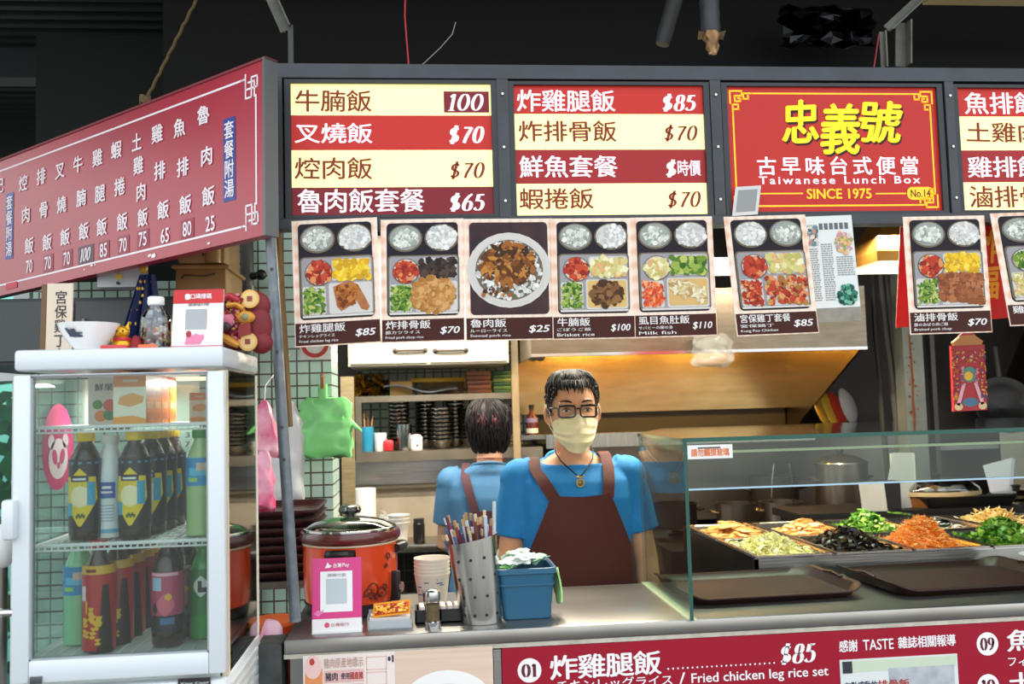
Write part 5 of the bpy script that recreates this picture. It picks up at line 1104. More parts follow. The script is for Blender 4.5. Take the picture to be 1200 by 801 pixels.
for k in range(26): a = rnd.uniform(0, 6.28); zz = rnd.uniform(.062, .088); rr_ = .024 * (1 - (zz - .062) / .05); m.box(c + Vector((rr_ * .8 * math.cos(a), rr_ * .8 * math.sin(a), zz)), (.010, .003, .006), cm('8a9098', 'c4c8cc', '5a6068')[rnd.randrange(3)], M=Matrix.Rotation(a, 3, 'Z'))
tag(m.build('foil_wrappers', t), None, None, None, 'stuff')
# white and red payment stand
p = at(229, 404, -.26); t, S = pay_stand((p.x, -.25, TZ), .102, .122, R(-4), R(8), mat('eceaea', .35, coat=.3), WHITE, 'white scan-to-pay stand with a red top on the cooler'); W, H = S.W, S.H; m = MB(); m.rect(S, 0, H - .029, W, H, .0006, mat('c4121e', .35)); m.cjk(S, '口碑掃碼', .034, H - .02, .078, H - .009, .0012, TW2, .02); m.rrect(S, .024, H - .021, .034, H - .009, .003, .0012, TW2)
m.rect(S, .026, .038, .07, .081, .0006, mat('a4a6a8', .5)); m.cjk(S, '請掃描付款', .03, .087, .074, .093, .0008, mat('6a6a6a', .5), .01); m.rect(S, 0, 0, W, .005, .0006, mat('c46a78', .4)); m.poly(S, [(.026, .007), (.03, .028), (.04, .026), (.048, .03), (.06, .026), (.064, .03), (.066, .02), (.058, .007)], .0006, mat('d87a9a', .4)); m.ell(S, .034, .029, .006, .007, .001, mat('a02038', .4), 12); m.build('print', t, smooth=False)
# red new-year ornament with gold coins
c = at(281, 405, -.14); c = Vector((c.x, -.16, TZ)); t = thing('new_year_ornament', 'puffy red ornament with gold coins on the cooler corner', 'ornament', c); S = Sheet(c + Vector((-.05, 0, 0)), (1, -.12, 0), (0, .06, 1)); MRD = mat('7e1420', .6, hex2='6a0f1a', scale=40)
m = MB(); 
def puff(ca, cb, ra, rb, dep, mm): m.ball(S.P(ca, cb, -.018), (ra * 1.12, dep * .75, rb * 1.1), mm, 20, 12)
for q_ in ((.05, .065, .052, .055, .024), (.082, .10, .03, .03, .02), (.096, .02, .022, .022, .02), (.02, .085, .03, .034, .02), (.018, .025, .02, .024, .02), (.085, .055, .03, .045, .022)): puff(*q_, MRD)
m.build('cushion_body', t, label='dark red padded body'); m = MB(); GLD = mat('d8a85a', .4, .2); GL2 = mat('c98a2c', .4, .2); PK = mat('d0708a', .5)
def coin(a, b, r_): 
    m.prism(S, [(a + r_ * math.cos(i * .314), b + r_ * math.sin(i * .314)) for i in range(20)], .0, .006, GLD); m.ell(S, a, b, r_ * .8, r_ * .8, .0065, mat('e0bc7c', .4), 18); m.ell(S, a, b, r_ * .4, r_ * .4, .0072, mat('8a3a2a', .4), 4, .78)
for q_ in ((.078, .112, .02), (.074, .02, .02), (.012, .024, .014)): m = MB(); coin(*q_); m.build('gold_coin', t, smooth=False)
m = MB()
m.speck(S, -.002, .012, .07, .125, .004, cm('8c2030', 'b04a3a', 'd09a50', '5a1a30', 'c87a8a', '7a1826'), 110, .003, .008, ine(.036, .07, .04, .056), hh=.004); m.ball(S.P(.03, .066, .004), (.018, .007, .015), PK, 14, 8); m.ball(S.P(.028, .052, .012), (.012, .006, .010), mat('3a2430', .5), 10, 6); m.ball(S.P(.07, .072, .006), (.02, .008, .014), GL2, 12, 7); m.ball(S.P(.07, .072, .012), (.008, .005, .008), mat('8a8a60', .4), 10, 6); m.prism(S, [(.055, .03), (.082, .036), (.08, .06), (.056, .056)], .004, .010, mat('8c2a28', .5)); m.tube([S.P(.03, .098, .008), S.P(.05, .10, .008), S.P(.066, .09, .008)], .006, GL2, 8); m.tube([S.P(.012, .036, .008), S.P(.04, .02, .008), S.P(.055, .012, .006)], [.008, .009, .006], GL2, 8); m.tube([S.P(.016, .11, .006), S.P(.034, .12, .006), S.P(.056, .108, .006)], .007, mat('a82030', .5), 8); m.build('gold_trim', t)

# ================================================================== BEHIND THE COOLER
t = thing('storage_cabinet', 'dark wall cabinet hung behind the things on the cooler top', 'cabinet', (-.94, .7, 1.72)); DC = mat('3a3f42', .6, hex2='2c3133', scale=5); m = MB(); m.b2((-1.30, .45, 1.72), (-.575, .998, 1.90), DC); m.build('body', t)
m = MB(); m.b2((-1.29, .44, 1.73), (-.945, .45, 1.89), mat('43484a', .55)); d = m.build('door', t); MB().cyl((-.97, .43, 1.76), (-.97, .43, 1.84), .006, STEELD).build('handle', d)
m = MB(); m.b2((-.935, .44, 1.73), (-.585, .45, 1.89), mat('43484a', .55)); d = m.build('door', t); MB().cyl((-.91, .43, 1.76), (-.91, .43, 1.84), .006, STEELD).build('handle', d)
x0, x1 = at(207, 330, .5).x, at(267, 330, .5).x; TAN = mat('a8834e', .5, hex2='97743f', scale=10, coat=.2)
t = thing('tan_crate', 'lower tan plastic crate of two, behind the payment stand', 'crate', ((x0 + x1) / 2, .6, 1.9)); m = MB(); m.b2((x0, .48, 1.90), (x1, .72, 1.90 + .09), TAN, bev=.01); m.tube([(x0 - .003, .476, 1.985), (x1 + .003, .476, 1.985), (x1 + .003, .724, 1.985), (x0 - .003, .724, 1.985)], .006, TAN, 6, closed=True); m.build('box', t); m = MB(); m.tube([(x0 + .02, .475, 1.955), (x0 + .03, .470, 1.962), (x1 - .06, .470, 1.958), (x1 - .03, .470, 1.965)], .003, mat('5a4426', .6), 5); m.build('lid_seam', t)
t = thing('tan_crate', 'upper tan plastic crate with a dark slot handle', 'crate', ((x0 + x1) / 2, .6, 1.992)); m = MB(); m.b2((x0 + .004, .48, 1.992), (x1 - .002, .70, 2.10), TAN, bev=.014); m.cyl((x1 - .035, .476, 1.995), (x1 - .035, .476, 2.09), .022, TAN, n=16); m.build('box', t)
m = MB(); q_ = [(x0 + .035, 2.02), (x1 - .065, 2.02), (x1 - .065, 2.055), (x0 + .035, 2.055)]; m.tube([(a, .474, b) for a, b in q_], .006, TAN, 8, closed=True); m.b2((x0 + .04, .472, 2.024), (x1 - .07, .478, 2.051), mat('1c1610', .7)); m.build('handle', t)
a0 = at(114, 330, .38); a1 = at(165, 330, .38); z0, z1 = at(140, 336, .38).z, at(140, 296, .38).z
t = thing('wall_box', 'pale grey metal box with a yellow label under the red board', 'box', ((a0.x + a1.x) / 2, .42, z0)); m = MB(); m.b2((a0.x, .38, z0), (a1.x, .448, z1), mat('b9c0c6', .4)); m.build('case', t); m = MB(); p = at(139, 324, .379); m.box((p.x, .379, p.z), (.018, .003, .014), mat('e0c060', .4)); m.build('label_plate', t); MB().cyl((p.x, .38, p.z - .018), (p.x, .37, p.z - .018), .004, BLACK).build('keyhole', t)
# a blue cloth with gold dots hanging down
m = MB(); rnd = random.Random(8); base = at(168, 320, .33); rows = []
for i in range(15):
    f = i / 14; w_ = .03 + .10 * f; rows.append([Vector((base.x + .0 + (j / 10 - .5) * w_ * 1.25 - .02 * f, .36 + .018 * math.sin(j * 1.9 + f) * (.3 + f) , base.z - .26 * f)) for j in range(11)])
NV = mat('182a66', .75, hex2='101d4c', scale=12); m.grid(rows, NV, .004); t = thing('blue_cloth', 'navy blue cloth with gold dots hanging behind the sweets bottle', 'cloth', tuple(base)); m.build('cloth_body', t); m = MB()
for k in range(40): r_ = rows[rnd.randrange(1, 14)]; p = r_[rnd.randrange(1, 10)] + Vector((rnd.uniform(-.006, .006), -.0035, 0)); m.ball(p, (.0035, .0012, .005), mat('c9a03a', .4, .3), 6, 4)
tag(m.build('gold_dots', t), None, None, None, 'stuff'); m = MB(); m.ball(base + Vector((.0, .0, .012)), (.012, .010, .014), mat('b8923a', .4, .4)); m.build('gold_knob', t)
# pole in front of the tiles, its wooden batten
p0, p1 = at(316, 262, -.03), at(346, 728, -.045); m = MB(); m.tube([p0 + (p1 - p0) * (i / 20) for i in range(21)], .0125, mat('7f868c', .45, .4, '5f666c', 30), 14)
for f in (.12, .33, .52, .6): m.cyl(p0.lerp(p1, f) + Vector((-.0, -.012, 0)), p0.lerp(p1, f) + Vector((0, -.0145, 0)), .004, mat('4a4238', .7), n=8)
tag(m.build('support_pole'), 'slim grey steel pole leaning from the sign frame to the counter end', 'pole')
p0, p1 = at(326, 262, .02), at(340, 500, .02); m = MB(); d = (p1 - p0); m.tube([p0, p0 + d * .5, p1], .0065, mat('8a6a3c', .7, hex2='6e5430', scale=20), 4); tag(m.build('wooden_batten'), 'thin brown wooden batten beside the grey pole', 'batten')
# wall pipe with a valve
a = at(288, 345, .94); t = thing('wall_pipe', 'dark vertical pipe with a valve on the green tiles', 'pipe', (a.x, .96, 1.5)); m = MB(); m.cyl((a.x, .965, .02), (a.x, .965, 2.95), .022, mat('5c605c', .5, hex2='46493f', scale=15)); m.build('pipe_body', t); m = MB(); m.cyl((a.x, .965, a.z - .03), (a.x, .965, a.z + .03), .029, mat('4a4c48', .4)); m.cyl((a.x, .965, a.z + .06), (a.x + .05, .94, a.z + .065), .012, BLACK); m.ball((a.x + .05, .94, a.z + .065), .018, BLACK); m.cyl((a.x, .965, a.z - .05), (a.x + .04, .945, a.z - .05), .011, BLACK); m.build('valve', t)
# round red and white sticker on tile
S = Sheet((0, .999, 0), (1, 0, 0), (0, 0, 1)); a, b = S.px(369, 403); t = thing('round_sticker', 'round red and white warning sticker on the green tiles', 'sticker', tuple(S.P(a, b))); m = MB(); m.slab(S, a - .05, b - .052, a + .05, b + .06, 0, .001, mat('e8e8e2', .4)); m.build('paper', t); m = MB(); 
for k in range(28): t0, t1 = 6.283 * k / 28, 6.283 * (k + 1) / 28; m.poly(S, [(a + r_ * math.cos(q_), b + r_ * math.sin(q_)) for r_, q_ in ((.032, t0), (.046, t0), (.046, t1), (.032, t1))], .0016, mat('c0392c', .4))
m.build('ring', t, smooth=False)
# bags hanging on the tiles
from mathutils import noise as mnoise
def bag(name, label, X0, X1, Y0, Y1, Yd, mm, seed, gather=.25, top_w=.3, cat='bag', thick=.05, crumple=.007):
    rnd = random.Random(seed); a = at(X0, (Y0 + Y1) / 2, Yd); b = at(X1, (Y0 + Y1) / 2, Yd); zt = at((X0 + X1) / 2, Y0, Yd).z; zb = at((X0 + X1) / 2, Y1, Yd).z; cx_ = (a.x + b.x) / 2; w_ = (b.x - a.x) / 2; m = MB(); rings = []; n = 40; ph = [rnd.uniform(0, 6.28) for _ in range(6)]
    for i in range(19):
        f = i / 18; k = top_w + (1 - top_w) * min(1, f / gather) ** .7 if f < gather else 1.0; tk = thick * min(1, .25 + 1.6 * f) * (1 if f < .9 else (1 - f) / .1 * .8 + .2); ring = []
        for j in range(n):
            an = 2 * math.pi * j / n; wr = 1 + .05 * math.sin(5 * an + ph[0] + 3 * f) + .04 * math.sin(9 * an + ph[1] - 4 * f) + .03 * math.sin(3 * an + ph[2] + 9 * f); c_, s_ = math.cos(an), math.sin(an); sq = abs(c_) ** .6 * (1 if c_ > 0 else -1)
            ring.append(Vector((cx_ + w_ * k * sq * (1 + .02 * math.sin(f * 7 + ph[3])), Yd + tk * s_ * wr, zt + (zb - zt) * f + .006 * math.sin(j * .9 + ph[4]) * (f > .95))))
            nv = mnoise.noise_vector(ring[-1] * 26 + Vector((seed, 0, 0))) * crumple + mnoise.noise_vector(ring[-1] * 70) * crumple * .45; ring[-1] += Vector((nv.x, nv.y * .8, nv.z * .6))
        rings.append(ring)
    m.loft(rings, mm); o = m.build(name, angle=60); return o, Vector((cx_, Yd, zt))
LGB = mat('93ee94', .35, hex2='84e688', scale=12, coat=.2, bump=.25, bscale=25)
o, tp = bag('green_bag', 'light green plastic carrier bag clipped to the tiled wall', 352, 413, 466, 535, .93, LGB, 3, .1, .75, thick=.02, crumple=.010); tag(o, 'light green plastic carrier bag clipped to the tiled wall', 'bag')
m = MB(); m.loft([[tp + Vector((.016 * math.cos(i * .785) - .01, .010 * math.sin(i * .785), z_)) for i in range(8)] for z_ in (-.005, .02, .045)], LGB); e_ = tp + Vector((.13, 0, -.07)); m.build('bag_handle', o)
m = MB(); hh_ = at(412, 500, .93); h2 = at(424, 505, .92); m.tube([hh_ + Vector((-.03, 0, .03)), hh_ + Vector((0, 0, .012)), h2], [.020, .010, .003], LGB, 8); m.build('bag_corner', o)
m = MB(); m.box(tp + Vector((-.01, -.012, .055)), (.012, .012, .05), mat('a87848', .6), bev=.002); m.cyl(tp + Vector((-.01, .07, .07)), tp + Vector((-.01, -.02, .07)), .003, STEELB); tag(m.build('wooden_clip'), 'small wooden clip holding the green bag', 'clip')
WBG = mat('f0f2f4', .4, hex2='dfe4e8', scale=10); o, tp = bag('white_bag', '', 314, 357, 470, 592, .93, WBG, 5, .3, .45, thick=.03); tag(o, 'white translucent plastic bag hanging between the pole and the green bag', 'bag'); MB().cyl(tp + Vector((0, .048, .012)), tp + Vector((0, -.015, .012)), .003, STEELB).build('nail', o)
PNK = mat('e0457c', .35, hex2='f0a8c4', scale=14, contrast=.12); o, tp = bag('pink_bag', '', 298, 322, 528, 598, .42, PNK, 9, .5, .4, thick=.03); tag(o, 'deep pink plastic bag hanging behind the cooler, lower one', 'bag')
PNL = mat('f3c4d4', .35, hex2='e06a94', scale=12, contrast=.12); o, tp = bag('pink_bag', '', 292, 328, 468, 534, .46, PNL, 12, .7, .15, thick=.03); tag(o, 'pale pink plastic bag hanging beside the cooler top, upper one', 'bag')
m = MB(); m.tube([tp + Vector((0, 0, -.01)), tp + Vector((0, .02, .04)), Vector((tp.x, .995, tp.z + .16))], .002, mat('c9c9c9', .5), 5); tag(m.build('bag_string'), 'thin string that holds the pink bags to the wall', 'string')
# stack of dark trays on a stand
sx0, sx1 = at(296, 640, .5).x, at(372, 640, .5).x; zt = at(335, 597, .5).z; nT = 8; st_h = .024
t = thing('tray_rack', 'dark steel rack under the stack of brown trays', 'rack', ((sx0 + sx1) / 2 - .06, .64, 0)); zb = zt - nT * st_h; m = MB(); m.b2((sx0 - .14, .47, zb - .02), (sx1, .83, zb), STEELD); m.build('shelf', t)
for x in (sx0 - .12, sx1 - .02):
    for y in (.49, .81): MB().cyl((x, y, 0), (x, y, zb - .02), .012, STEELD).build('leg', t)
for k in range(nT):
    z_ = zb + k * st_h; m = MB(); w_, d_ = (sx1 - sx0 + .14), .34; cc = Vector(((sx0 + sx1) / 2 - .07 , .65, z_))
    def rg2(ins, z): return [cc + Vector((a, b, z)) for a, b in m.rpts(-w_ / 2 + ins, -d_ / 2 + ins, w_ / 2 - ins, d_ / 2 - ins, .04)]
    m.loft([rg2(.025, 0.0), rg2(.012, .003), rg2(0, .018), rg2(0, .0225), rg2(.004, .0225), rg2(.016, .007), rg2(.03, .005)], mat('3b1f20', .35)); tag(m.build('stacked_tray'), '%s dark brown tray from the top of the stack behind the pole' % ORD[nT - 1 - k], 'tray', 'stacked brown trays')
# orange tub and pink bag in the gap below
a = at(319, 712, .2); t = thing('orange_tub', 'orange plastic tub in the gap beside the counter end', 'tub', (a.x - .0, .24, .80)); OT = mat('d8521e', .4); m = MB(); m.lathe([(.045, 0), (.052, .22), (.058, .24), (.058, .255), (.054, .255), (.048, .01)], (a.x, .24, .80), OT, 24); m.build('tub_body', t); m = MB(); m.lathe([(.054, .245), (.061, .247), (.061, .258), (.054, .258)], (a.x, .24, .80), mat('e06a30', .4), 24); m.build('rolled_rim', t); tag(MB().b2((a.x - .07, .17, 0), (a.x + .045, .31, .80), mat('5a5652', .7)).build('plinth_block'), 'grey block carrying the orange tub beside the counter', 'block')
o, tp = bag('pink_bag', '', 305, 333, 726, 815, .13, mat('f3c8d8', .35, hex2='e58ab0', scale=12, contrast=.15), 15, .3, .6, thick=.03); tag(o, 'pale pink bag stuffed beside the counter end below the tub rim', 'bag')

# ================================================================== KITCHEN, LEFT ALCOVE
Ys = 2.12
def X(px, py, Y): return at(px, py, Y).x
def Zz(px, py, Y): return at(px, py, Y).z
cxl, cxr = X(408, 415, 2.0), X(596, 415, 2.0); cz0 = Zz(500, 427, 2.0)
t = thing('wall_cabinet', 'cream wall cabinet with dark bar handles above the bowl shelf', 'cabinet', ((cxl + cxr) / 2, 2.2, cz0)); CRM = mat('ded6c6', .5, hex2='cfc5b2', scale=12)
m = MB(); m.b2((cxl, 2.0, cz0), (cxr, 2.55, 2.35), CRM); m.build('body', t); dm = X(502, 412, 2.0)
for x0, x1, h0, h1 in ((cxl + .01, dm - .004, 463, 498), (dm + .004, cxr - .008, 510, 546)):
    m = MB(); m.b2((x0, 1.984, cz0 + .008), (x1, 2.0, 2.34), CRM, bev=.004); d = m.build('door', t); hz = Zz((h0 + h1) / 2, 410.5, 1.975); m = MB(); xa, xb = X(h0, 410, 1.975), X(h1, 410, 1.975); m.tube([(xa, 1.984, hz), (xa + .006, 1.966, hz), (xb - .006, 1.966, hz), (xb, 1.984, hz)], .006, mat('3c332a', .4, .4), 8)
    for x in (xa, xb): m.ball((x, 1.978, hz), (.012, .006, .012), mat('3c332a', .4, .4))
    m.build('handle', d)
m = MB(); px0, px1 = X(400, 520, 1.62), X(415, 520, 1.62); m.b2((px0, 1.62, 0), (px1, 1.66, Zz(407, 441, 1.62)), mat('9c8a68', .6, hex2='80704f', scale=14, stretch=(1, 1, 6))); tag(m.build('side_plank'), 'tall worn tan board beside the steel bowl shelves', 'board')
sl, sr = X(416, 463, Ys), X(609, 463, Ys); zA1 = Zz(510, 462, Ys); zA2 = Zz(480, 528, Ys); ztab = Zz(500, 637, 1.93)
t = thing('bowl_shelf', 'two-tier steel shelf rack holding stacked bowls above the worktable', 'shelf', ((sl + sr) / 2, 2.3, zA2 - .2)); SH = mat('8f8576', .35, .8, '7a7163', 10)
m = MB(); m.b2((sl, Ys, zA1 - .028), (sr, 2.55, zA1), SH); m.build('shelf_board', t)
m = MB(); m.b2((sl, Ys, zA2 - .045), (sr + .1, 2.55, zA2), SH); m.build('shelf_board', t)
for x0, x1 in ((sl, sl + .028), (sr - .028, sr)): MB().b2((x0, Ys, zA2), (x1, Ys + .03, zA1 - .028), SH).build('upright', t)
m = MB(); m.b2((sl - .02, Ys + .16, zA2 - .16), (sr + .12, Ys + .17, zA2 - .045), STEEL); m.b2((sl - .03, Ys + .03, zA2 - .17), (sr + .12, Ys + .18, zA2 - .16), mat('4a4236', .6)); m.b2((sl - .03, Ys + .06, ztab), (sr + .12, Ys + .07, zA2 - .17), mat('a89c8a', .5, hex2='8f8371', scale=8)); m.build('splashback', t)
t = thing('worktable', 'stainless worktable below the bowl shelf behind the woman', 'table', (.2, 2.2, 0)); m = MB(); m.b2((sl - .08, 1.93, ztab - .035), (.72, 2.5, ztab), STEEL_H, bev=.004); m.build('table_top', t)
for x in (sl - .05, .69):
    for y in (1.96, 2.46): MB().cyl((x, y, 0), (x, y, ztab - .035), .018, STEELD).build('leg', t)
m = MB(); G_ = mat('3a3632', .5, .4)
for i in range(18): x = sl - .06 + i * .045; m.cyl((x, 1.99, .5), (x, 1.99, ztab - .04), .003, G_, n=5)
for i in range(8): m.cyl((sl - .06, 1.99, .52 + i * .05), (.70, 1.99, .52 + i * .05), .003, G_, n=5)
m.build('wire_guard', t)
# bowls
BS = mat('a8a49e', .18, 1.0)
proto = thing('steel_bowl', 'steel bowl', 'bowl', (0, 0, -3), 'stacked steel bowls'); m = MB(); m.lathe([(.022, 0), (.024, .002), (.04, .014), (.05, .036), (.053, .040), (.0545, .041), (.0545, .043), (.052, .0425), (.047, .034), (.036, .015), (.0001, .006)], (0, 0, -3), BS, 28); m.build('bowl_body', proto); first = True
stacks = [(468, 2.27, 11, 'left'), (499, 2.36, 11, 'second'), (517, 2.22, 9, 'front middle'), (534, 2.36, 11, 'fourth'), (553, 2.28, 9, 'rightmost')]
for pxc, Y, n, nm in stacks:
    for k in range(n):
        lab = ('%s steel bowl in the %s stack on the lower shelf' % (ORD[n - 1 - k], nm)) if n - 1 - k else 'topmost steel bowl in the %s stack on the lower shelf' % nm
        loc = (X(pxc, 510, Y), Y, zA2 + k * .0185)
        if first: proto.location = loc; proto['label'] = lab; first = False
        else: copy_thing(proto, loc, None, lab)
def cup(name, label, px, w, top, bot, Y, mm, cat, zb, extra=None):
    r = w * (Y + 2.2) / 1100 / 2; c = Vector((X(px, bot, Y), Y, zb)); h = Zz(px, top, Y) - zb; t = thing(name, label, cat, c); m = MB(); m.lathe([(r * .86, 0), (r * .9, .002), (r, h - .002), (r, h), (r * .93, h), (r * .84, .006), (.0001, .006)], c, mm, 24); m.build('cup_body', t); return t, c, r, h
t, c, r, h = cup('teal_mug', 'teal mug holding wooden sticks at the left of the lower shelf', 430, 17, 500, 525, 2.2, mat('2a86a8', .35), 'mug', zA2); m = MB(); m.tube([c + Vector((r, 0, h * .75)), c + Vector((r * 1.5, 0, h * .65)), c + Vector((r * 1.5, 0, h * .35)), c + Vector((r, 0, h * .25))], .005, mat('2a86a8', .35), 6); m.build('handle', t)
for k in range(4): tag(MB().tube([c + Vector((.008 * (k - 1.5), 0, .008)), c + Vector((.02 * (k - 1.6), .006 * (k % 2), h + .05 + .014 * (k % 3)))], .0035, mat(['8a5a3a', 'b89468', '7a4a34', 'a87a50'][k], .6), 5).build('wooden_stick'), 'thin wooden stick standing in the teal mug', 'stick', 'sticks in the teal mug')
cup('white_cup', 'small white cup with a pale print beside the teal mug', 446, 15, 507, 525, 2.2, mat('e4e0dc', .35), 'cup', zA2)
c = Vector((X(455, 520, 2.17), 2.17, zA2)); m = MB(); m.box(c + Vector((0, 0, .026)), (.045, .03, .05), mat('c01c28', .4), R(10), bev=.008); tag(m.build('red_packet'), 'red packet leaning beside the glass on the lower shelf', 'packet')
t, c, r, h = cup('drinking_glass', 'tall clear glass in front of the left bowl stack', 474, 18, 497, 525, 2.17, glass_mat('d8dcd8', 2.0, .05, .18), 'glass', zA2)
c = Vector((X(488, 520, 2.165), 2.165, zA2)); t = thing('white_jar', 'white lidded jar between the glass and the front bowls', 'jar', c); m = MB(); m.lathe([(.026, 0), (.028, .003), (.028, .045), (.024, .05)], c, mat('e6e2dc', .35), 20); m.build('jar_body', t); m = MB(); m.lathe([(.027, .048), (.029, .05), (.028, .06), (.018, .071), (.0001, .073)], c, mat('efece8', .3), 20); m.build('lid', t); m = MB(); cshape(m, c, .0286, 10, .016, .03, lambda f: .007 * math.sin(3.1 * f), mat('6a4a40', .4)); m.build('print', t)
# upper shelf
c = Vector((X(434, 458, 2.3), 2.3, zA1)); m = MB(); rnd = random.Random(6); GT = [mat('b8862a', .25, .8), mat('8a6420', .3, .8), mat('d8a840', .25, .8), mat('4a3614', .4, .5)]
for k in range(170): p = c + Vector((rnd.uniform(-.07, .07), rnd.uniform(-.06, .06), rnd.uniform(.006, .095))); u = Vector([rnd.uniform(-1, 1) for _ in range(3)]).normalized() * .02; w_ = u.orthogonal().normalized() * .008; m.grid([[p - u - w_, p - u + w_], [p + u - w_, p + u + w_]], GT[k % 4], .001)
tag(m.build('gold_tinsel'), 'heap of crumpled gold tinsel at the left of the upper shelf', 'tinsel', None, 'stuff')
m = MB(); a, b = X(457, 455, 2.2), X(483, 455, 2.2); h = Zz(470, 446, 2.2) - zA1; m.b2((a, 2.2, zA1), (b, 2.32, zA1 + h), mat('a8844e', .7)); m.b2((a - .002, 2.198, zA1 + h - .004), (b + .002, 2.26, zA1 + h), mat('937040', .7)); tag(m.build('cardboard_box'), 'small cardboard box under the grey plastic sheet', 'box')
m = MB(); q_ = [[at(450 + 9.5 * j, 442 + (7 if i else 0) + 4 * math.sin(j * .8) + 9 * i * (j / 9), 2.14 + .05 * (1 - i)) for j in range(10)] for i in range(4)]; q_ = [[Vector((p.x, 2.14 + .08 * i, zA1 + .045 + .012 * math.sin(j * .9) - .010 * (3 - i) * (j / 9))) for j, p in enumerate(r_)] for i, r_ in enumerate(q_)]; m.grid(q_, mat('8b9098', .25, .4, '6c7078', 12), .006); tag(m.build('plastic_folder'), 'crumpled grey plastic folder lying on the upper shelf', 'folder')
m = MB(); a, b = X(482, 440, 2.3), X(546, 440, 2.3); m.box(((a + b) / 2, 2.36, zA1 + .072), (b - a, .12, .02), mat('d8a81c', .5), bev=.004); m.box(((a + b) / 2 + .02, 2.36, zA1 + .031), (b - a - .06, .10, .062), mat('6a5230', .7)); tag(m.build('yellow_box'), 'box with a bright yellow lid behind the grey folder', 'box')
for k in range(5):
    w_ = X(575, 445, 2.2) - X(547, 445, 2.2); z0 = zA1 + k * .0215; m = MB(); m.box((X(561, 445, 2.2), 2.25, z0 + .0102), (w_ - .004 * (k % 2), .10, .0200), mat(['6e3c2a', '7a4430', '63352a', '80503a', '8a5a44'][k], .55), R(k % 2), bev=.003); tag(m.build('brown_packet'), '%s brown packet of the pile near the right end of the upper shelf' % ORD[4 - k], 'packet', 'pile of brown packets')
for k in range(6):
    w_ = X(600, 445, 2.2) - X(578, 445, 2.2); z0 = zA1 + k * .0175; m = MB(); m.box((X(589, 445, 2.2), 2.25, z0 + .0082), (w_, .10 - .004 * (k % 2), .0162), mat(['2c5a34', '4a6a3a', '1f4a2c', '6a7a40', '335c36', '244a2e'][k], .5), R(-(k % 2)), bev=.003); tag(m.build('green_packet'), '%s green packet of the pile at the right end of the upper shelf' % ORD[5 - k], 'packet', 'pile of green packets')
# on the worktable
c = Vector((X(428, 600, 2.1), 2.1, ztab)); h = Zz(428, 572, 2.1) - ztab; r = 25 * 4.3 / 2200; t = thing('paper_roll', 'white paper roll standing on the worktable at the left', 'roll', c); m = MB(); m.lathe([(r, 0), (r, h), (r * .35, h), (r * .35, h - .01), (.0001, h - .01)], c, mat('ece9e4', .8), 28); m.build('roll_body', t)
for k in range(3): c = Vector((X(468, 630, 2.02), 2.02, ztab + k * .016)); m = MB(); m.lathe([(.034, 0), (.047, .085), (.05, .088), (.047, .089), (.033, .004), (.0001, .004)], c, mat('e4e2de', .5), 24); tag(m.build('soup_cup'), ['lowest white soup cup of the nest on the worktable', 'middle white soup cup of the nest on the worktable', 'top white soup cup of the nest on the worktable'][k], 'cup', 'white soup cups on the worktable')
t = thing('black_canister', 'black canister beside the white soup cups', 'canister', (X(491, 620, 2.04), 2.04, ztab)); c = Vector(t.location); m = MB(); m.lathe([(.024, 0), (.026, .003), (.026, .075), (.02, .082)], c, mat('17181a', .35), 18); m.build('canister_body', t); m = MB(); m.lathe([(.022, .08), (.024, .082), (.024, .098), (.0001, .1)], c, mat('2a2c2e', .35), 18); m.build('lid', t)
o, tp = bag('clear_bag', '', 441, 464, 583, 612, 2.2, film_mat('d8dcdc', .4, .1), 21, .3, .5, thick=.05, crumple=.02); tag(o, 'crumpled clear plastic bag behind the soup cups', 'bag')
for v in o.data.vertices: v.co.z += ztab - min(q_.co.z for q_ in o.data.vertices) if v.index == 0 else 0
dz = ztab - min(v.co.z for v in o.data.vertices); o.data.transform(Matrix.Translation((0, 0, dz)))
# narrow post, sauce bottle and ladles between shelf and hood
m = MB(); a, b = X(601, 490, 2.06), X(609, 490, 2.06); m.b2((a, 2.06, ztab), (b, 2.09, 2.3), mat('8c7a5c', .6, hex2='6f6048', scale=10)); tag(m.build('rack_post'), 'narrow tan post between the bowl shelf and the hood', 'post')
# ================================================================== KITCHEN, COOKING LINE
HL, HRx = X(622, 400, 1.6), X(1016, 400, 1.6); hz0 = Zz(820, 413.5, 1.6); HS = mat('8f8474', .26, 1.0, '7c7160', 5, .05, stretch=(2, 1, 12))
t = thing('extractor_hood', 'long stainless extractor hood over the cooking line', 'hood', ((HL + HRx) / 2, 1.95, hz0)); m = MB(); m.b2((HL, 1.6, hz0), (HRx, 1.612, hz0 + .27), HS); m.b2((HL, 1.612, hz0 + .255), (HRx, 2.5, hz0 + .27), STEELD); m.b2((HL, 1.612, hz0), (HL + .012, 2.5, hz0 + .255), HS); m.b2((HRx - .012, 1.612, hz0), (HRx, 2.5, hz0 + .255), HS); m.b2((HL, 1.598, hz0), (HRx, 1.63, hz0 + .012), STEELB); m.build('canopy', t)
cx3 = 1.845; m = MB(); zb = Zz(943, 497, 2.3); m.add([(cx3, 1.615, hz0), (cx3, 2.5, hz0), (cx3, 2.5, zb - .02), (cx3, 2.32, zb), (cx3 + .012, 1.615, hz0), (cx3 + .012, 2.5, hz0), (cx3 + .012, 2.5, zb - .02), (cx3 + .012, 2.32, zb)], [(0, 1, 2, 3), (7, 6, 5, 4), (0, 3, 7, 4), (3, 2, 6, 7), (2, 1, 5, 6), (1, 0, 4, 5)], HS); m.build('side_cheek', t, smooth=False)
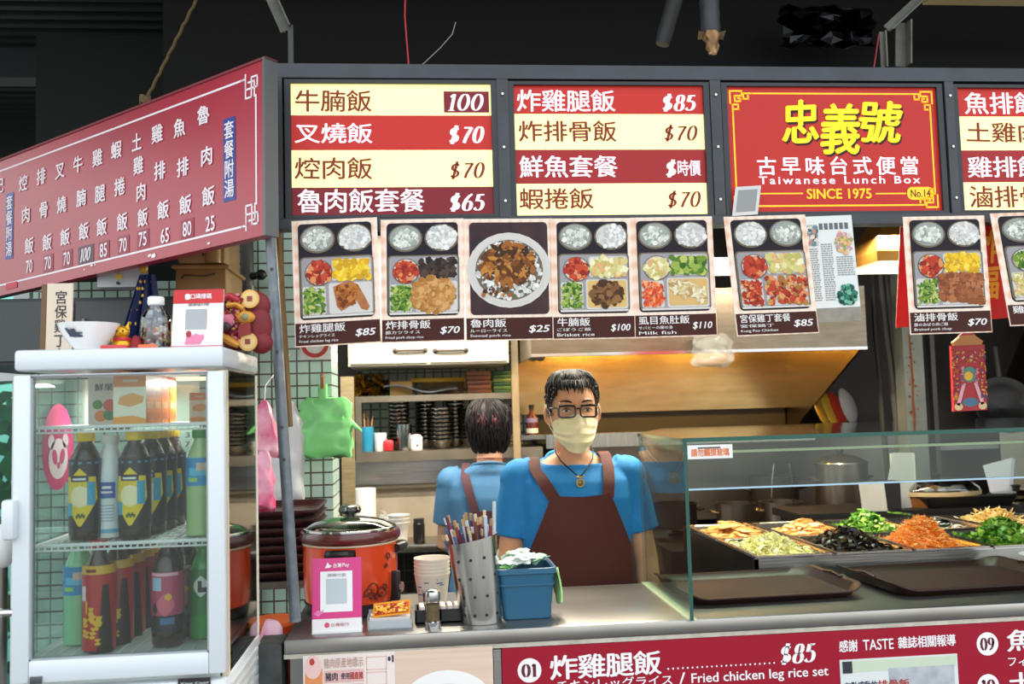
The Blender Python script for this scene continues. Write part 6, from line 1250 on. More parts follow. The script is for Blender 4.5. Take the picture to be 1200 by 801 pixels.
m = MB(); m.cyl((1.0, 1.96, hz0 + .2), (1.0, 1.96, hz0 + .27), .02, STEELD); m.ball((1.0, 1.96, hz0 + .16), (.045, .045, .055), mat('ffc25a', .4, emit=4.0)); m.build('lamp_bulb', t); m = MB(); m.ball((1.72, 1.96, hz0 + .16), (.045, .045, .055), mat('ffc25a', .4, emit=4.0)); m.cyl((1.72, 1.96, hz0 + .2), (1.72, 1.96, hz0 + .27), .02, STEELD); m.build('lamp_bulb', t)
BKP = mat('b09468', .24, 1.0, '9c8050', 3, .05, stretch=(2, 1, 10)); zp0, zp1 = Zz(780, 481, 2.42), hz0 + .255
t = thing('hood_back_panel', 'brushed steel back panel glowing gold under the hood', 'panel', (1.2, 2.43, zp0)); sm = X(938, 450, 2.42)
MB().b2((HL + .012, 2.42, zp0), (sm - .003, 2.432, zp1), BKP).build('left_sheet', t); MB().b2((sm + .003, 2.42, zp0), (HRx - .012, 2.432, zp1), BKP).build('right_sheet', t)
zl0, zl1 = Zz(780, 521, 2.1), Zz(780, 505, 2.1); m = MB(); m.b2((X(640, 510, 2.1), 2.1, zl0), (1.84, 2.5, zl1), STEEL_H); tag(m.build('steel_ledge'), 'stainless ledge running below the glowing back panel', 'ledge')
m = MB(); m.b2((X(640, 510, 2.1), 2.46, zl1), (1.84, 2.5, zp0), mat('241d17', .6)); tag(m.build('recess_board'), 'dark recess board between the back panel and the ledge', 'board')
m = MB(); m.b2((.75, 2.42, .985), (2.48, 2.438, zl0 - .002), mat('8d8177', .35, .9, '7b7067', 6)); tag(m.build('splash_panel'), 'dull stainless splash panel behind the stove', 'panel')
m = MB(); m.loft([[Vector((.74 + (i % 2) * .05, y, z)) for i, (y, z) in enumerate(())] or [Vector((.76, 1.9, .98)), Vector((1.06, 1.9, .98)), Vector((1.06, 1.9, 1.0)), Vector((.76, 1.9, 1.0))], [Vector((.76, 2.40, .98)), Vector((1.06, 2.40, .98)), Vector((1.06, 2.40, 1.0)), Vector((.76, 2.40, 1.0))]], STEEL)
# sloping board behind the man's right shoulder
t = thing('stove_range', 'steel cooking range behind the glass case', 'stove', (1.8, 2.0, 0)); m.build('work_surface', t); m = MB(); m.b2((1.0, 1.62, .85), (3.2, 2.40, .96), STEELD); m.b2((1.0, 1.64, .1), (3.2, 2.38, .85), mat('3a3632', .5, .5)); m.build('body', t); MB().b2((.76, 1.92, .1), (1.0, 2.38, .98), mat('4a4540', .5, .4)).build('end_cabinet', t)
for k in range(5): MB().cyl((1.15 + k * .4, 1.60, .90), (1.15 + k * .4, 1.62, .90), .022, BLACK).build('knob', t)
for k in range(4):
    m = MB(); cc = Vector((1.25 + k * .48, 2.0, .962))
    for j in range(4): a = j * math.pi / 4; m.cyl(cc + Vector((.16 * math.cos(a), .16 * math.sin(a), .012)), cc - Vector((.16 * math.cos(a), .16 * math.sin(a), -.012)), .007, BLACK, n=6)
    m.tube([cc + Vector((.12 * math.cos(i * .4), .12 * math.sin(i * .4), .006)) for i in range(16)], .007, BLACK, 6, closed=True); m.build('pan_support', t)
def pot(name, label, px, Y, w, top, zb, mm, lidm=None, cat='pot', handles=True):
    r = w * (Y + 2.2) / 2200; c = Vector((X(px, top, Y), Y, zb)); h = Zz(px, top, Y) - zb; t = thing(name, label, cat, c, None); m = MB(); m.lathe([(r * .94, 0), (r, .006), (r, h), (r * 1.03, h), (r * 1.03, h + .004), (r * .96, h + .004), (r * .95, .01), (.0001, .01)], c, mm, 36); m.build('pot_body', t)
    if handles:
        for s in (-1, 1): MB().tube([c + Vector((s * r, -.03, h * .75)), c + Vector((s * (r + .03), -.025, h * .78)), c + Vector((s * (r + .03), .025, h * .78)), c + Vector((s * r, .03, h * .75))], .006, mm, 6).build('handle', t)
    if lidm: m = MB(); m.lathe([(r * 1.04, h + .004), (r * 1.02, h + .01), (r * .6, h + .035), (.02, h + .045), (.0001, h + .046)], c, lidm, 36); lo = m.build('lid', t); m = MB(); m.lathe([(.01, h + .045), (.018, h + .06), (.012, h + .068), (.0001, h + .069)], c, BLACK, 14); m.build('knob', lo)
    return t, c, r, h
t, c, r, h = pot('fry_pot', 'steel frying pot with upright wire handles behind the fried fillets', 862, 1.9, 46, 590, .975, mat('6a625a', .35, .9)); 
t, c, r, h = pot('fry_pot', 'second steel pot with a wire basket behind the fried strips', 915, 1.9, 50, 588, .975, mat('7a7068', .35, .9)); m = MB()
for k in (-1, 1): m.tube([c + Vector((k * .05, -.02, h - .02)), c + Vector((k * .045, -.03, h + .10)), c + Vector((k * .035, -.03, h + .17))], .003, STEELB, 6)
m.build('basket_handle', t)
pot('stock_pot', 'covered steel stock pot at the back behind the glass', 985, 2.0, 62, 543, .975, mat('8a8078', .3, .9), mat('9a9088', .25, .9))
pot('stock_pot', 'shallow dark pan on the stove left of the covered stock pot', 905, 2.12, 60, 558, .975, mat('3a342f', .4, .7))
pot('wok_pot', 'dark cooking pot right behind the glass side pane', 790, 2.05, 52, 590, 1.002, mat('2a2624', .4, .6))
# right-hand rear: shelf with plates, conduits, post
rs0, rs1 = X(940, 500, 2.1), 2.75; zsR = Zz(990, 499, 2.1)
m = MB(); m.b2((cx3 + .03, 2.02, zsR - .025), (2.45, 2.41, zsR), mat('2e2a26', .6)); tag(m.build('plate_shelf'), 'steel shelf carrying the coloured plates behind the glass top', 'shelf')
def plate(px, col, r, label, tilt, Y, x_off=0):
    M = Matrix.Rotation(R(48), 3, 'Z') @ Matrix.Rotation(R(90 - tilt), 3, 'X'); c = Vector((X(px, 480, Y), Y, zsR + r * math.cos(R(tilt)) + .004)); m = MB(); m.lathe([(r * .55, .0), (r * .6, -.002), (r * .97, -.02), (r, -.021), (r, -.017), (r * .62, .004), (.0001, .004)], c, mat(col, .3, coat=.3), 36, M=M); tag(m.build('plate'), label, 'plate', 'plates on edge behind the glass')
plate(968, 'a8802a', .085, 'leftmost mustard yellow plate standing on edge', 20, 2.16); plate(977, 'd8a838', .088, 'second yellow plate standing on edge', 20, 2.18); plate(986, 'c23a26', .088, 'red plate standing on edge between the yellow and white plates', 20, 2.2); plate(998, 'd8d6d2', .095, 'white plate standing on edge at the right of the row', 16, 2.24)
m = MB(); m.b2((2.05, 2.44, .9), (4.4, 2.455, 2.5), mat('3a332a', .6, hex2='2b251e', scale=4)); tag(m.build('rear_board'), 'dark brown boarding behind the conduits', 'board')
for k, (X0, X1) in enumerate(((1030, 1046), (1037, 1053), (1022, 1030))):
    p0, p1 = at(X0, 312, 1.95), at(X1 + 5, 500, 1.95); m = MB(); m.tube([p0 + Vector((0, 0, .25)), p0, p0.lerp(p1, .4) + Vector((-.006, 0, 0)), p0.lerp(p1, .7), p1, p1 + Vector((.02, 0, -.5))], [.013, .011][k % 2], mat(['6a665e', '54524c', '3a3834'][k], .5), 8); tag(m.build('conduit'), ['pale grey conduit nearest the rusty post', 'middle grey conduit beside the plates', 'thin dark conduit left of the grey pair'][k], 'conduit')
m = MB(); 
for i in range(22): p = at(1054 + i * .45, 318 + i * 8.4, 2.0); m.box(p, (.028, .012, .022), mat('3c3830', .5), bev=.003)
tag(m.build('cable_ladder'), 'dark ribbed cable strip beside the rusty post', 'cable strip')
p0, p1 = at(1066, 384, 1.7), at(1078, 520, 1.7); m = MB(); m.b2((p0.x - .035, 1.70, .965), (p0.x + .055, 1.78, 2.6), mat('80857c', .55, hex2='6c7068', scale=8, bump=.2)); t = thing('rusty_post', 'grey steel post streaked with rust behind the right posters', 'post', (p0.x, 1.74, 0)); m.build('post_body', t); m = MB(); S = Sheet((p0.x, 1.699, 0), (1, 0, 0), (0, 0, 1)); rnd = random.Random(4); a, b0 = S.px(1072, 500); _, b1 = S.px(1070, 390)
m.poly(S, [(a - .004, b0), (a + .006, b0), (a + .008, b0 + .06), (a + .003, b0 + .12), (a + .008, b0 + .2), (a + .002, b1), (a - .005, b1), (a - .003, b0 + .18), (a - .007, b0 + .1)], .0006, mat('7a4420', .8)); m.speck(S, a - .02, b0, a + .025, b1, .0008, cm('6e3c1c', '8a5228'), 14, .004, .010); m.build('rust_streak', t, smooth=False)
m = MB(); p = at(1092, 440, 1.75); m.b2((p.x, 1.75, .9), (p.x + .02, 1.78, 2.5), mat('4a4742', .5)); tag(m.build('thin_post'), 'thin dark post right of the rusty post', 'post')
# red ornament hanging
S = sheet_px((1118, 482), (1157, 480), (1115, 405), .55); W, H = S.W, S.H; t = thing('red_charm', 'red hanging charm panel with a busy gold and blue pattern', 'ornament', tuple(S.P(W / 2, 0))); m = MB(); m.slab(S, 0, 0, W, H, -.012, 0, mat('a80f18', .45)); m.build('panel', t); m = MB(); m.prism(S, [(W * .1, H), (W * .9, H), (W * .95, H * 1.05), (W * .8, H * 1.11), (W * .7, H * 1.15), (W * .3, H * 1.15), (W * .2, H * 1.11), (W * .05, H * 1.05)], -.014, .002, mat('a87038', .4, .3)); m.prism(S, [(W * .25, H * 1.15), (W * .75, H * 1.15), (W * .6, H * 1.2), (W * .4, H * 1.2)], -.010, .0, mat('b02028', .4)); m.build('roof_top', t); m = MB()
rnd = random.Random(9)
for s in (-1, 1):
    m.speck(S, W * (.5 + s * .42) - .009, .03, W * (.5 + s * .42) + .009, H * .95, .0008, cm('c8862a', '4a4a7a', 'b85a24', 'd0a860', '8a2a3a'), 40, .003, .006)
m.speck(S, W * .2, H * .72, W * .8, H * .9, .0008, cm('c8904a', 'b0402a', 'd0b0a0', '8a3a5a'), 24, .003, .007); m.ell(S, W * .5, H * .55, .024, .024, .001, mat('3a8a7a', .4), 16); m.ell(S, W * .47, H * .53, .014, .014, .0016, mat('e0b020', .4), 14); m.speck(S, W * .25, H * .4, W * .75, H * .7, .001, cm('c898a8', 'b03a4a', '7a6a98'), 26, .003, .007, lambda a, b: abs(a - W * .5) > .02); m.ell(S, W * .5, H * .13, .026, .014, .001, mat('3a6a8a', .4), 16)
for s in (-1, 1): m.poly(S, [(W * (.5 + s * .12), H * .42), (W * (.5 + s * .22), H * .42), (W * (.5 + s * .42), H * .1), (W * (.5 + s * .32), H * .08)], .0012, mat('d8a8b8', .4)); m.ell(S, W * (.5 + s * .36), .014, .014, .012, .0012, mat('d8c090', .4), 10)
m.build('ornament_pattern', t, smooth=False); m = MB(); m.tube([S.P(W * .5, H * 1.2, -.005), S.P(W * .5, H * 1.2 + .25, -.005)], .0015, mat('a02020', .5), 5); m.build('cord', t)
# steel chute and wok at far right
p = at(1178, 474, 1.6); M = Matrix.Rotation(R(-12), 3, 'Z') @ Matrix.Rotation(R(70), 3, 'X'); t = thing('hanging_wok', 'black wok hanging on edge at the far right', 'wok', tuple(p)); m = MB(); m.lathe([(.0001, -.05), (.06, -.042), (.10, -.022), (.125, .0), (.128, .002), (.122, .002), (.096, -.018), (.056, -.036), (.0001, -.044)], p, mat('1d1c1c', .35, .5), 36, M=M); m.build('wok_body', t); m = MB(); m.tube([p + M @ Vector((0, .125, 0)), p + M @ Vector((0, .26, .02))], .011, mat('2a2624', .5), 8); m.build('handle', t)
m = MB(); a0, a1 = at(1160, 392, 2.0), at(1240, 392, 2.0); b0_, b1_ = at(1145, 470, 2.2), at(1240, 470, 2.2); m.grid([[Vector((a0.x, 1.75, a0.z + .3)), Vector((a1.x, 1.75, a0.z + .3))], [Vector((a0.x, 1.75, a0.z)), Vector((a1.x, 1.75, a0.z))], [Vector((b0_.x + .1, 2.2, b0_.z)), Vector((b1_.x, 2.2, b0_.z))], [Vector((b0_.x + .1, 2.2, b0_.z - .5)), Vector((b1_.x, 2.2, b0_.z - .5))]], HS, .01); tag(m.build('steel_chute'), 'bent stainless sheet at the far right behind the wok', 'panel')
m = MB(); m.b2((3.2, 1.9, .9), (3.24, 2.4, 2.4), STEELD); m.b2((2.5, 2.2, 1.30), (3.6, 2.43, 1.33), STEELD); tag(m.build('back_shelf'), 'dark steel shelf at the far right rear', 'shelf')
# ceiling lamp hung between the posters
a0, a1 = at(1008, 312, 1.05), at(1085, 312, 1.05); t = thing('hanging_lamp', 'brass hooded hanging lamp glimpsed between the posters', 'lamp', ((a0.x + a1.x) / 2, 1.05, a0.z)); BRS = mat('b07e36', .3, .8, '94662a', 8); m = MB(); n1 = [Vector((x, y, a0.z)) for x, y in ((a0.x, .92), (a1.x, .92), (a1.x, 1.18), (a0.x, 1.18))]; n2 = [Vector((x, y, a0.z + .035)) for x, y in ((a0.x, .92), (a1.x, .92), (a1.x, 1.18), (a0.x, 1.18))]; n3 = [Vector((x, y, a0.z + .15)) for x, y in ((a0.x + .06, .99), (a1.x - .06, .99), (a1.x - .06, 1.11), (a0.x + .06, 1.11))]; m.loft([n1, n2, n3], BRS); m.build('lamp_shade', t, smooth=False); m = MB(); m.b2((a0.x + .025, .925, a0.z - .012), (a1.x - .02, 1.17, a0.z - .001), mat('fff0d0', .4, emit=3.0)); m.build('diffuser', t); MB().cyl(((a0.x + a1.x) / 2, 1.05, a0.z + .15), ((a0.x + a1.x) / 2, 1.05, 2.97), .006, BLACK).build('stem', t)
p = at(845, 318, 1.0); t = thing('tube_lamp', 'white tube lamp glimpsed between two posters', 'lamp', (p.x, 1.0, p.z)); m = MB(); m.cyl((p.x - .35, 1.0, p.z), (p.x + .12, 1.0, p.z), .014, mat('fff2d8', .4, emit=4.0)); m.build('tube', t); m = MB(); m.b2((p.x - .38, .97, p.z + .016), (p.x + .15, 1.03, p.z + .045), mat('d8d0c0', .4)); m.build('fitting', t); 
for x in (p.x - .3, p.x + .1): MB().cyl((x, 1.0, p.z + .045), (x, 1.0, 2.97), .004, BLACK).build('hanger', t)
# plastic bag caught on the hood edge
o, tp = bag('clear_bag', '', 812, 858, 390, 428, 1.54, film_mat('d8d8d4', .17, .1), 31, .2, .7, thick=.03, crumple=.028); tag(o, 'crumpled clear plastic bag hanging from the hood edge', 'bag')
# ladles and sauce bottle
for k, (pxa, lb) in enumerate(((623, 'steel ladle hanging left of the hood'), (631, 'second hanging ladle nearer the hood'))):
    p = at(pxa, 398, 1.9); m = MB(); m.tube([p + Vector((0, 0, .12)), p, p + Vector((0, -.01, -.05))], .005, STEELD, 6); m.ball(p + Vector((0, -.02, -.075)), (.026, .02, .022), mat('8a8072', .3, .9)); tag(m.build('ladle'), lb, 'ladle')
m = MB(); p = at(627, 392, 1.9); m.cyl((p.x - .08, 1.9, p.z + .11), (p.x + .10, 1.9, p.z + .11), .006, STEELD); m.cyl((p.x - .08, 1.9, p.z + .11), (p.x - .08, 2.2, p.z + .11), .006, STEELD); tag(m.build('ladle_rail'), 'short steel rail from which the ladles hang', 'rail')
c = Vector((X(624, 518, 2.2), 2.2, zl1)); m = MB(); m.b2((c.x - .07, 2.12, zl1 - .02), (c.x + .06, 2.46, zl1), STEELD); tag(m.build('bottle_ledge'), 'small dark ledge under the sauce bottle', 'ledge'); t = thing('sauce_bottle', 'dark red sauce bottle with white label behind the man', 'bottle', c); m = MB(); m.lathe([(.026, 0), (.028, .004), (.028, .075), (.012, .105), (.011, .125)], c, mat('5a2016', .2, coat=.4), 20); m.build('bottle_body', t); m = MB(); m.lathe([(.0285, .008), (.0285, .03)], c, mat('d8d4d0', .4), 20); m.lathe([(.0285, .058), (.0285, .078)], c, mat('8a7aa8', .4), 20); m.build('label_band', t); m = MB(); m.lathe([(.013, .122), (.013, .14), (.0001, .141)], c, BLACK, 14); m.build('cap', t)
# table behind the pans, with the rice barrel and the papers
zt = 1.13
t = thing('rear_counter', 'dark steel counter behind the food pans carrying the rice barrel', 'counter', (2.2, 1.45, 0)); m = MB(); m.b2((1.42, 1.30, zt - .03), (3.2, 1.585, zt), mat('2c2a28', .5, .5)); m.build('top', t); m = MB(); m.b2((1.45, 1.32, .05), (3.2, 1.57, zt - .03), mat('2a2724', .6)); m.build('cabinet', t)
Yb = 1.44; xa, xb = X(1052, 590, Yb), X(1146, 588, Yb); r = .13; c = Vector(((xa + xb) / 2, Yb, zt)); h1 = Zz(1098, 583, Yb - r) - zt; kx = (xb - xa) / 2 / r
t = thing('rice_barrel', 'wooden rice tub with pale rim and glass lid', 'tub', c); m = MB(); m.lathe([(.122, 0), (.126, h1)], c, mat('a86a30', .5, hex2='8a5424', scale=14, stretch=(3, 3, .3)), 36, sx_=kx); m.build('barrel_body', t); m = MB(); m.lathe([(.126, h1), (.131, h1 + .002), (.131, h1 + .018), (.118, h1 + .018)], c, mat('d8bc8c', .5), 36, sx_=kx); m.build('wooden_rim', t); m = MB(); m.lathe([(.128, h1 + .018), (.126, h1 + .03), (.10, h1 + .055), (.04, h1 + .066), (.0001, h1 + .067)], c, glass_mat('dfe4e2', 1.8, .06, .10), 36, sx_=kx); lo = m.build('glass_lid', t); m = MB(); m.lathe([(.012, h1 + .066), (.02, h1 + .082), (.0001, h1 + .086)], c, BLACK, 16); m.build('knob', lo)
m = MB(); rnd = random.Random(3)
for k in range(16): a = rnd.uniform(0, 6.28); q_ = .085 * math.sqrt(rnd.random()); m.ball(c + Vector((q_ * math.cos(a) * kx, q_ * math.sin(a), h1 + .022)), (.022, .018, .014), mat(['e8e6e4', 'd8d6da', 'e0a860', 'f0eeea', 'c86a4a'][k % 5], .4), 8, 6)
tag(m.build('dumplings'), 'white and tan buns seen under the glass lid of the rice tub', 'food', None, 'stuff')
m = MB(); Yn = Yb + .03
rnd = random.Random(14); p = at(1108, 566, 1.5)
xw0, xw1 = X(1020, 545, 1.34), X(1071, 545, 1.34)
t = thing('folded_card', 'tall white folded card standing behind the greens', 'card', ((xw0 + xw1) / 2, 1.36, zt)); S = Sheet((xw0 + .03, 1.345, zt), (1, .25, 0), (.0, .04, 1)); m = MB(); a0, b0 = S.px(1042, 566); a1, b1 = S.px(1071, 530); b2 = S.px(1046, 533)[1]; m.prism(S, [(a0 - .012, 0), (a1, 0), (a1, b1), (a0 + .03, b1 + .004), (a0 - .012, b0 - .01)], -.002, .0, mat('d9d8d2', .7)); m.build('front_flap', t); m = MB(); S2 = Sheet(S.P(a1, 0, -.002), (-.6, .7, 0), (0, 0, 1)); m.slab(S2, 0, 0, .1, b1 * .98, -.002, 0, mat('c8c6c0', .7)); m.build('back_flap', t)
S = Sheet((X(1006, 600, 1.31), 1.305, zt - .09), (1, 0, 0), (.02, 0, 1)); t = thing('hanging_paper', 'white paper sheet hanging over the edge left of the rice tub', 'paper', tuple(S.O)); a1 = X(1036, 600, 1.305) - S.O.x; hh = Zz(1020, 564, 1.305) - S.O.z; m = MB(); m.grid([[S.P(a1 * j / 4 + .02 * (1 - f), hh * f, .004 * math.sin(j * 1.7 + f * 2)) for j in range(5)] for f in (0, .35, .7, 1)], mat('cfccc4', .7), .002); m.build('sheet', t); m = MB(); m.b2((S.O.x + a1 + .012, 1.312, zt), (S.O.x + a1 + .075, 1.40, zt + hh - .092), mat('16161a', .5)); m.build('black_block', t)
S = Sheet((X(1153, 570, 1.5), 1.50, zt), (1, -.15, 0), (.0, .05, 1)); t = thing('folded_paper', 'folded white paper standing at the right behind the glass', 'paper', tuple(S.O)); m = MB(); pts = [S.px(*q_) for q_ in ((1166, 575), (1180, 578), (1186, 536), (1152, 545), (1160, 572))]; m.prism(S, [(pts[0][0], 0), (pts[1][0], 0), (pts[2][0], pts[2][1]), (pts[3][0], pts[3][1]), (pts[4][0], pts[4][1] * .7)], -.002, 0, mat('e4e4ea', .7)); m.build('front_leaf', t); m = MB(); m.prism(S, [(pts[1][0], 0), (pts[1][0] + .018, 0), (pts[2][0] + .012, pts[2][1] * .97), (pts[2][0], pts[2][1])], -.012, -.002, mat('c9c9d6', .7)); m.build('side_leaf', t)
# black tray with dark leftovers and second glass lid, on the rear pans
Yt = 1.34; xa, xb = X(1080, 596, Yt), X(1188, 592, Yt); m = MB(); t = thing('black_tray', 'black tray with dark leftovers in front of the rice tub', 'tray', ((xa + xb) / 2, 1.33, zt)); 
m = MB(); w0, d0 = (xb - xa) / 2, .035; cc = Vector(((xa + xb) / 2, 1.335, zt)); rg3 = lambda i_, z: [cc + Vector((a, b, z)) for a, b in m.rpts(-w0 + i_, -d0 + i_ * .4, w0 - i_, d0 - i_ * .4, .012)]; m.loft([rg3(.03, 0), rg3(0, .04), rg3(.006, .042), rg3(.03, .01)], BLACK); m.build('tray_shell', t)
m = MB(); rnd = random.Random(17)
for k in range(30): m.ball(cc + Vector((rnd.uniform(-w0 + .04, w0 - .05), rnd.uniform(-.018, .018), .022 + rnd.uniform(0, .01))), (.014, .010, .007), mat(['3a2820', '5a4434', '8a7a60', '241a16'][k % 4], .5), 7, 5)
tag(m.build('leftovers', t), None, None, None, 'stuff')
c = Vector((X(1196, 600, 1.42), 1.44, zt)); t = thing('pot_cover', 'round glass lid lying at the right photo edge behind the bamboo shoots', 'lid', c); m = MB(); m.lathe([(.13, 0), (.133, .004), (.13, .012), (.10, .035), (.04, .05), (.0001, .052)], c, glass_mat('d8d4c4', 1.8, .06, .15), 36); m.build('dome', t); m = MB(); m.lathe([(.129, -.0), (.136, .002), (.136, .010), (.129, .011)], c, CHROME, 36); m.build('steel_rim', t); m = MB(); m.lathe([(.012, .05), (.02, .066), (.0001, .07)], c, BLACK, 14); m.build('knob', t)

# ================================================================== UNDER THE CEILING
def angle_bar(name, label, p0, p1, w, cat='bracket'):
    m = MB(); d = (p1 - p0).normalized(); a = d.cross(Vector((0, 1, 0))).normalized(); b = d.cross(a).normalized(); MT = mat('6a6a62', .6, .3, '4c4b44', 20)
    for q_ in (a, b):
        m.add([p0, p0 + q_ * w, p1 + q_ * w, p1, p0 + a.cross(b) * 0 + (a + b - q_) * .004, p0 + q_ * w + (a + b - q_) * .004, p1 + q_ * w + (a + b - q_) * .004, p1 + (a + b - q_) * .004], [(0, 1, 2, 3), (7, 6, 5, 4), (0, 4, 5, 1), (1, 5, 6, 2), (2, 6, 7, 3), (3, 7, 4, 0)], MT)
    L = (p1 - p0).length; n = max(2, int(L / .035))
    for i in range(n): c = p0 + d * (L * (i + .5) / n) + a * w * .5; m.tube([c - b * .0015 - d * .006, c - b * .0015 + d * .006], .0045, mat('15130f', .8), 6)
    tag(m.build(name), label, cat)
angle_bar('slotted_bracket', 'slotted steel angle running up from the left end of the sign frame', at(342, 34, .03), at(318, -20, .03), .028)
tag(MB().b2((at(341, 60, .02).x - .006, .015, at(341, 77, .02).z), (at(341, 60, .02).x + .006, .027, at(341, 30, .02).z), mat('3c3f40', .6)).build('hanger_strip'), 'thin dark hanger strip above the leftmost lit sign', 'strip')
angle_bar('slotted_bracket', 'rusty slotted angle slanting down at the upper right', at(1042, 38, .03), at(1100, -16, .03), .022); angle_bar('slotted_bracket', 'upright slotted angle above the shop sign', at(1062, 79, .03), at(1062, 28, .03), .03); angle_bar('slotted_bracket', 'narrow upright angle left of the taller bracket', at(1038, 80, .03), at(1036, 38, .03), .014)
for lb, pts, col, r in (('red wire dropping to the leftmost lit sign frame', ((475, -8), (474.5, 20), (476, 40), (477, 52), (479, 77)), 'a8242a', .0022), ('thin pale wire curling above the leftmost lit sign', ((534, 26), (530, 40), (516, 56), (498, 73), (492, 78)), '8a8a86', .0012), ('short red wire beside the slotted brackets', ((1030, 40), (1027, 60), (1024, 80)), '8a1a20', .0022)):
    m = MB(); m.tube([at(x, y, .03) for x, y in pts], r, mat(col, .5), 6); tag(m.build('wire'), lb, 'wire')
m = MB(); p0, p1 = at(796, -20, .2), at(776, 52, .2); m.tube([p0, p0.lerp(p1, .9), p1], [.022, .022, .018], mat('2e3133', .6), 14); tag(m.build('ceiling_pipe'), 'dark slanting pipe end hanging from the ceiling', 'pipe')
t = thing('wrapped_duct', 'taped duct stub with a torn foil end hanging from the ceiling', 'duct', tuple(at(832, 40, .1))); m = MB(); p0, p1 = at(830, -20, .1), at(833, 40, .1); m.tube([p0.lerp(p1, i / 8) for i in range(9)], [.024, .025, .024, .026, .0245, .0255, .024, .026, .024], mat('3b3e44', .5, hex2='2c2e33', scale=30, bump=.4), 16); m.build('duct_body', t); m = MB(); rnd = random.Random(3); N = 14; rings = []
for i in range(7): f = i / 6; c = p1 + Vector((.004 * f, 0, -.05 * f)); rings.append([c + Vector((.025 * (1 - .55 * f) * rnd.uniform(.75, 1.2) * math.cos(6.28 * j / N), .025 * (1 - .55 * f) * rnd.uniform(.75, 1.2) * math.sin(6.28 * j / N), rnd.uniform(-.003, .003))) for j in range(N)])
m.loft(rings, mat('b08a62', .35, .6, '8a6a48', 40)); 
for s in (-1, 1): m.grid([[p1 + Vector((s * .02, -.01, .0)), p1 + Vector((s * .022, .01, -.008))], [p1 + Vector((s * .036, -.012, .004)), p1 + Vector((s * .034, .006, -.012))]], mat('a88a68', .35, .6), .002)
m.build('torn_foil', t)
# crumpled silver foil on the ceiling
m = MB(); rnd = random.Random(12); rows = []
for i in range(9): rows.append([at(915 + 12 * j + rnd.uniform(-4, 4), 8 + 6 * i + rnd.uniform(-3, 3), .45 + rnd.uniform(-.04, .04)) for j in range(10)])
m.grid(rows, mat('3a3c40', .22, 1.0), .002); tag(m.build('insulation_foil', smooth=False), 'crumpled dark silver insulation foil above the shop sign', 'foil')
m = MB(); p0, p1 = at(1085, 0, .35), at(1210, 4, .35); m.b2((p0.x, .33, p1.z), (p1.x + .6, .37, p1.z + .05), mat('8f8a70', .6)); tag(m.build('awning_edge'), 'pale awning edge at the upper right corner', 'beam')
m = MB(); c0, c1 = at(205, -4, .9), at(272, 42, .9); N = 18
for i in range(N): p = c0.lerp(c1, (i + .5) / N); d = (c1 - c0).normalized(); s_ = Vector((0, 1, 0)) if i % 2 else d.cross(Vector((0, 1, 0))); m.tube([p + d * .011 * math.cos(a) + s_ * .006 * math.sin(a) for a in [k * .785 for k in range(8)]], .0022, STEELD, 5, closed=True)
tag(m.build('hanging_chain'), 'thin dark chain slanting under the ceiling at the upper left', 'chain')
m = MB(); m.ball(at(2, 640, -.2), (.03, .03, .045), mat('e8e6e4', .4)); m.cyl(at(2, 640, -.2), at(2, 640, -.2) - Vector((0, 0, .8)), .012, STEELD); tag(m.build('bollard_light'), 'round white knob on a thin stand at the left photo edge', 'stand'); m = MB(); p = at(4, 730, -.1); m.box((p.x - .03, -.1, p.z - .22), (.06, .06, .5), mat('6b5a3c', .7, hex2='3c4a34', scale=20), bev=.01); m.b2((p.x - .05, -.14, 0), (p.x - .01, -.06, p.z - .45), mat('3a3f34', .7)); tag(m.build('bamboo_bundle'), 'brown and green upright bundle at the left photo edge', 'bundle')

# ================================================================== PEOPLE
HEAD = [(-.012, .018, -.062, .0), (.0, .034, -.086, .03), (.012, .046, -.093, .045), (.03, .056, -.095, .062), (.05, .0625, -.0945, .075), (.08, .068, -.0935, .085), (.11, .0715, -.092, .092), (.135, .0735, -.0925, .096), (.16, .0735, -.090, .097), (.185, .069, -.082, .092), (.205, .059, -.066, .080), (.222, .042, -.042, .058), (.231, .025, -.020, .036), (.236, .006, .0, .018)]
def hsec(z):
    if z <= HEAD[0][0]: return HEAD[0][1:]
    for a, b in zip(HEAD, HEAD[1:]):
        if z <= b[0]: f = (z - a[0]) / (b[0] - a[0]); return tuple(a[i] + (b[i] - a[i]) * f for i in (1, 2, 3))
    return HEAD[-1][1:]
def hpt(an, z, off=0.0):
    """point on the skull: an = 0 is straight ahead (-Y), positive to the figure's left (+X)"""
    w, f, b = hsec(z); yc, d = (f + b) / 2, (b - f) / 2; c, s = math.cos(R(an)), math.sin(R(an)); return Vector(((w + off) * s, yc - (d + off) * c, z))
def smooth_obj(o, voxel, it=4):
    r = o.modifiers.new('surface', 'REMESH'); r.mode = 'VOXEL'; r.voxel_size = voxel; r.use_smooth_shade = True
    s = o.modifiers.new('relax', 'SMOOTH'); s.factor = .5; s.iterations = it; return o
TORSO = [(.78, .150, .105, .0), (.90, .165, .118, .0), (1.00, .158, .115, -.005), (1.10, .158, .112, -.004), (1.20, .168, .116, -.002), (1.28, .178, .115, .0), (1.335, .178, .098, .005), (1.37, .150, .078, .012), (1.395, .105, .066, .016), (1.415, .070, .062, .018)]
def tsec(z, g=0.0):
    z = max(TORSO[0][0], min(TORSO[-1][0], z))
    for a, b in zip(TORSO, TORSO[1:]):
        if z <= b[0]: f = (z - a[0]) / (b[0] - a[0]); v = [a[i] + (b[i] - a[i]) * f for i in (1, 2, 3)]; return v[0] + g, v[1] + g, v[2]
def tfront(x, z, g, sgn=-1):
    w, d, yc = tsec(z, g); q_ = min(.985, abs(x) / w); return yc + sgn * d * math.sqrt(max(0, 1 - q_ ** 2.4))
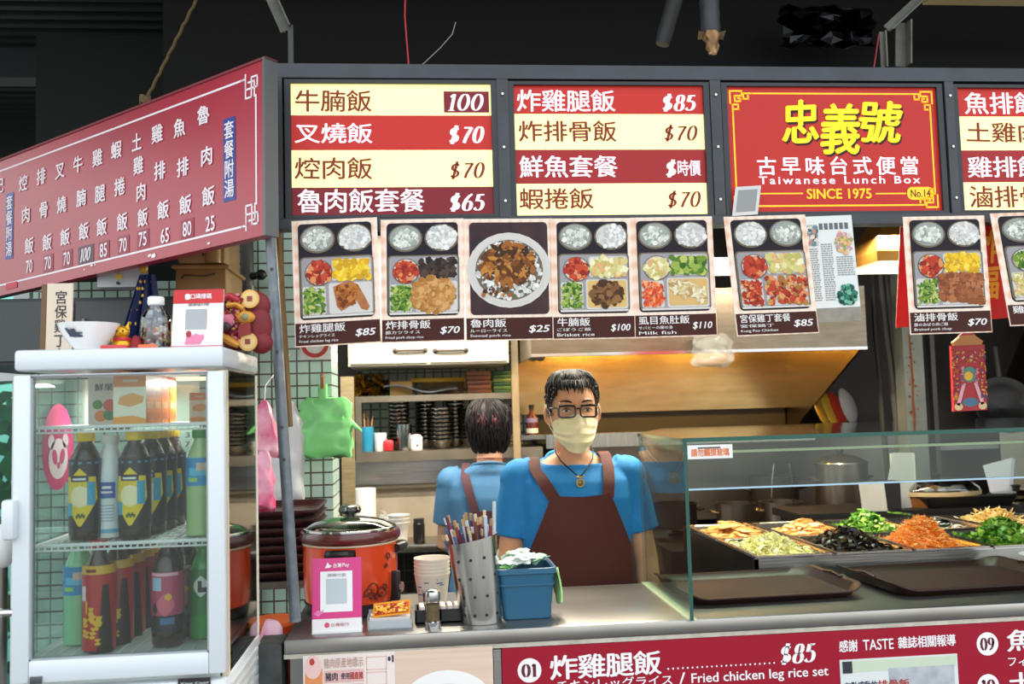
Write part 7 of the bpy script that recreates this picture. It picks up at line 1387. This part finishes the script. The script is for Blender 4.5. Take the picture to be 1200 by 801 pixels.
def person(name, label, loc, rz, sc, skin, shirt, apron, arms, female=False):
    M = Matrix.Translation(loc) @ Matrix.Rotation(rz, 4, 'Z') @ Matrix.Diagonal((sc[0], sc[0], sc[1], 1)); t = thing(name, label, 'person', loc, None, rz)
    T = lambda pts: [M @ Vector(p) for p in pts]
    def bld(m, nm, par, **k): m.v = [M @ p for p in m.v]; return m.build(nm, par, **k)
    HZ = 1.437; H = Vector((0, -.012, HZ))
    # one continuous body
    m = MB(); N = 28
    def ring(z, w, d, yc, e=2.3): return [Vector((w * abs(math.cos(a)) ** (2 / e) * (1 if math.cos(a) > 0 else -1), yc + d * abs(math.sin(a)) ** (2 / e) * (1 if math.sin(a) > 0 else -1), z)) for a in (6.2832 * j / N for j in range(N))]
    m.loft([ring(z, w - .004, d - .004, yc) for z, w, d, yc in TORSO], skin); m.tube([(0, .022, 1.34), (0, .014, 1.42), (0, .002, 1.50)], [.066, .056, .055], skin, 20)
    rings = []
    for z, w, f, b in HEAD: rings.append([H + Vector((w * math.sin(a), (f + b) / 2 - (b - f) / 2 * math.cos(a), z)) for a in (6.2832 * j / 32 for j in range(32))])
    m.loft(rings, skin)
    m.loft([[H + Vector((x_ * math.cos(a), y_ + yr * math.sin(a), z_)) for a in (6.2832 * j / 12 for j in range(12))] for z_, x_, y_, yr in ((.135, .007, -.088, .010), (.115, .009, -.092, .014), (.095, .012, -.096, .019), (.08, .016, -.098, .022), (.07, .014, -.094, .018))], skin)
    for s in (-1, 1):
        m.ball(H + Vector((s * .034, -.080, .140)), (.026, .014, .008), skin); m.ball(H + Vector((s * .038, -.064, .078)), (.024, .020, .022), skin)
        m.ball(H + Vector((s * .081, .008, .108)), (.0075, .019, .032), skin, 14, 10, Matrix.Rotation(s * .6, 3, 'Z')); m.ball(H + Vector((s * .075, .002, .082)), (.007, .011, .012), skin)
        m.tube([(s * .085, .005, .88), (s * .09, -.005, .50), (s * .095, .01, .10), (s * .095, .01, .045)], [.080, .056, .038, .036], skin, 16); m.ball((s * .098, -.05, .04), (.04, .115, .036), skin)
    for s, ar in zip((-1, 1), arms):
        sh, el, wr, hd = [Vector(p) for p in ar]; m.tube([sh, sh.lerp(el, .5), el, el.lerp(wr, .3), el.lerp(wr, .75), wr], [.052, .045, .039, .040, .030, .026], skin, 16); m.ball(sh, (.057, .057, .06), skin, 16, 10)
        d = (hd - wr).normalized(); fw = Vector((0, -1, 0)); fw = (fw - d * fw.dot(d)).normalized(); n = d.cross(fw).normalized() * (1 if s > 0 else -1); n = -n if n.x * s > 0 else n      # n: palm faces inwards
        pc = wr + d * .052; m.loft([[c_ + fw * a_ * math.cos(q_) + n * b_ * math.sin(q_) for q_ in (6.2832 * j / 16 for j in range(16))] for c_, a_, b_ in ((wr - d * .01, .025, .019), (wr + d * .015, .032, .019), (wr + d * .05, .041, .017), (wr + d * .085, .042, .014), (wr + d * .094, .038, .011))], skin)
        for k, ln in enumerate((.072, .082, .076, .058)):
            b0 = wr + d * .080 + fw * (.031 - .0205 * k); curl = .22 + .09 * k; p = [b0]; dd = d.copy()
            for q_ in (.46, .31, .23): dd = (dd + n * curl).normalized(); p.append(p[-1] + dd * ln * q_)
            m.tube(p, [.0092, .0088, .008, .0066], skin, 10); m.ball(p[-1], .0066, skin, 8, 6)
        b0 = wr + d * .022 + fw * .026 + n * .004; p = [b0, b0 + (d * .6 + fw * .75 + n * .3).normalized() * .034, b0 + (d * .8 + fw * .6 + n * .4).normalized() * .060, b0 + (d * .95 + fw * .42 + n * .45).normalized() * .082]; m.tube(p, [.014, .0115, .0098, .0075], skin, 10); m.ball(p[-1], .0075, skin, 8, 6)
    smooth_obj(bld(m, 'body', t), .0045, 5)
    # T-shirt with set-in sleeves
    m = MB(); m.loft([ring(z, w + .012 + (.012 if z < 1.0 else 0), d + .012 + (.010 if z < 1.0 else 0), yc) for z, w, d, yc in [(.84, .157, .110, 0)] + TORSO[1:-2] + [(1.391, .118, .076, .016)]] + [[p + Vector((0, 0, .026 * (p.y - .017) / .08)) for p in ring(1.400, .083, .080, .017, 2.0)]], shirt)
    for s, ar in zip((-1, 1), arms):
        sh, el = Vector(ar[0]), Vector(ar[1]); m.tube([sh + Vector((-s * .05, .0, .022)), sh, sh.lerp(el, .30), sh.lerp(el, .62), sh.lerp(el, .66)], [.058, .066, .0655, .0645, .0655], shirt, 22); m.ball(sh + Vector((0, 0, .002)), (.067, .067, .068), shirt, 20, 12)
        for k in range(4): q_ = sh.lerp(el, .12 + .14 * k); m.tube([q_ + Vector((-s * .062, -.02, .02)), q_ + Vector((-s * .03, -.060, .008 * k)), q_ + Vector((s * .02, -.062, -.02))], [.004, .007, .004], shirt, 8)
    rnd = random.Random(len(name) + int(rz * 10))
    for k in range(16):
        z = rnd.uniform(.98, 1.34); x = rnd.choice((-1, 1)) * rnd.uniform(.09, .165); y = tfront(x, z, .010); dx = rnd.uniform(-.05, .05); m.tube([(x, y, z), (x + dx * .5, tfront(min(.165, max(-.165, x + dx * .5)), z - .03, .010), z - .03), (x + dx, tfront(min(.165, max(-.165, x + dx)), z - .07, .008), z - .07)], [.003, .007, .003], shirt, 8)
        yb = tfront(x, z, .010, 1); m.tube([(x, yb, z), (x * .7, tfront(x * .7, z - .03, .010, 1), z - .03), (x * .4, tfront(x * .4, z - .05, .009, 1), z - .05)], [.003, .006, .003], shirt, 8)
    smooth_obj(bld(m, 'shirt', t), .006, 4)
    m = MB(); m.tube([Vector((.083 * math.cos(a), .017 + .080 * math.sin(a), 1.400 + .026 * math.sin(a))) for a in (6.2832 * j / 28 for j in range(28))], .0062, shirt, 8, closed=True); bld(m, 'collar', t)
    m = MB(); TR = mat('2a2d36', .8); m.loft([ring(.87, .168, .122, 0), ring(.78, .165, .118, 0)], TR)
    for s in (-1, 1): m.tube([(s * .085, .005, .88), (s * .09, -.005, .50), (s * .095, .01, .10), (s * .095, .01, .07)], [.092, .070, .055, .056], TR, 18)
    bld(m, 'trousers', t)
    for s in (-1, 1): m = MB(); m.ball((s * .098, -.05, .048), (.048, .125, .046), BLACK); m.b2((s * .098 - .045, -.165, 0), (s * .098 + .045, .07, .022), BLACK, bev=.01); bld(m, 'shoe', t)
    # apron: bib, skirt, straps
    g = .021; m = MB(); rows = []
    for i in range(22):
        z = 1.300 - (1.300 - .62) * i / 21; hw = min(.155, .090 + (1.300 - z) * .40) if z > 1.10 else .160 + (.03 if z < .95 else 0); zz = z if z > .79 else .79
        rows.append([Vector((hw * (2 * j / 16 - 1), tfront(hw * .93 * (2 * j / 16 - 1), zz, g) - .002 + .003 * math.sin(j * 1.3 + z * 25) * (z < 1.1), z - .008 * (1 - (2 * j / 16 - 1) ** 2) * (i == 0))) for j in range(17)])
    m.grid(rows, apron, .003); ap = bld(m, 'apron', t)
    m = MB(); w0, w1 = rows[0][0], rows[0][-1]
    for i in range(16): m.tube([rows[0][i] + Vector((0, -.002, -.004)), rows[0][i + 1] + Vector((0, -.002, -.004))], .0022, apron, 6)
    bld(m, 'bib_hem', ap)
    def strap(path, wd, nm):
        m = MB(); rows = []
        for i, p in enumerate(path):
            p = Vector(p); d = (Vector(path[min(i + 1, len(path) - 1)]) - Vector(path[max(i - 1, 0)])).normalized(); nr = Vector((0, p.y - .01, max(0, p.z - 1.33) * 2)).normalized(); sd = d.cross(nr).normalized() * wd / 2; rows.append([p - sd, p, p + sd])
        m.grid(rows, apron, .003); bld(m, nm, ap)
    for s, xt, xo in ((-1, .128, .082), (1, .098, .084)):
        pts = []; 
        for k in range(7): f = k / 6; x = s * (xo + (xt - xo) * f); z = 1.290 + .083 * f; pts.append((x, tfront(x, z, g + .004), z))
        zt_ = 1.425 - .35 * max(0, xt - .075); pts.append((s * xt, -.030, zt_ - .006)); pts.append((s * xt, .012, zt_ + .004)); pts.append((s * xt, .050, zt_ - .008))
        for k in range(9): f = k / 8; x = s * (xt + (.035 - xt) * min(1, f * 1.4)); z = 1.372 - .30 * f; pts.append((x, tfront(x, z, g + .004, 1), z))
        strap(pts, .036, 'shoulder_strap')
    strap([(x, tfront(x, 1.215, g + .007, 1), 1.215) for x in (-.066, -.03, 0, .03, .066)], .032, 'cross_strap')
    return t, M, H, bld
SKIN = mat('e6ad84', .5, hex2='dc9f74', scale=8, spec=.35); SKIN2 = mat('d0a084', .5, spec=.35)
SHB = mat('1b86c8', .75, hex2='1a7dbd', scale=6, bump=.8, bscale=13); SHW = mat('42729a', .8, hex2='3c698f', scale=6, bump=.8, bscale=13); APR = mat('572318', .75, hex2='4e1f15', scale=8, bump=.12, bscale=200); APW = mat('45242a', .8)
mloc = Vector((.470, .765, 0))
arms = (((-.168, .008, 1.338), (-.212, .0, 1.075), (-.205, -.10, .905), (-.195, -.13, .80)), ((.168, .008, 1.338), (.222, .0, 1.08), (.214, -.09, .89), (.205, -.12, .78)))
t, M, H, bld = person('person', 'man in glasses, yellow face mask, blue T-shirt and brown apron behind the counter', mloc, 0, (1.0, 1.0), SKIN, SHB, APR, arms)
def seye(): 
    for s in (-1, 1):
        p = H + Vector((s * .033, -.0915, .117)); m = MB()
        m.loft([[p + Vector((.0125 * math.cos(a) * k, -.003 * (1 - k) - .0015, .0052 * math.sin(a) * k + (.0008 if math.sin(a) > 0 else 0))) for a in (6.2832 * j / 16 for j in range(16))] for k in (1, .6, .05)], mat('e8dcd2', .3)); e_ = bld(m, 'eye', t)
        m = MB(); m.ball(p + Vector((0, -.0042, 0)), (.0052, .0016, .0052), mat('1c120e', .15), 14, 8); bld(m, 'iris', e_)
        m = MB(); m.tube([p + Vector((.0145 * q_, -.002 - .002 * (1 - q_ * q_), .0062 - .006 * q_ * q_)) for q_ in (-1, -.6, -.2, .2, .6, 1)], [.001, .0024, .0028, .0028, .0024, .001], mat('7a4c36', .5), 6); m.tube([p + Vector((.0135 * q_, -.001 - .002 * (1 - q_ * q_), -.0060 + .005 * q_ * q_)) for q_ in (-1, -.5, 0, .5, 1)], [.0008, .002, .0022, .002, .0008], SKIN, 6); bld(m, 'eyelid', e_)
        m = MB(); m.tube([H + Vector((s * (.015 + .037 * q_), -.097 + .010 * q_ * q_, .141 + .006 * math.sin(q_ * 2.6))) for q_ in (0, .25, .5, .75, 1)], [.0018, .0034, .0034, .0026, .001], mat('241a16', .8), 6); bld(m, 'eyebrow', t)
seye()
# mask
m = MB(); rows = []; MK = mat('f5ebbc', .75, hex2='f0e4b0', scale=20, bump=.1, bscale=300)
for i in range(19):
    f = i / 18; row = []
    for j in range(25):
        an = -72 + 144 * j / 24; q_ = (an / 72); zt_ = .100 - .022 * q_ * q_ + .008 * math.exp(-(an / 14) ** 2); zb_ = -.014 + .040 * q_ * q_; z = zb_ + (zt_ - zb_) * f
        tent = .030 * math.exp(-(an / 26) ** 2) * math.sin(math.pi * min(1, .18 + .8 * f)) ** 1.1 + .007 * (1 - q_ * q_) ; pl = .0036 * math.sin((f * 4.2 + .1) * math.pi * 2) * (.2 < f < .8) * (1 - abs(q_) ** 3)
        row.append(H + hpt(an, max(z, .004), .007 + tent + pl) + Vector((0, 0, min(0, z - .004))))
    rows.append(row)
m.grid(rows, MK, .0015); mk = bld(m, 'face_mask', t); m = MB()
for s in (-1, 1): m.tube([rows[15][24 if s > 0 else 0], H + Vector((s * .0765, -.028, .112)), H + Vector((s * .086, .010, .138)), H + Vector((s * .088, .028, .108)), H + Vector((s * .0765, -.010, .072)), rows[3][24 if s > 0 else 0]], .0016, mat('f0ead0', .6), 6)
bld(m, 'ear_loop', mk)
# spectacles
m = MB(); FRB = mat('121214', .25, coat=.4); ZG = .114
for s in (-1, 1):
    S = Sheet(H + Vector((s * .0335, -.1085, ZG)), (1, s * .10, 0), (0, -.03, 1)); q_ = m.rpts(-.0255, -.018, .0255, .0165, .009); m.tube([S.P(a, b) for a, b in q_], .0030, FRB, 8, closed=True); m.tube([S.P(a, b + .0004) for a, b in ((-.024, .016), (0, .0172), (.024, .016))], .0037, FRB, 8)
    m.tube([S.P(s * .0255, .008), H + Vector((s * .068, -.085, ZG + .012)), H + Vector((s * .0775, -.02, ZG + .012)), H + Vector((s * .079, .018, ZG + .004))], [.0032, .003, .0024, .0024], FRB, 8)
m.tube([H + Vector((-.0085, -.110, ZG + .006)), H + Vector((0, -.1125, ZG + .009)), H + Vector((.0085, -.110, ZG + .006))], .0024, FRB, 8); sp = bld(m, 'spectacles', t)
for s in (-1, 1):
    S = Sheet(H + Vector((s * .0335, -.1085, ZG)), (1, s * .10, 0), (0, -.03, 1)); m = MB(); m.poly(S, m.rpts(-.0245, -.017, .0245, .0155, .008), 0, glass_mat('f4f6f6', .5, .02)); bld(m, 'lens', sp)
# hair
def hair_cap(line, off, mm, seed, strands, sl=.03, comb=1.0, nm='hair', rad=.0028):
    rnd = random.Random(seed); m = MB(); rows = []
    for i in range(13):
        f = i / 12; row = []
        for j in range(48):
            an = -180 + 7.5 * j; z0 = line(an); z = z0 + (.2335 - z0) * f; row.append(H + hpt(an, z, off(an, f) + .0012 * math.sin(j * 2.7 + i * 1.9)) + Vector((0, 0, off(an, 1) * f * f)))
        rows.append(row)
    m.loft(rows, mm[0])
    for k in range(strands):
        an = rnd.uniform(-180, 180); z0 = line(an); f = rnd.random() ** 1.3; z = z0 + (.226 - z0) * f; L = sl * rnd.uniform(.6, 1.3) * (.3 if comb == 1.0 and 55 < abs(an) < 125 and f < .5 else 1); da = rnd.uniform(-9, 9) + comb * 4; n = 5; p = []
        for q_ in range(n): g_ = q_ / (n - 1); zz = z + L * .45 - L * g_ * (1.0 if abs(an) > 50 else .95); a_ = an + da * g_; zc = min(zz, .232); p.append(H + hpt(a_, max(zc, z0 - .012), off(an, min(1, max(0, (zc - z0) / (.234 - z0)))) + .002 + .003 * math.sin(g_ * 3.1)) + Vector((0, 0, off(an, 1) * max(0, f) ** 2 * .9)))
        m.tube(p, [rad * .5, rad, rad, rad * .8, rad * .15], mm[rnd.randrange(len(mm))], 5)
    return m
HM = [mat('1b1a1c', .6, spec=.3), mat('262426', .55, spec=.3), mat('141315', .6, spec=.3), mat('3a393b', .55, spec=.3)]; HS_ = [mat('5a5654', .6), mat('3a3735', .6)]
def mline(an):
    a = abs(an)
    if a < 38: return .199 - .004 * math.cos(R(a * 4))
    if a < 60: return .199 - (a - 38) / 22 * .035
    if a < 80: return .164 - (a - 60) / 20 * .062
    if a < 112: return .096 + (a - 80) / 32 * .052
    return .148 - (a - 112) / 68 * .118
m = hair_cap(mline, lambda an, f: .0025 + .009 * f * (1 if abs(an) < 150 else .8) + (.002 if f > .3 else 0), HM, 5, 420, .036); rnd = random.Random(77)
for k in range(46):        # the fringe, pointed locks swept over the forehead
    an = -44 + 88 * k / 45 + rnd.uniform(-2, 2); L = rnd.uniform(.004, .018) * (1.7 if 0 < an < 18 or -36 < an < -24 else .8); da = rnd.uniform(-6, 10); p = [H + hpt(an + da * g_, .218 - (.024 + L) * g_, .012 - .006 * g_ + .004 * math.sin(3.1 * g_)) for g_ in (0, .25, .5, .75, 1)]; m.tube(p, [.003, .0042, .0038, .0026, .0004], HM[k % 4], 5)
for k in range(120):       # greying sides
    s = rnd.choice((-1, 1)); an = s * rnd.uniform(62, 100); z = rnd.uniform(.105, .165); p = [H + hpt(an + rnd.uniform(-2, 2), z - .012 * g_, .0065) for g_ in (0, .5, 1)]; m.tube(p, [.0008, .0016, .0004], HS_[k % 2], 4)
bld(m, 'hair', t)
# neck cord and pendant
m = MB(); cd = [(-.058, .02, 1.447), (-.060, -.030, 1.425), (-.050, -.066, 1.400), (-.024, -.100, 1.372), (-.004, -.116, 1.354), (.004, -.116, 1.354), (.024, -.100, 1.372), (.050, -.066, 1.400), (.060, -.030, 1.425), (.058, .02, 1.447)]; m.tube(cd, .0022, mat('17161a', .5), 6); nk = bld(m, 'neck_cord', t)
m = MB(); c = Vector((0, -.124, 1.334)); m.tube([c + Vector((.011 * math.cos(a), 0, .011 * math.sin(a))) for a in (6.2832 * j / 16 for j in range(16))], .003, mat('b8a070', .3, .8), 6, closed=True); m.ball(c, (.009, .004, .009), mat('8a7a50', .3, .7)); m.tube([c + Vector((-.012, .003, .020)), c + Vector((0, 0, .016)), c + Vector((.012, .003, .020))], .003, mat('c4ae7a', .3, .8), 6); bld(m, 'pendant', nk)

# the woman at the back, turned away
wloc = Vector((.262, 1.60, 0)); arms = (((-.165, .008, 1.338), (-.195, -.02, 1.08), (-.13, -.20, 1.04), (-.10, -.30, 1.04)), ((.165, .008, 1.338), (.20, -.02, 1.08), (.13, -.20, 1.04), (.10, -.30, 1.04)))
t, M, H, bld = person('person', 'dark-haired woman seen from behind in a blue T-shirt and crossed apron straps', wloc, R(172), (.94, .95), SKIN2, SHW, APW, arms)
HW = [mat('15110f', .55, spec=.3), mat('1c1311', .55, spec=.3), mat('0f0d0d', .6, spec=.3), mat('54202a', .45)]
m = hair_cap(lambda an: .178 if abs(an) < 40 else (.178 - (abs(an) - 40) / 30 * .13 if abs(an) < 70 else (.048 - (abs(an) - 70) / 110 * .030)), lambda an, f: .004 + (.018 if abs(an) > 60 else .012) * math.sin(min(1, f * 1.6 + .25) * 1.57), HW[:3], 9, 620, .06, .5, rad=.003); rnd = random.Random(3)
for k in range(34):       # reddish streaks over the crown
    an = 180 + rnd.uniform(-26, 40); z = rnd.uniform(.165, .215); p = [H + hpt(an + rnd.uniform(-3, 3), z - .03 * g_, .0245 + .002 * math.sin(3.1 * g_)) for g_ in (0, .33, .66, 1)]; m.tube(p, [.001, .0026, .0026, .0004], HW[3], 5)
for s in (-1, 1):
    for k in range(26): an = s * rnd.uniform(62, 120); p = [H + hpt(an, .12 - .1 * g_, .016 - .006 * g_) for g_ in (0, .33, .66, 1)]; m.tube(p, [.002, .0035, .003, .0005], HW[k % 3], 5)
bld(m, 'hair', t)
m = MB(); m.tube([Vector((.064 * math.cos(a), .012 + .060 * math.sin(a), 1.432 + .010 * math.sin(a))) for a in (6.2832 * j / 24 for j in range(24))], .0022, mat('6a3a22', .5), 6, closed=True); bld(m, 'neck_cord', t)
for s in (-1, 1):
    p = H + Vector((s * .033, -.0905, .117)); m = MB(); m.ball(p, (.012, .003, .005), mat('e8dcd2', .3), 12, 8); m.ball(p + Vector((0, -.002, 0)), (.0052, .002, .005), mat('1c120e', .15), 12, 8); bld(m, 'eye', t); m = MB(); m.tube([H + Vector((s * (.014 + .036 * q_), -.0965 + .010 * q_ * q_, .140 + .006 * math.sin(q_ * 2.6))) for q_ in (0, .33, .66, 1)], [.0015, .003, .0028, .001], HW[1], 6); bld(m, 'eyebrow', t)
m = MB(); m.tube([H + Vector((.022 * q_, -.0965 + .004 * q_ * q_, .042)) for q_ in (-1, -.5, 0, .5, 1)], [.001, .004, .0045, .004, .001], mat('a85a52', .4), 8); bld(m, 'mouth', t)
